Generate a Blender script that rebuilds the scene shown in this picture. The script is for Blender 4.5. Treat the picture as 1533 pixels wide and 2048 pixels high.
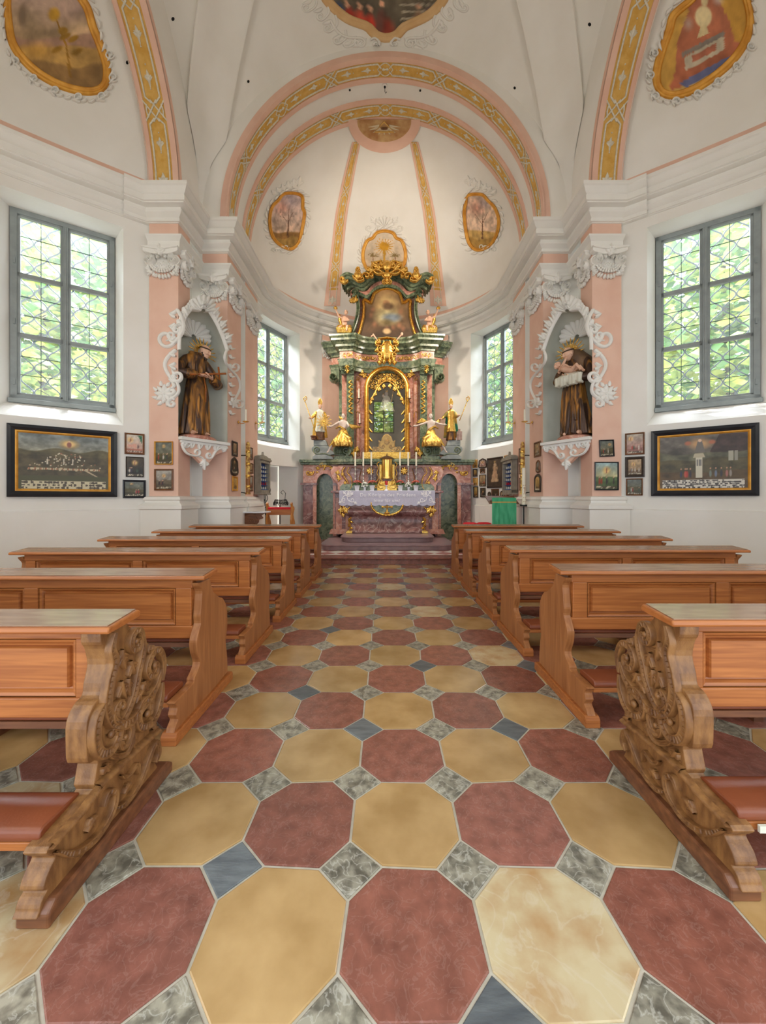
import bpy, bmesh, math, random
import numpy as np
from mathutils import Vector, Matrix
from mathutils.bvhtree import BVHTree
random.seed(7)
PI = math.pi
sc = bpy.context.scene
for o in list(bpy.data.objects): bpy.data.objects.remove(o)
COL = sc.collection

# ---------------------------------------------------------------- camera, world, lights
F, PX, PY, CZ = 770.0, 771.0, 995.0, 1.40
cam = bpy.data.cameras.new('camera'); co = bpy.data.objects.new('camera', cam); COL.objects.link(co)
co.location = (0, 0, CZ); co.rotation_euler = (PI/2, 0, 0)
cam.sensor_fit = 'HORIZONTAL'; cam.sensor_width = 36; cam.lens = F/1533*36
cam.shift_x = -(PX-766.5)/1533; cam.shift_y = -(1024-PY)/1533
cam.clip_start = .05; cam.clip_end = 200
sc.camera = co
sc.view_settings.view_transform = 'Standard'; sc.view_settings.look = 'None'
sc.view_settings.gamma = 1; sc.view_settings.use_curve_mapping = False
sc.view_settings.exposure = 0.72
sc.cycles.use_denoising = True
sc.cycles.max_bounces = 10; sc.cycles.diffuse_bounces = 6; sc.cycles.glossy_bounces = 3
sc.cycles.transparent_max_bounces = 12; sc.cycles.transmission_bounces = 4
sc.cycles.sample_clamp_indirect = 6; sc.cycles.caustics_reflective = False; sc.cycles.caustics_refractive = False
w = bpy.data.worlds.new('sky'); sc.world = w; w.use_nodes = True
wn = w.node_tree; bg = wn.nodes['Background']
bg.inputs[0].default_value = (0.78, 0.88, 1.0, 1); bg.inputs[1].default_value = 2.2

def area(name, loc, target, sx, sy, power, col):
    l = bpy.data.lights.new(name, 'AREA'); l.shape = 'RECTANGLE'; l.size = sx; l.size_y = sy; l.energy = power; l.color = col
    o = bpy.data.objects.new(name, l); COL.objects.link(o); o.location = loc
    o.rotation_euler = (Vector(target)-Vector(loc)).to_track_quat('-Z', 'Y').to_euler()
    return o
# fill lamps out of view before the solid wall, standing in for nave windows
area('daylight_fill', (-5.2, 1.6, 4.5), (1.5, 6.5, 4.6), 1.3, 3.2, 60, (1, .93, .82))
area('daylight_fill', (5.2, 1.6, 4.5), (-1.5, 6.5, 4.6), 1.3, 3.2, 40, (1, .94, .86))

# lamps added outside above the four windows, out of view, to strengthen their daylight
for s in (-1, 1):
    area('daylight_fill', (s*7.2, 8.9, 8.6), (s*4.5, 5.6, 3.2), 2.4, 1.6, 800 if s < 0 else 480, (.86, .93, 1))
    area('daylight_fill', (s*5.6, 11.9, 8.4), (s*1.6, 10.4, 3.0), 2.0, 1.6, 300, (.88, .94, 1))
    for tx, ty, tz, pw in ((s*-.2, 11.4, 3.9, 480), (s*-.9, 12.2, 9.0, 160)):  # unseen spot lamps added at cornice height to brighten altar and apse dome
        l = bpy.data.lights.new('cornice_fill_spot', 'SPOT'); l.energy = pw; l.color = (1, .86, .70); l.spot_size = 1.35; l.spot_blend = .8; l.shadow_soft_size = .35
        o = bpy.data.objects.new('cornice_fill_spot', l); COL.objects.link(o); o.location = (s*2.8, 8.6, 7.25); o.rotation_euler = (Vector((tx,ty,tz))-Vector(o.location)).to_track_quat('-Z','Y').to_euler()
sun = bpy.data.lights.new('sun', 'SUN'); sun.energy = 6.0; sun.angle = .02; sun.color = (1, .95, .86)
so = bpy.data.objects.new('sun', sun); COL.objects.link(so); so.rotation_euler = Vector((.16, -.36, -1)).to_track_quat('-Z', 'Y').to_euler()
# ---------------------------------------------------------------- node materials
def srgb(c):
    return tuple(((x/255)/12.92 if x/255 <= .04045 else (((x/255)+.055)/1.055)**2.4) for x in c)
MATS = {}
def mat(name, c1, c2=None, rough=.6, metal=0, scale=5, stretch=(1,1,1), bump=0, bscale=None, detail=5, lo=.35, hi=.65, attr=False, veins=None, spec=.5, vscale=2.0, coat=0, dist=0):
    m = bpy.data.materials.new(name); m.use_nodes = True; nt = m.node_tree; N = nt.nodes; L = nt.links
    b = N['Principled BSDF']; b.inputs['Roughness'].default_value = rough; b.inputs['Metallic'].default_value = metal
    b.inputs['Specular IOR Level'].default_value = spec
    if coat: b.inputs['Coat Weight'].default_value = coat; b.inputs['Coat Roughness'].default_value = .12
    c1 = srgb(c1); c2 = srgb(c2) if c2 else None
    tc = N.new('ShaderNodeTexCoord'); mp = N.new('ShaderNodeMapping'); mp.inputs['Scale'].default_value = stretch
    L.new(tc.outputs['Object'], mp.inputs[0])
    def noise(s, d=detail, di=0):
        n = N.new('ShaderNodeTexNoise'); n.inputs['Scale'].default_value = s; n.inputs['Detail'].default_value = d
        n.inputs['Distortion'].default_value = di; L.new(mp.outputs[0], n.inputs['Vector']); return n
    if attr:
        a = N.new('ShaderNodeVertexColor'); a.layer_name = 'Col'; src = a.outputs[0]
    else: src = None
    if c2:
        n = noise(scale, di=dist); r = N.new('ShaderNodeValToRGB'); r.color_ramp.elements[0].position = lo; r.color_ramp.elements[1].position = hi
        r.color_ramp.elements[0].color = (*c1, 1); r.color_ramp.elements[1].color = (*c2, 1)
        L.new(n.outputs[0], r.inputs[0]); out = r.outputs[0]
        if src is not None:
            mx = N.new('ShaderNodeMix'); mx.data_type = 'RGBA'; mx.blend_type = 'MULTIPLY'; mx.inputs[0].default_value = 1
            L.new(out, mx.inputs[6]); L.new(src, mx.inputs[7]); out = mx.outputs[2]
    elif src is not None: out = src
    else: out = None; b.inputs['Base Color'].default_value = (*c1, 1)
    if veins and out is not None:
        v = noise(vscale, 6, 1.2); r2 = N.new('ShaderNodeValToRGB'); e = r2.color_ramp.elements
        e[0].position = .47; e[0].color = (0,0,0,1); e[1].position = .5; e[1].color = (1,1,1,1); q = e.new(.53); q.color = (0,0,0,1)
        L.new(v.outputs[0], r2.inputs[0]); mx = N.new('ShaderNodeMix'); mx.data_type = 'RGBA'
        ml = N.new('ShaderNodeMath'); ml.operation = 'MULTIPLY'; ml.inputs[1].default_value = veins[3] if len(veins) > 3 else .6
        L.new(r2.outputs[0], ml.inputs[0]); L.new(ml.outputs[0], mx.inputs[0]); L.new(out, mx.inputs[6]); mx.inputs[7].default_value = (*srgb(veins[:3]), 1); out = mx.outputs[2]
    if out is not None: L.new(out, b.inputs['Base Color'])
    if bump:
        n2 = noise(bscale or scale*3, 4); bp = N.new('ShaderNodeBump'); bp.inputs['Strength'].default_value = bump; bp.inputs['Distance'].default_value = .02
        L.new(n2.outputs[0], bp.inputs['Height']); L.new(bp.outputs[0], b.inputs['Normal'])
    MATS[name] = m
    return m
PLASTER = mat('white_plaster', (232,229,222), (238,236,231), .85, scale=1.2, bump=.12, bscale=6)
STUCCO = mat('stucco_white', (232,230,224), (236,234,229), .75, scale=3)
PINK = mat('pink_plaster', (232,194,174), (226,184,163), .85, scale=2.5, bump=.1, bscale=9)
YELLOW = mat('ochre_band', (208,160,72), (222,180,100), .8, scale=9)
ORNG = mat('grey_white_ornament', (206,200,182), (222,218,204), .8, scale=30)
GOLD = mat('gilding', (196,142,52), (248,208,116), .27, .85, scale=25, lo=.3, hi=.7, bump=.25, bscale=60)
GOLDF = mat('yellow_gold_frame', (205,140,45), (232,172,72), .45, .25, scale=6)
BRASS = mat('polished_brass', (232,180,84), (245,205,120), .22, .9, scale=3)
GREENM = mat('green_marble', (66,82,62), (130,142,112), .25, scale=5, dist=1.5, veins=(176,176,140,.5), vscale=4)
GREYM = mat('grey_marble', (120,128,128), (158,164,160), .3, scale=4, dist=1)
REDM = mat('salmon_marble', (176,110,92), (212,156,134), .28, scale=4, dist=1.5, veins=(232,206,190,.5), vscale=3)
DREDM = mat('dark_red_marble', (112,76,76), (158,116,112), .25, scale=3.5, dist=2, veins=(206,186,180,.55), vscale=2.5)
STEPM = mat('purple_marble_step', (124,98,100), (144,116,116), .3, scale=6)
WOODX = mat('pine_wood', (148,82,38), (186,114,58), .42, scale=3, stretch=(.6,6,14), detail=8, dist=1.2, lo=.3, hi=.75, spec=.4)
WOODZ = mat('pine_wood_upright', (142,86,46), (176,116,68), .45, scale=3, stretch=(14,6,.6), detail=8, dist=1.2, lo=.3, hi=.75, spec=.4)
WOODD = mat('dark_oak', (92,62,42), (124,86,56), .5, scale=4, stretch=(2,8,8))
WOODR = mat('red_brown_wood', (98,58,36), (128,80,50), .4, scale=4, stretch=(1,6,10))
CARV = mat('carved_brown_wood', (108,68,34), (148,102,56), .5, scale=5, stretch=(6,6,2), bump=.15, bscale=40)
TOPW = mat('pale_rail_wood', (140,104,80), (164,130,102), .25, scale=5, stretch=(1,8,8), coat=.3)  # top face of the book rest, paler than its pine edges
LEATH = mat('brown_leatherette', (116,56,30), (132,68,38), .38, scale=3, bump=.05, bscale=80)
IRON = mat('black_iron', (34,34,36), None, .5, .6)
LEAD = mat('window_lead', (70,84,96), None, .5, .3)
WFR = mat('grey_window_paint', (138,146,146), (150,158,158), .5, scale=6)
BLACKF = mat('black_frame', (22,26,34), (34,38,46), .3, scale=5)
BROWNF = mat('brown_frame', (96,60,34), (128,84,50), .45, scale=12)
SKIN = mat('painted_skin', (214,168,140), (226,184,158), .45, scale=8)
SKING = mat('pale_figure', (200,180,168), (222,206,196), .4, scale=8)
GLASSC = None
HAIR = mat('dark_hair', (62,46,36), (80,60,44), .6, scale=20)
ROBE = mat('gilded_brown_robe', (74,54,44), (184,126,54), .4, .45, scale=3.4, lo=.46, hi=.68, dist=1.5, stretch=(2.4,2.4,.4), bump=.2, bscale=30)
NICHEM = mat('niche_paint', (196,197,182), (206,206,193), .8, scale=3)
ROBE2 = mat('brown_cape', (92,72,58), (120,90,62), .5, .2, scale=6)
CLOTH = mat('white_cloth_drapery', (206,204,186), (226,224,208), .6, scale=6)
LACE = mat('white_lace_cloth', (184,184,208), (202,202,222), .8, scale=60)
LACEW = mat('embroidery_white', (240,240,246), None, .8)
WAX = mat('candle_wax', (238,232,212), None, .4)
SILV = mat('silver_metal', (190,190,190), (215,213,210), .3, .8, scale=20)
POT = mat('white_ceramic', (232,232,236), None, .25)
REDG = mat('red_glass', (190,24,30), None, .15)
REDF = mat('red_cushion', (206,26,40), (188,18,30), .8, scale=20)
GREENC = mat('green_cloth', (46,150,104), (86,184,138), .7, scale=6, stretch=(3,1,.6), lo=.3, hi=.7)
LEAF = mat('plant_leaf', (60,110,40), (90,140,60), .6, scale=20)
FLOW = mat('pale_red_flower', (186,70,60), (214,120,96), .7, scale=60)
WFLOW = mat('white_flower', (232,232,224), None, .7)
GREYD = mat('grey_door_paint', (128,130,128), (140,142,140), .6, scale=4)
CABW = mat('grey_cabinet_paint', (136,130,118), (152,146,134), .6, scale=8)
BLUE = mat('blue_lining', (52,84,150), None, .7)
PAINT = mat('painted_surface', (255,255,255), None, .45, attr=True)
PAINTM = mat('fresco', (255,255,255), None, .8, attr=True)
TREEL = mat('tree_leaves', (110,160,96), (214,220,120), .7, scale=1.3, lo=.42, hi=.58)
TREEK = mat('tree_bark', (84,66,50), (104,84,64), .8, scale=6)
GRASS = mat('gravel_ground', (150,146,136), (176,172,160), .9, scale=1)
T_RED = mat('red_marble_tile', (156,98,82), (118,72,60), .26, scale=13, attr=True, detail=15, lo=.28, hi=.74, bump=.12, bscale=40, veins=(204,174,160,.11), vscale=20)
T_YEL = mat('yellow_limestone_tile', (194,158,108), (168,132,84), .22, scale=4.5, attr=True, detail=12, bump=.05, bscale=10)
T_GRY = mat('grey_fossil_tile', (104,98,86), (166,158,140), .32, scale=22, veins=(206,200,186,.5), vscale=13, attr=True, detail=9, bump=.12, bscale=30, lo=.38, hi=.62)
T_SLT = mat('slate_tile', (88,92,96), (112,116,118), .3, scale=8, attr=True, bump=.12, bscale=30, stretch=(1,4,1))
T_CRM = mat('cream_marble_tile', (196,176,138), (168,124,76), .22, scale=5, attr=True, detail=10, veins=(216,206,188,.2), vscale=6, lo=.42, hi=.72)
GROUT = mat('grout', (186,176,156), (202,192,174), .8, scale=20)
def glassmat():
    m = bpy.data.materials.new('window_glass'); m.use_nodes = True; nt = m.node_tree; N = nt.nodes; L = nt.links
    N.remove(N['Principled BSDF']); tr = N.new('ShaderNodeBsdfTransparent'); gl = N.new('ShaderNodeBsdfGlossy'); gl.inputs['Roughness'].default_value = .05
    mx = N.new('ShaderNodeMixShader'); tr.inputs[0].default_value = (.95, .98, 1, 1)
    mx.inputs[0].default_value = .06; tl = N.new('ShaderNodeBsdfTranslucent'); tl.inputs[0].default_value = (.92, .96, 1, 1); m2 = N.new('ShaderNodeMixShader'); m2.inputs[0].default_value = .09; L.new(tr.outputs[0], m2.inputs[1]); L.new(tl.outputs[0], m2.inputs[2]); L.new(m2.outputs[0], mx.inputs[1]); L.new(gl.outputs[0], mx.inputs[2]); L.new(mx.outputs[0], N['Material Output'].inputs[0])
    return m
GLASS = glassmat()
def checker():
    m = bpy.data.materials.new('chancel_floor_marble'); m.use_nodes = True; nt = m.node_tree; N = nt.nodes; L = nt.links; b = N['Principled BSDF']; b.inputs['Roughness'].default_value = .25
    tc = N.new('ShaderNodeTexCoord'); mp = N.new('ShaderNodeMapping'); mp.inputs['Rotation'].default_value = (0,0,PI/4); ck = N.new('ShaderNodeTexChecker'); ck.inputs['Scale'].default_value = 3.2
    L.new(tc.outputs['Object'], mp.inputs[0]); L.new(mp.outputs[0], ck.inputs[0]); ck.inputs[1].default_value = (*srgb((176,120,112)),1); ck.inputs[2].default_value = (*srgb((222,210,196)),1)
    L.new(ck.outputs[0], b.inputs['Base Color']); return m
CHECK = checker()

# ---------------------------------------------------------------- geometry helpers
def V(*a): return Vector(a)
class M:
    def __init__(s): s.v = []; s.f = []; s.mi = []; s.cm = 0
    def add(s, vs, fs):
        n = len(s.v); s.v += [tuple(x) for x in vs]
        for f in fs: s.f.append([i+n for i in f]); s.mi.append(s.cm)
        return n
    def box(s, a, b, R=None, o=(0,0,0)):
        x0,y0,z0 = a; x1,y1,z1 = b
        vs = [(x0,y0,z0),(x1,y0,z0),(x1,y1,z0),(x0,y1,z0),(x0,y0,z1),(x1,y0,z1),(x1,y1,z1),(x0,y1,z1)]
        if R: vs = [R @ Vector(q) + Vector(o) for q in vs]
        s.add(vs, [(0,3,2,1),(4,5,6,7),(0,1,5,4),(1,2,6,5),(2,3,7,6),(3,0,4,7)])
    def prism(s, poly, fr, d0, d1):
        """poly: 2D points, fr(u,v,h)->3D; extrude h from d0 to d1"""
        n = len(poly); vs = [fr(u,v,d0) for u,v in poly]+[fr(u,v,d1) for u,v in poly]
        s.add(vs, [list(range(n)), list(range(2*n-1, n-1, -1))]+[(i, i+n, (i+1)%n+n, (i+1)%n) for i in range(n)])
    def lathe(s, prof, c=(0,0,0), n=20, mod=None):
        k = len(prof); vs = []
        for j in range(n):
            a = 2*PI*j/n
            for r, z in prof:
                rr = r*(mod(a, z) if mod else 1); vs.append((c[0]+rr*math.cos(a), c[1]+rr*math.sin(a), c[2]+z))
        fs = [(j*k+i, ((j+1)%n)*k+i, ((j+1)%n)*k+i+1, j*k+i+1) for j in range(n) for i in range(k-1)]
        s.add(vs, fs)
    def tube(s, pts, r, n=8, close=False):
        P = [Vector(p) for p in pts]; k = len(P); R = r if isinstance(r, (list, tuple)) else [r]*k
        vs = []; up = None
        for i, p in enumerate(P):
            if close: t = (P[(i+1)%k]-P[i-1])
            else: t = P[min(i+1,k-1)]-P[max(i-1,0)]
            t = t.normalized() if t.length > 1e-9 else Vector((0,0,1))
            if up is None: up = t.orthogonal().normalized()
            up = (up - t*up.dot(t)); up = up.normalized() if up.length > 1e-6 else t.orthogonal().normalized()
            b = t.cross(up)
            for j in range(n):
                a = 2*PI*j/n; vs.append(p+(up*math.cos(a)+b*math.sin(a))*R[i])
        fs = [(i*n+j, i*n+(j+1)%n, ((i+1)%k)*n+(j+1)%n, ((i+1)%k)*n+j) for i in range(k if close else k-1) for j in range(n)]
        if not close: fs += [list(range(n))[::-1], [(k-1)*n+j for j in range(n)]]
        s.add(vs, fs)
    def ell(s, c, r, n=12, m=8, R=None):
        vs = []; c = Vector(c)
        for i in range(m+1):
            ph = PI*i/m
            for j in range(n):
                a = 2*PI*j/n; q = Vector((r[0]*math.sin(ph)*math.cos(a), r[1]*math.sin(ph)*math.sin(a), r[2]*math.cos(ph)))
                vs.append(c+(R @ q if R else q))
        s.add(vs, [(i*n+j, i*n+(j+1)%n, (i+1)*n+(j+1)%n, (i+1)*n+j) for i in range(m) for j in range(n)])
    def grid(s, rows):
        k = len(rows[0]); n = s.add([p for r in rows for p in r], [])
        for i in range(len(rows)-1):
            for j in range(k-1): s.f.append([n+i*k+j, n+i*k+j+1, n+(i+1)*k+j+1, n+(i+1)*k+j]); s.mi.append(s.cm)
    def stroke(s, pts, w, h, fm, close=False, prof=((-1,0),(-.7,.7),(0,1),(.7,.7),(1,0)), taper=0):
        n = len(pts)
        W = list(w) if isinstance(w, (list, tuple)) else [w]*n
        if taper: W = [W[i]*min(1, .15+(min(i, n-1-i) if taper == 2 else (n-1-i))/(n*.35)) for i in range(n)]
        rows = []
        for i in range(n):
            a = pts[i-1] if (i or close) else pts[0]; b = pts[(i+1)%n] if (i < n-1 or close) else pts[-1]
            dx, dy = b[0]-a[0], b[1]-a[1]; l = math.hypot(dx, dy) or 1; nx, ny = -dy/l, dx/l
            hh = h*(W[i]/max(W)) if taper else h
            rows.append([fm(pts[i][0]+nx*q*W[i]/2, pts[i][1]+ny*q*W[i]/2, e*hh) for q, e in prof])
        if close: rows.append(rows[0])
        s.grid(rows)
    def build(s, name, m, parent=None, smooth=False, colors=None, mods=None):
        me = bpy.data.meshes.new(name); me.from_pydata(s.v, [], s.f)
        ms = m if isinstance(m, (list, tuple)) else [m]
        for q in ms: me.materials.append(q)
        if len(ms) > 1: me.polygons.foreach_set('material_index', s.mi)
        if colors is not None:
            ca = me.color_attributes.new('Col', 'FLOAT_COLOR', 'POINT'); ca.data.foreach_set('color', np.asarray(colors, dtype=np.float32).ravel())
        bm = bmesh.new(); bm.from_mesh(me)
        if colors is None: bmesh.ops.remove_doubles(bm, verts=bm.verts, dist=1e-5)
        bmesh.ops.recalc_face_normals(bm, faces=bm.faces); bm.to_mesh(me); bm.free()
        if smooth: me.polygons.foreach_set('use_smooth', [True]*len(me.polygons))
        me.update()
        o = bpy.data.objects.new(name, me); COL.objects.link(o)
        if parent: o.parent = parent; o.matrix_parent_inverse = Matrix.Translation(-root_loc(parent))
        if smooth == 'auto':
            try:
                me.polygons.foreach_set('use_smooth', [True]*len(me.polygons)); me.set_sharp_from_angle(angle=.6)
            except Exception: pass
        for md in (mods or []):
            if md[0] == 'remesh': x = o.modifiers.new('remesh', 'REMESH'); x.mode = 'VOXEL'; x.voxel_size = md[1]; x.use_smooth_shade = True
            if md[0] == 'smooth': x = o.modifiers.new('smooth', 'SMOOTH'); x.iterations = md[1]; x.factor = .5
            if md[0] == 'bevel': x = o.modifiers.new('bevel', 'BEVEL'); x.width = md[1]; x.segments = 2; x.limit_method = 'ANGLE'
        return o
def root_loc(p):
    return Vector(p.location) if p.type == 'EMPTY' else Vector((0,0,0))
def thing(name, label, cat, loc=(0,0,0), group=None, rz=0):
    o = bpy.data.objects.new(name, None); COL.objects.link(o); o.location = loc; o.empty_display_size = .1
    o['label'] = label; o['category'] = cat
    if group: o['group'] = group
    return o
def tag(o, label, cat, group=None, kind=None):
    if label: o['label'] = label
    if cat: o['category'] = cat
    if group: o['group'] = group
    if kind: o['kind'] = kind
    return o
def struct(o): o['kind'] = 'structure'; return o
def dup(root, dloc, label=None, group=None, rz=None):
    r = root.copy(); COL.objects.link(r); r.location = dloc
    if rz is not None: r.rotation_euler = (0,0,rz)
    if label: r['label'] = label
    if group: r['group'] = group
    for ch in list(root.children):
        c = ch.copy(); COL.objects.link(c); pi = ch.matrix_parent_inverse.copy(); c.parent = r; c.matrix_parent_inverse = pi
        for g in ch.children:
            d = g.copy(); COL.objects.link(d); d.parent = c; d.matrix_parent_inverse = g.matrix_parent_inverse.copy()
    return r
def ray(px, py): return Vector(((px-PX)/F, 1, (PY-py)/F))
def at(px, py, Y): return Vector((0,0,CZ))+ray(px, py)*Y
CAMO = Vector((0,0,CZ))
def bvh_of(objs):
    vs = []; fs = []
    for o in objs:
        n = len(vs); vs += [v.co.copy() for v in o.data.vertices]; fs += [[i+n for i in p.vertices] for p in o.data.polygons]
    return BVHTree.FromPolygons(vs, fs)
def pxmap(bvh, mirror=False):
    cache = {}
    def f(px, py, h=0):
        q = ray(px, py).normalized(); loc, n, i, d = bvh.ray_cast(CAMO, q)
        if loc is None: loc = cache.get('p', CAMO+q*8); n = cache.get('n', -q)
        else:
            if n.dot(q) > 0: n = -n
            cache['p'] = loc; cache['n'] = n
        p = loc+n*(h+.002)
        return Vector((-p.x, p.y, p.z)) if mirror else p
    return f
def planemap(P0, n, mirror=False):
    P0 = Vector(P0); n = Vector(n).normalized()
    def f(px, py, h=0):
        q = ray(px, py); t = (P0-CAMO).dot(n)/q.dot(n); p = CAMO+q*t; nn = -n if n.dot(q) > 0 else n
        p = p+nn*h
        return Vector((-p.x, p.y, p.z)) if mirror else p
    return f
def frame(o, u, n):
    o = Vector(o); u = Vector(u).normalized(); n = Vector(n).normalized()
    return lambda a, b, h=0: o+u*a+Vector((0,0,b))+n*h
def cat_rom(P, k=8, close=False):
    out = []; n = len(P)
    for i in range(n if close else n-1):
        p0 = P[i-1] if (i or close) else P[0]; p1 = P[i]; p2 = P[(i+1)%n]; p3 = P[(i+2)%n] if (i+2 < n or close) else P[-1]
        for j in range(k):
            t = j/k; out.append(tuple(.5*(2*b+(c-a)*t+(2*a-5*b+4*c-d)*t*t+(3*b-a-3*c+d)*t**3) for a,b,c,d in zip(p0,p1,p2,p3)))
    if not close: out.append(tuple(P[-1]))
    return out
def spi(cx, cy, r, a0=0, turns=1.25, d=1, sh=.15, n=22, ex=1):
    return [(cx+ex*r*(1-(1-sh)*i/n)*math.cos(a0+d*2*PI*turns*i/n), cy+r*(1-(1-sh)*i/n)*math.sin(a0+d*2*PI*turns*i/n)) for i in range(n+1)]
def scurve(x0, y0, x1, y1, bend=.3, curl=.22, d=1, n=10):
    """S/C shaped bar between two points ending in curls"""
    L = math.hypot(x1-x0, y1-y0); ux, uy = (x1-x0)/L, (y1-y0)/L; vx, vy = -uy*d, ux*d; r = L*curl
    mid = [(x0+ux*L*t+vx*bend*L*math.sin(PI*t), y0+uy*L*t+vy*bend*L*math.sin(PI*t)) for t in [i/n for i in range(n+1)]]
    dx, dy = mid[-1][0]-mid[-2][0], mid[-1][1]-mid[-2][1]; a = math.atan2(dy, dx); c = (mid[-1][0]+r*math.cos(a-d*PI/2), mid[-1][1]+r*math.sin(a-d*PI/2))
    return mid+spi(c[0], c[1], r, a+d*PI/2, 1.2, -d)[1:]
def leaf(M_, x, y, ang, L, w, h, fm, bend=.25):
    n = 6; P = []
    for i in range(n+1):
        t = i/n; P.append((x+L*t*math.cos(ang)-L*bend*t*t*math.sin(ang), y+L*t*math.sin(ang)+L*bend*t*t*math.cos(ang)))
    M_.stroke(P, [w*(.25+math.sin(PI*min(1,.12+.88*t/n))*.95) for t in range(n)]+[w*.08], h, fm)
def acanthus(M_, x, y, ang, L, w, h, fm, k=3):
    leaf(M_, x, y, ang, L, w, h, fm, 0)
    for i in range(1, k):
        for s in (-1, 1): leaf(M_, x+L*.18*i*math.cos(ang), y+L*.18*i*math.sin(ang), ang+s*.65, L*(.62-.1*i), w*.7, h*.8, fm, .3*s)
def shell(M_, x, y, ang, R, h, fm, n=7, spread=2.4):
    for i in range(n):
        a = ang+spread*(i/(n-1)-.5); q = R*(.8+.2*math.cos((i/(n-1)-.5)*PI))
        M_.stroke([(x+q*t*math.cos(a), y+q*t*math.sin(a)) for t in (.15,.45,.75,.95,1)], [R*.06,R*.16,R*.27,R*.28,R*.1], h, fm)
def rosette(M_, x, y, R, h, fm, n=8):
    for i in range(n): leaf(M_, x, y, 2*PI*i/n, R, R*.5, h, fm, .1)
    M_.stroke([(x-R*.2,y),(x+R*.2,y)], R*.4, h*1.4, fm)
def sweep(M_, path, prof, close=False):
    """path xy with room on the left when walking; prof (off,z) off into the room"""
    n = len(path); rows = []
    for i in range(n):
        a = Vector(path[i-1]) if (i or close) else None; p = Vector(path[i]); b = Vector(path[(i+1)%n]) if (i < n-1 or close) else None
        d1 = (p-a).normalized() if a is not None else (b-p).normalized(); d2 = (b-p).normalized() if b is not None else d1
        n1 = Vector((-d1.y, d1.x)); n2 = Vector((-d2.y, d2.x)); m = (n1+n2)
        m = m.normalized() if m.length > 1e-6 else n1; k = min(1/max(m.dot(n1), .2), 2.2)
        rows.append([(p.x+m.x*k*o, p.y+m.y*k*o, z) for o, z in prof])
    if close: rows.append(rows[0])
    M_.grid(rows)
# ================================================================ the shell of the church
ZT, ZS = 7.0, 7.03
YB, YE, CY, RA = 8.0, 9.2, 9.2, 3.42          # chancel arch plane, apse start, apse centre, radius
RB = 3.28                                      # barrel radius
WCTL = [(4.31,7.25),(4.73,6.95),(5.36,6.50),(5.95,6.05),(6.20,5.80),(6.52,5.35),(6.78,4.70),(6.89,3.90)]
KW = 6
half = cat_rom(WCTL, KW)                       # from pier A outward to mid-conch
conch = [(x, 7.8-y) for x, y in half][:-1]+half[::-1]     # near -> far (right side)
def mirr(P): return [(-x, y) for x, y in P]
def side_path(P, s): return P if s > 0 else mirr(P)[::-1]

def conch_wall(s):
    m = M(); n = len(conch); zs = [0, 2.70, 6.28, ZT+.05]
    i_far = n-1-KW; i_near = n-1-4*KW
    pts = [(s*x, y) for x, y in conch]
    for i in range(n-1):
        for k in range(3):
            if k == 1 and i_near <= i < i_far: continue
            (a,b),(c,d) = pts[i], pts[i+1]
            m.add([(a,b,zs[k]),(c,d,zs[k]),(c,d,zs[k+1]),(a,b,zs[k+1])], [(0,1,2,3)])
    # splayed window reveal
    F1, F2 = (s*5.13,7.30), (s*6.33,6.505)
    rim = pts[i_near:i_far+1]; q = len(rim)-1
    outr = [(F2[0]+(F1[0]-F2[0])*i/q, F2[1]+(F1[1]-F2[1])*i/q) for i in range(q+1)]
    m.grid([[(x,y,2.70) for x,y in rim],[(x,y,3.03) for x,y in outr]]); m.grid([[(x,y,6.28) for x,y in rim],[(x,y,6.30) for x,y in outr]])
    for a, b in ((rim[0],outr[0]),(rim[-1],outr[-1])): m.add([(*a,2.70),(*b,3.03),(*b,6.30),(*a,6.28)], [(0,1,2,3)])
    o = struct(m.build('wall_left' if s < 0 else 'wall_right', PLASTER)); return o
def arcpt(phi, R=RA): return (R*math.cos(phi), CY+R*math.sin(phi))
R_ = math.radians
def apse_wall(s):
    m = M(); angs = sorted(set([R_(11.8)]+[R_(x) for x in (13,18.4,41.8,40.5,90)]+[R_(11.8+78.2*i/40) for i in range(1,40)]))
    zs = [0, 2.30, 2.80, 6.28, ZT+.05]
    def hole(a, b, k):
        mid = (a+b)/2
        if k == 2 and R_(13) < mid < R_(41.8): return True
        if k == 0 and s < 0 and R_(18.4) < mid < R_(40.5): return True
    for i in range(len(angs)-1):
        for k in range(4):
            if hole(angs[i], angs[i+1], k): continue
            a = arcpt(angs[i]); b = arcpt(angs[i+1])
            m.add([(s*a[0],a[1],zs[k]),(s*b[0],b[1],zs[k]),(s*b[0],b[1],zs[k+1]),(s*a[0],a[1],zs[k+1])], [(0,1,2,3)])
    def reveal(a0, a1, out0, out1, z0, z1, y0, y1):
        rim = [arcpt(a) for a in angs if a0-1e-6 <= a <= a1+1e-6]; q = len(rim)-1
        outr = [(out0[0]+(out1[0]-out0[0])*i/q, out0[1]+(out1[1]-out0[1])*i/q) for i in range(q+1)]
        g = lambda P, z: [(s*x, y, z) for x, y in P]
        m.grid([g(rim,z0), g(outr,y0)]); m.grid([g(rim,z1), g(outr,y1)])
        for a, b in ((rim[0],outr[0]),(rim[-1],outr[-1])): m.add([(s*a[0],a[1],z0),(s*b[0],b[1],y0),(s*b[0],b[1],y1),(s*a[0],a[1],z1)], [(0,1,2,3)])
    reveal(R_(13), R_(41.8), (3.74,10.35), (3.03,11.72), 2.80, 6.28, 3.03, 6.30)
    if s < 0: reveal(R_(18.4), R_(40.5), (3.78,10.45), (3.20,11.55), 0, 2.30, 0, 2.34)
    return struct(m.build('wall_apse_left' if s < 0 else 'wall_apse_right', PLASTER))
ARCH = []
for s in (-1, 1): ARCH += [conch_wall(s), apse_wall(s)]

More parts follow.
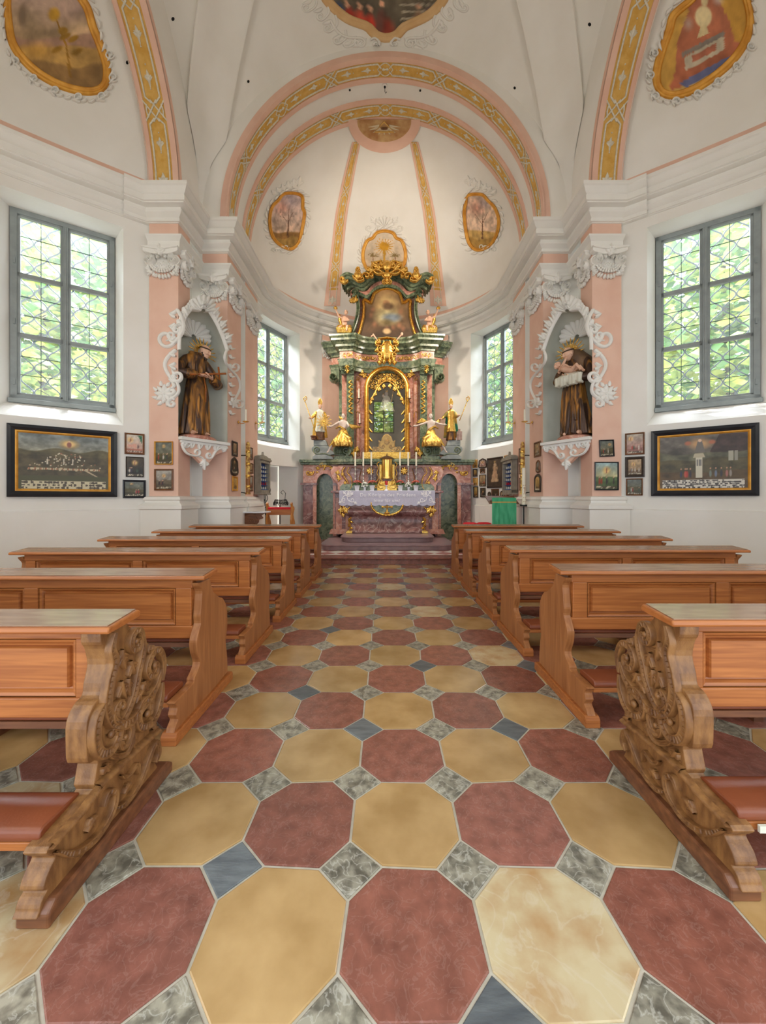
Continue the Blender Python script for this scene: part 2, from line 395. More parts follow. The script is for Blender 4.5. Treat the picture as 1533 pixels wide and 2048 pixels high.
def pier(s):
    """stepped corner pier; A = pilaster facing the nave, B = pilaster at the chancel arch, C = inside the chancel"""
    m = M(); X = lambda x: s*x
    def strip(a, b, z0, z1, mi):
        m.cm = mi; m.add([(X(a[0]),a[1],z0),(X(b[0]),b[1],z0),(X(b[0]),b[1],z1),(X(a[0]),a[1],z1)], [(0,1,2,3)])
    A0,A1,A2 = (4.37,7.12),(3.83,7.12),(3.83,7.54); R1,R2,R3 = (4.02,7.54),(4.02,8.0),(3.80,8.0); B0,B1,B2 = (3.80,8.0),(3.28,8.0),(3.28,8.74)
    G1,G2 = (3.42,8.74),(3.42,9.02); C1,C2,C3 = (3.28,9.02),(3.28,9.88),(3.40,9.88)
    zp, zc, zt = 1.42, 6.2, ZT+.05
    full = [((4.37,7.35),A0,0),(A0,A1,1),(B1,B2,1),(B2,G1,0),(G1,G2,0),(G2,C1,0),(C1,C2,1),(C2,C3,0)]
    for a, b, k in full:
        strip(a,b,0,zp,0); strip(a,b,zp,zt,k)
    zn = 2.50; zr = 4.57; r = .52
    L = math.hypot(A1[0]-B1[0], B1[1]-A1[1]); ux, uy = (B1[0]-A1[0])/L, (B1[1]-A1[1])/L
    def cut(a, b, k, fn):
        strip(a,b,0,zp,0); strip(a,b,zp,zn,k); N = 14; m.cm = k
        for i in range(N):
            p = [(a[0]+(b[0]-a[0])*j/N, a[1]+(b[1]-a[1])*j/N) for j in (i, i+1)]
            z = [fn(q) for q in p]
            m.add([(X(p[0][0]),p[0][1],z[0]),(X(p[1][0]),p[1][1],z[1]),(X(p[1][0]),p[1][1],zt),(X(p[0][0]),p[0][1],zt)], [(0,1,2,3)])
    def fz(q):
        t = (q[0]-A1[0])*ux+(q[1]-A1[1])*uy; d = (t-L/2)/(L/2)
        return zr+r*math.sqrt(max(0, 1-d*d))
    cut(A1,A2,1,fz); cut(A2,R1,0,fz); cut(R1,R2,0,lambda q: 5.09); cut(R2,R3,0,fz); cut(B0,B1,1,fz)
    o = struct(m.build('wall_left_pier' if s < 0 else 'wall_right_pier', [PLASTER, PINK])); ARCH.append(o)
    # niche shell and shelf
    m = M(); nx, ny = (uy, -ux)                  # into the pier
    if (nx*1+ny*0) < 0: nx, ny = -nx, -ny
    D = .56; P = lambda t, d, z: (X(A1[0]+ux*t+nx*d), A1[1]+uy*t+ny*d, z)
    H = L/2; rows = []
    NA = 18
    for z in [2.50, 3.2, 3.9, zr]: rows.append([P(H-H*math.cos(PI*j/NA), D*math.sin(PI*j/NA), z) for j in range(NA+1)])
    for i in range(1, 9):
        e = PI/2*i/8; rows.append([P(H-H*math.cos(e)*math.cos(PI*j/NA), D*math.cos(e)*math.sin(PI*j/NA), zr+r*math.sin(e)) for j in range(NA+1)])
    m.grid(rows); m.add([P(0,0,2.5),P(L,0,2.5),P(L,.5,2.5),P(L/2,.75,2.5),P(0,.5,2.5)], [(0,1,2,3,4)])
    struct(m.build('wall_niche', NICHEM, smooth='auto'))
    m = M(); m.prism([(0,-.10),(L,-.10),(L,.02),(0,.02)], lambda t, d, h: Vector(P(t,d,h)), 2.47, 2.53)
    m.prism([(.03,-.05),(L-.03,-.05),(L-.03,.02),(.03,.02)], lambda t, d, h: Vector(P(t,d,h)), 2.42, 2.47)
    ledge = tag(m.build('niche_shelf', STUCCO, mods=[('bevel',.008)]), 'white stucco shelf under the statue niche on the %s pier' % ('left' if s < 0 else 'right'), 'shelf')
    return P, L, (nx, ny), ledge
NICHE = {s: pier(s) for s in (-1, 1)}

# cornice and its friezes
CORN = [(-.02,6.46),(.02,6.465),(.02,6.475),(.05,6.48),(.05,6.53),(.035,6.535),(.035,6.55),(.07,6.575),(.11,6.61),(.11,6.64),(.09,6.645),(.09,6.70),(.20,6.71),(.20,6.725),(.235,6.73),(.235,6.82),(.22,6.825),(.22,6.84),(.26,6.86),(.30,6.92),(.31,6.93),(.33,6.94),(.33,7.0),(-.02,7.03)]
ARCHI = [(-.02,5.97),(.02,5.98),(.04,5.99),(.05,6.06),(.05,6.11),(.12,6.17),(.12,6.20),(-.02,6.215)]
BASEP = [(.10,0),(.10,1.17),(.13,1.19),(.13,1.25),(.05,1.31),(.05,1.34),(.08,1.36),(.05,1.41),(-.01,1.43)]
PIERP = [(4.37,7.30),(4.37,7.12),(3.83,7.12),(3.83,8.0),(3.28,8.0),(3.28,9.88),(3.36,9.88)]
PLIN = [(4.37,7.30),(4.37,7.12),(3.83,7.12),(3.83,7.58),(4.02,7.60),(4.02,7.9),(3.80,8.0),(3.28,8.0),(3.28,8.74),(3.40,8.76),(3.40,9.0),(3.28,9.02),(3.28,9.88),(3.40,9.88)]
full_apse = [arcpt(R_(11.8+156.4*i/60)) for i in range(61)]
tn = 0
for s in (-1, 1):
    side = 'left' if s < 0 else 'right'
    m = M(); sweep(m, side_path(conch, s), CORN); sweep(m, side_path(PIERP, s), CORN); struct(m.build('trim_%d' % (tn+1), STUCCO, smooth='auto'))
    m = M(); sweep(m, side_path(PIERP[1:], s), ARCHI); struct(m.build('trim_%d' % (tn+2), STUCCO, smooth='auto'))
    m = M(); sweep(m, side_path(PLIN, s), BASEP); struct(m.build('baseboard_'+side, PLASTER, smooth='auto'))
    m = M(); sweep(m, side_path(conch, s), [(.035,0),(.035,1.17),(.0,1.19)]); sweep(m, side_path([arcpt(R_(a)) for a in ((12,14,16,18.4) if s < 0 else range(12,60,4))], s), [(.035,0),(.035,1.17),(.0,1.19)])
    struct(m.build('baseboard_wall_'+side, PLASTER))
    m = M(); sweep(m, side_path(conch, s), [(.012,7.10),(.02,7.11),(.02,7.28),(.0,7.29)]); struct(m.build('trim_%d' % (tn+3), PINK))
    tn += 3
m = M(); sweep(m, full_apse, CORN); struct(m.build('trim_7', STUCCO, smooth='auto'))
m = M(); sweep(m, [arcpt(R_(11.8+156.4*i/60), RA) for i in range(61)], [(.012,7.05),(.025,7.06),(.025,7.24),(.01,7.26)]); struct(m.build('trim_8', PINK))
# blocks that break the cornice forward beside the piers
for s in (-1, 1):
    m = M(); sweep(m, side_path([conch[-7], conch[-4], conch[-2], conch[-1]], s), [(o+.05, z) for o, z in CORN]); struct(m.build('trim_block', STUCCO, smooth='auto'))
# pink pilasters in the apse behind the altar
m = M()
for s in (-1, 1):
    a0, a1 = R_(90-s*22), R_(90-s*35.5)
    P_ = [arcpt(a0+(a1-a0)*i/4, RA-.05) for i in range(5)]
    m.grid([[(x,y,z) for x,y in P_] for z in (0, 6.45)])
struct(m.build('trim_9', PINK))

# vaults
def annulus(name, f, R, R2, mt=PLASTER, n=40):
    m = M(); m.grid([[f(PI*i/n, r) for r in (R, R2)] for i in range(n+1)]); return struct(m.build(name, mt))
z0 = ZS-.03; zc_ = 7.20; za = 7.06
ARCH.append(annulus('wall_front_arch', lambda a, r: (r*math.cos(a), YB-.02, zc_+r*math.sin(a)), RB, 4.75))
for s in (-1, 1):
    ARCH.append(annulus('wall_%s_arch' % ('left' if s < 0 else 'right'), lambda a, r: (s*3.83, 3.9+r*math.cos(a), z0+r*math.sin(a)), 3.24, 4.9))
    m = M(); m.grid([[(s*x, 3.9+3.24*math.cos(PI*i/40), z0+3.24*math.sin(PI*i/40)) for x in (3.83, 4.37)] for i in range(41)]); m.grid([[(s*4.36, 3.9+r*math.cos(PI*i/40), z0-.05+r*math.sin(PI*i/40)) for r in (3.2, 3.7)] for i in range(41)]); o = struct(m.build('ceiling_conch_arch', PLASTER)); ARCH.append(o)
m = M(); m.grid([[(RB*math.cos(PI*i/48), y, zc_+RB*math.sin(PI*i/48)) for y in (YB-.02, YE)] for i in range(49)]); BARREL = struct(m.build('ceiling_chancel', PLASTER, smooth=True)); ARCH.append(BARREL)
m = M(); rows = []
for i in range(25):
    e = PI/2*i/24; rows.append([(RA*math.cos(e)*math.cos(PI*j/48), CY+RA*math.cos(e)*math.sin(PI*j/48), za+RA*math.sin(e)) for j in range(49)])
m.grid(rows); APSE = struct(m.build('ceiling_apse', PLASTER, smooth=True))
m = M(); m.grid([[(r*math.cos(PI*i/48), YE, zc_+r*math.sin(PI*i/48)) for r in (RB, RA+.2)] for i in range(49)]); struct(m.build('wall_apse_rim', PLASTER))
DOMES = []
for s in (-1, 1):
    m = M(); c = (4.31, 3.9); rows = []
    for i in range(25):
        e = PI/2*i/24; rows.append([(s*(c[0]+(x-c[0])*math.cos(e)), c[1]+(y-c[1])*math.cos(e), z0+3.36*math.sin(e)) for x, y in conch])
    m.grid(rows); o = struct(m.build('ceiling_left_conch' if s < 0 else 'ceiling_right_conch', PLASTER, smooth=True)); DOMES.append(o); ARCH.append(o)
def sail(x, y): return ZT+5.5*math.sqrt(max(0, 1-(x*x+(y-3.9)**2)/5.6**2))
m = M(); N = 64
def ribw(e): return .33+.15*math.sin(e)
def inrib(x, y):
    if y < 3.9: return False
    a, b = abs(x)/3.80, (y-3.9)/4.05; t = (a+b)/2
    if t <= .26 or t > .91: return False
    e = math.acos(min(1, t)); return abs((a-b)*.5*5.5) < ribw(e)*.93 and math.hypot(abs(x)-3.80*t, (y-3.9)-4.05*t) < ribw(e)*.93
gx = lambda i: -3.84+7.68*i/N; gy = lambda j: -.15+8.14*j/N
m.add([(gx(i), gy(j), sail(gx(i), gy(j))) for j in range(N+1) for i in range(N+1)], [(j*(N+1)+i, j*(N+1)+i+1, (j+1)*(N+1)+i+1, (j+1)*(N+1)+i) for j in range(N) for i in range(N)])
SAIL = struct(m.build('ceiling', PLASTER, smooth=True)); ARCH.append(SAIL)
# unseen west wall with a window, open below; shaped to dim the ceilings
m = M(); yw = -.14
for a, b, c, d in ((-5,3.1,5,5.3),(-5,7.3,5,13),(-5,5.3,-.75,7.3),(.55,5.3,5,7.3)): m.add([(a,yw,b),(c,yw,b),(c,yw,d),(a,yw,d)], [(0,1,2,3)])
struct(m.build('wall_back', PLASTER))
# diagonal hollow ribs rising from the piers
for s in (-1, 1):
    m = M(); rows = []
    for i in range(41):
        e = (PI/2)*(.82*i/40); r = math.cos(e); w_ = ribw(e)
        px_, py_ = 3.80*r, 3.9+4.05*r; row = []
        k_ = min(1, e/.4)
        for off, dz in ((-1.0,.03),(-1.0,-.20*k_),(-.93,-.21*k_),(-.5,-.10*k_),(-.12,-.03),(.12,-.03),(.5,-.10*k_),(.93,-.21*k_),(1.0,-.20*k_),(1.0,.03)):
            qx, qy = px_-off*w_*.72, py_+off*w_*.70
            qx = min(qx, 3.815); qy = min(qy, 7.965)
            row.append((s*qx, qy, sail(qx, qy)+dz-.01))
        rows.append(row)
    m.grid(rows); struct(m.build('ceiling_rib', PLASTER, smooth='auto'))
    for nm, P in (('trim_16', [(s*3.815-s*.0, 3.9+3.24*math.cos(PI*i/40*.7), z0+3.24*math.sin(PI*i/40*.7)) for i in range(41)]),):
        m = M(); m.grid([[(x-s*.0, 3.9+(y-3.9)*k, z0+(z-z0)*k) for k in (1,1.03)]+[(x+s*.03, 3.9+(y-3.9)*1.03, z0+(z-z0)*1.03)] for x, y, z in P]); struct(m.build(nm, PINK))
m = M(); m.grid([[(RB*k*math.cos(PI*i/60), y, zc_+RB*k*math.sin(PI*i/60)) for k, y in ((1,7.99),(1,7.94),(1.04,7.94),(1.04,7.99))] for i in range(61)]); struct(m.build('trim_17', PINK))

# ---------------------------------------------------------------- painted bands with strapwork
def bandwork(name, f, L, W, marks, tap=lambda u: 1, flip=False, edge=True):
    """f(u,v,h): u along, v across in metres, h off the surface"""
    g = lambda u, v, h=0: f(u, v*tap(u), h)
    n = max(24, int(L/.12)); m = M()
    def flat(v0, v1, h, m): m.grid([[g(L*i/n, v0, 0), g(L*i/n, v0, h), g(L*i/n, v1, h), g(L*i/n, v1, 0)] for i in range(n+1)])
    if edge:
        flat(-W/2-.10, -W/2, .03, m); flat(W/2, W/2+.10, .03, m)
    else: flat(-W/2-.09, W/2+.09, .008, m)
    root = struct(m.build(name, PINK)); m = M(); flat(-W/2, W/2, .014, m); struct(m.build('ochre_field', YELLOW, root))
    m = M(); b = W*.36; lw = W*.075; h = .03; R = W*.52
    U = [0]+[u*L for u, t in marks]+[L]
    def line(P, w=lw):
        Q = []
        for (a, c), (d, e) in zip(P, P[1:]):
            k = max(1, int(math.hypot(d-a, e-c)/.15)); Q += [(a+(d-a)*i/k, c+(e-c)*i/k) for i in range(k)]
        Q.append(P[-1]); m.stroke(Q, w, h, g, prof=((-1,.4),(-1,1),(1,1),(1,.4)))
    for i in range(len(U)-1):
        a, e = U[i], U[i+1]; g0 = R if i else .06; g1 = R if i < len(U)-2 else .04
        for sg in (-1, 1): line([(a+g0*.55, sg*b*.25), (a+g0, sg*b), (e-g1, sg*b), (e-g1*.55, sg*b*.25)])
        mid = (a+e)/2; k = max(1, round((e-a)/(W*1.7)))
        for j in range(k):
            u = a+g0+(e-a-g0-g1)*(j+.5)/k; d = 1 if (u < L/2) != flip else -1
            A = 0 if d > 0 else PI
            if i == 0 and j == 0: continue
            acanthus(m, u-d*W*.22, 0, A, W*.46, W*.17, h*1.1, g, 3); leaf(m, u+d*W*.1, 0, A+PI, W*.5, W*.12, h, g, 0)
            for q in (-.42, .42): m.ell(g(u+q*W, 0, .02), (W*.035,)*3, 6, 4)
    acanthus(m, .05, 0, 0, W*.95, W*.3, h*1.2, g, 4)
    for u, t in marks:
        u *= L
        if t == 'x':
            for sg in (-1, 1):
                for o_ in (-.2, .2): line([(u-R*.8, (o_-.35)*sg*W), (u+R*.8, (o_+.35)*sg*W)], lw*.8)
                line([(u-R*.5, sg*b), (u, sg*b*1.15), (u+R*.5, sg*b)], lw*.8)
        else:
            for sg in (-1, 1): m.stroke([(u+R*q*1.05, sg*b*1.15*math.cos(q*PI/2)) for q in [-1+.2*i for i in range(11)]], lw, h, g)
            acanthus(m, u-R*.45, 0, 0, R*.5, W*.16, h, g, 2); acanthus(m, u+R*.45, 0, PI, R*.5, W*.16, h, g, 2)
    m.build('strapwork_relief', ORNG, root)
    return root
def chan(yc): return lambda u, v, h=0: Vector((-(RB-h)*math.cos(u/RB), yc+v, zc_+(RB-h)*math.sin(u/RB)))
full = [(.135,'x'),(.265,'o'),(.385,'x'),(.5,'o'),(.615,'x'),(.735,'o'),(.865,'x')]
bandwork('trim_10', chan(8.155), PI*RB, .30, full)
bandwork('trim_11', chan(9.01), PI*RB, .31, full)
for s in (-1, 1):
    fc = lambda u, v, h=0: Vector((s*(4.10+v), 3.9+(3.24-h)*math.cos(u/3.24), z0+(3.24-h)*math.sin(u/3.24)))
    bandwork('trim_12' if s < 0 else 'trim_13', fc, 3.24*PI*.62, .36, [(.21,'x'),(.43,'o'),(.62,'x'),(.81,'o')])
def apse_map(px, py, h=0, R=RA):
    q = ray(px, py); C = Vector((0,CY,za)); a = q.dot(q); b = q.dot(CAMO-C); c = (CAMO-C).dot(CAMO-C)-(R-h-.004)**2
    t = (-b+math.sqrt(max(0, b*b-a*c)))/a; return CAMO+q*t
RIBC = [(664.5,612,35),(669,560,31),(675.5,494,27),(683,430,26),(692.5,380,25),(703,330,22),(713.5,284,19)]
for s in (-1, 1):
    Q = cat_rom(RIBC, 6); seg = [0]
    P3 = [apse_map(a, b) for a, b, c in Q]
    for i in range(1, len(P3)): seg.append(seg[-1]+(P3[i]-P3[i-1]).length)
    LL = seg[-1]
    def fr(u, v, h=0, s=s):
        a = np.interp(u, seg, [q[0] for q in Q]); b = np.interp(u, seg, [q[1] for q in Q]); wd = np.interp(u, seg, [q[2] for q in Q])
        p = apse_map(a+v/.5*wd, b, h); return Vector((p.x if s < 0 else -p.x, p.y, p.z))
    bandwork('trim_14' if s < 0 else 'trim_15', fr, LL, .28, [(.27,'x'),(.5,'o'),(.72,'x')], edge=False)
BV = bvh_of(ARCH); BVD = {-1: bvh_of([DOMES[0]]), 1: bvh_of([DOMES[1]])}; BVS = bvh_of([SAIL])
# ================================================================ floors
OX, PXT, OY, PYT = -.136, .447, 1.457, .438
rnd = random.Random(3)
tiles = {k: M() for k in ('red','yellow','grey','slate','cream')}; tcol = {k: [] for k in tiles}
SL = {(0,0):0}
slate = {(-1,0),(2,2),(1,-1),(1,4),(-1,3),(0,2),(3,5),(-1,6)}
def jit(i, j, k): r = random.Random(i*7919+j*104729+k*31); return (r.uniform(-.007,.007), r.uniform(-.007,.007))
def corner_pt(i, j, k):
    """points of the small square at the crossing (i,j): 0 right 1 up 2 left 3 down"""
    d = .118; x = OX+i*PXT; y = OY+j*PYT; dx, dy = [(d,0),(0,d),(-d,0),(0,-d)][k]; a, b = jit(i,j,k); return (x+dx+a, y+dy+b)
def put(kind, poly, tone):
    cx = sum(p[0] for p in poly)/len(poly); cy = sum(p[1] for p in poly)/len(poly); m = tiles[kind]
    n = len(poly); g = .0062
    def shr(p, q): L = math.hypot(p[0]-cx, p[1]-cy); return (cx+(p[0]-cx)*(L-q)/L, cy+(p[1]-cy)*(L-q)/L)
    a = [shr(p, g) for p in poly]; b = [shr(p, g+.004) for p in poly]
    m.add([(*p,-.006) for p in a]+[(*p,-.0005) for p in a]+[(*p,.0012) for p in b], [list(range(2*n,3*n))]+[(i,(i+1)%n,n+(i+1)%n,n+i) for i in range(n)]+[(n+i,n+(i+1)%n,2*n+(i+1)%n,2*n+i) for i in range(n)])
    tcol[kind] += [(*tone,1)]*(3*n)
for i in range(-17, 17):
    for j in range(-5, 16):
        # octagon between crossings (i,j) and (i+1,j+1)
        poly = [corner_pt(i,j,0), corner_pt(i+1,j,2), corner_pt(i+1,j,1), corner_pt(i+1,j+1,3), corner_pt(i+1,j+1,2), corner_pt(i,j+1,0), corner_pt(i,j+1,3), corner_pt(i,j,1)]
        t = rnd.uniform(.84, 1.1); w_ = rnd.uniform(-.04, .04); tone = (t+w_, t, t-w_*1.2)
        kind = 'red' if (i+j+1) % 2 == 0 else 'yellow'
        if (i,j) == (1,-1): kind = 'cream'
        if (i,j) in ((-3,-1),(2,4),(0,10),(-4,0)): kind = 'cream'
        if kind == 'yellow' and (i*5+j*3) % 11 == 4 and j > 4: kind = 'cream'; tone = (1.04, 1.02, .98)
        put(kind, poly, tone)
        sq = [corner_pt(i,j,k) for k in range(4)]; t = rnd.uniform(.8, 1.15)
        put('slate' if (i,j) in slate or rnd.random() < .03 else 'grey', sq, (t, t, t*.98))
fl = M(); fl.add([(-7.6,-1.3,-.012),(7.6,-1.3,-.012),(7.6,8.05,-.012),(-7.6,8.05,-.012)], [(0,1,2,3)]); fl.add([(-7.6,-1.3,-.004),(7.6,-1.3,-.004),(7.6,8.05,-.004),(-7.6,8.05,-.004)], [(0,1,2,3)])
floor = struct(fl.build('floor', GROUT))
for k, mt in (('red',T_RED),('yellow',T_YEL),('grey',T_GRY),('slate',T_SLT),('cream',T_CRM)):
    m = tiles[k]; struct(m.build(k+'_stone_tiles', mt, floor, colors=tcol[k]))
m = M(); m.add([(-3.5,8.04,.15),(3.5,8.04,.15),(3.9,12.7,.15),(-3.9,12.7,.15)], [(0,1,2,3)]); struct(m.build('floor_chancel', CHECK))
def rounded(x0, x1, y0, y1, r, n=8):
    P = [(x0,y1)]+[(x0+r-r*math.cos(PI/2*i/n), y0+r-r*math.sin(PI/2*i/n)) for i in range(n+1)]+[(x1-r+r*math.sin(PI/2*i/n), y0+r-r*math.cos(PI/2*i/n)) for i in range(n+1)]+[(x1,y1)]
    return P
up = lambda x, y, h: Vector((x, y, h))
m = M(); m.prism([(-3.16,8.04),(3.16,8.04),(3.16,8.4),(-3.16,8.4)], up, -.01, .149); m.prism([(-3.16,7.99),(3.16,7.99),(3.16,8.37),(-3.16,8.37)], up, .112, .153)
tag(m.build('chancel_step', T_RED, colors=[(.95,.9,.9,1)]*16, mods=[('bevel',.012)]), 'worn red marble step along the front edge of the chancel', 'step')
AX = .05
st = thing('altar_steps', 'two rounded purple-brown marble steps in front of the high altar', 'steps', (AX,9,0.15))
m = M(); m.prism(rounded(AX-1.6,AX+1.6,9.06,11.6,.32), up, .15, .255); m.prism(rounded(AX-1.63,AX+1.63,9.03,11.6,.34), up, .25, .285); m.build('step', STEPM, st, mods=[('bevel',.01)])
m = M(); m.prism(rounded(AX-1.16,AX+1.16,9.56,11.3,.28), up, .285, .39); m.prism(rounded(AX-1.19,AX+1.19,9.53,11.3,.3), up, .385, .42); m.build('step', STEPM, st, mods=[('bevel',.01)])

# ================================================================ windows and what is outside
def window(name, F1, F2, z0w, z1w, inward):
    """F1,F2: xy of the two jambs"""
    a, b = Vector((*F1,0)), Vector((*F2,0)); u = (b-a); Wd = u.length; u.normalize(); n = Vector((-u.y,u.x,0))
    if n.dot(Vector((*inward,0))) < 0: n = -n
    H = z1w-z0w; f = lambda p, q, h=0: a+u*p+Vector((0,0,z0w+q))+n*h
    def bar(m, p0, q0, p1, q1, h0, h1): m.prism([(p0,q0),(p1,q0),(p1,q1),(p0,q1)], f, h0, h1)
    m = M(); t = .085
    bar(m,0,0,Wd,t+.03,-.04,.05); bar(m,0,H-t,Wd,H,-.04,.05); bar(m,0,0,t,H,-.04,.05); bar(m,Wd-t,0,Wd,H,-.04,.05); bar(m,-.02,-.03,Wd+.02,.045,-.04,.10)
    root = struct(m.build(name, WFR, mods=[('bevel',.006)]))
    m = M(); c = Wd/2; bar(m,c-.035,t,c+.035,H-t,-.03,.06); bar(m,c-.012,t,c+.012,H-t,.06,.075); m.build('mullion', WFR, root, mods=[('bevel',.005)])
    hz = [t+.03+(H-2*t-.03)*k/3 for k in range(4)]
    for k in range(3):
        for x0, x1 in ((t, c-.035), (c+.035, Wd-t)):
            m = M(); y0, y1 = hz[k], hz[k+1]; e = .038
            bar(m,x0,y0,x1,y0+e,-.03,.035); bar(m,x0,y1-e,x1,y1,-.03,.035); bar(m,x0,y0,x0+e,y1,-.03,.035); bar(m,x1-e,y0,x1,y1,-.03,.035)
            sash = m.build('sash', WFR, root, mods=[('bevel',.004)])
            m = M(); m.add([f(x0+e,y0+e,0),f(x1-e,y0+e,0),f(x1-e,y1-e,0),f(x0+e,y1-e,0)], [(0,1,2,3)]); m.build('glass_pane', GLASS, sash)
            m = M(); mx = (x0+x1)/2; bar(m,mx-.004,y0+e,mx+.004,y1-e,-.005,.005)
            for q in (1/3, 2/3): yy = y0+e+(y1-y0-2*e)*q; bar(m,x0+e,yy-.004,x1-e,yy+.004,-.005,.005)
            m.build('lead_line', LEAD, sash)
    m = M()
    for q in range(3):
        for xx in (t*.6, Wd-t*.6): bar(m, xx-.012, hz[q]+.16, xx+.012, hz[q]+.26, .05, .07)
    m.build('hinge', WFR, root)
    m = M(); sp = Wd/8; Pn = H/7.5
    for i in range(9):
        P = [f(i*sp+(1 if i % 2 else -1)*sp*.48*math.cos(2*PI*z/Pn), z, -.16) for z in [H*j/76 for j in range(77)]]
        m.tube(P, .011, 5)
    m.build('iron_grille', LEAD, root)
    return root
for s in (-1, 1):
    window('window_1' if s < 0 else 'window_2', (s*5.13,7.30), (s*6.33,6.505), 3.03, 6.30, (-s*.57,-.82))
    window('window_3' if s < 0 else 'window_4', (s*3.74,10.35), (s*3.03,11.72), 3.03, 6.30, (-s*.9,-.4))
g = M(); g.add([(-40,-5,-.8),(40,-5,-.8),(40,60,-.8),(-40,60,-.8)], [(0,1,2,3)]); struct(g.build('ground', GRASS))
def tree(loc, seed, label, H=13, R=2.7):
    r = random.Random(seed); t = thing('tree', label, 'tree', loc, 'trees outside the windows'); L = Vector(loc)
    m = M(); m.tube([L, L+V(.1,.1,H*.35), L+V(-.1,.2,H*.7)], [.2,.14,.06], 7); m.build('trunk', TREEK, t)
    m = M()
    for k in range(4600):
        a = r.uniform(0,2*PI); e = math.asin(r.uniform(-1,1)); rad = R*(r.random()**.4)*(1+.25*math.sin(5*a)*math.cos(4*e))
        c = L+V(rad*math.cos(a)*math.cos(e), rad*math.sin(a)*math.cos(e), H*.54+rad*math.sin(e)*1.75)
        q = Matrix.Rotation(r.uniform(0,6.3),3,'Z') @ Matrix.Rotation(r.uniform(0,3.1),3,'X'); z = r.uniform(.12,.24)
        m.add([c+q@V(-z,0,0), c+q@V(0,-z*.6,0), c+q@V(z,0,0), c+q@V(0,z*.6,0)], [(0,1,2,3)])
    m.build('foliage', TREEL, t); return t
for s in (-1,):
    w5 = struct(M().build('window_5', WFR)); m = M()
    for x0,x1,z_0,z_1 in ((-.75,-.68,5.3,7.3),(.48,.55,5.3,7.3),(-.75,.55,5.3,5.38),(-.75,.55,7.22,7.3),(-.13,-.07,5.3,7.3),(-.75,.55,6.0,6.04),(-.75,.55,6.62,6.66)): m.box((x0,-.2,z_0),(x1,-.14,z_1))
    m.build('window_frame', WFR, w5)
T0 = tree((-10.2,11.3,-.8), 1, 'leafy green tree outside the left nave window')
for loc, lb in (((10.2,11.3,-.8),'leafy green tree outside the right nave window'),((-13.2,5.2,-.8),'leafy tree nearest the camera outside the left nave window'),((13.2,5.4,-.8),'leafy tree nearest the camera outside the right nave window'),
        ((-4.6,18.5,-.8),'tall green tree outside the left chancel window'),((4.9,18.5,-.8),'tall green tree outside the right chancel window'),((-10.2,17.0,-.8),'green tree outside the left wall between the two windows'),((10.4,17.0,-.8),'green tree outside the right wall between the two windows'),((0,-7,-.8),'tree outside the window behind the camera, mirrored in the altar glass')):
    dup(T0, loc, lb)
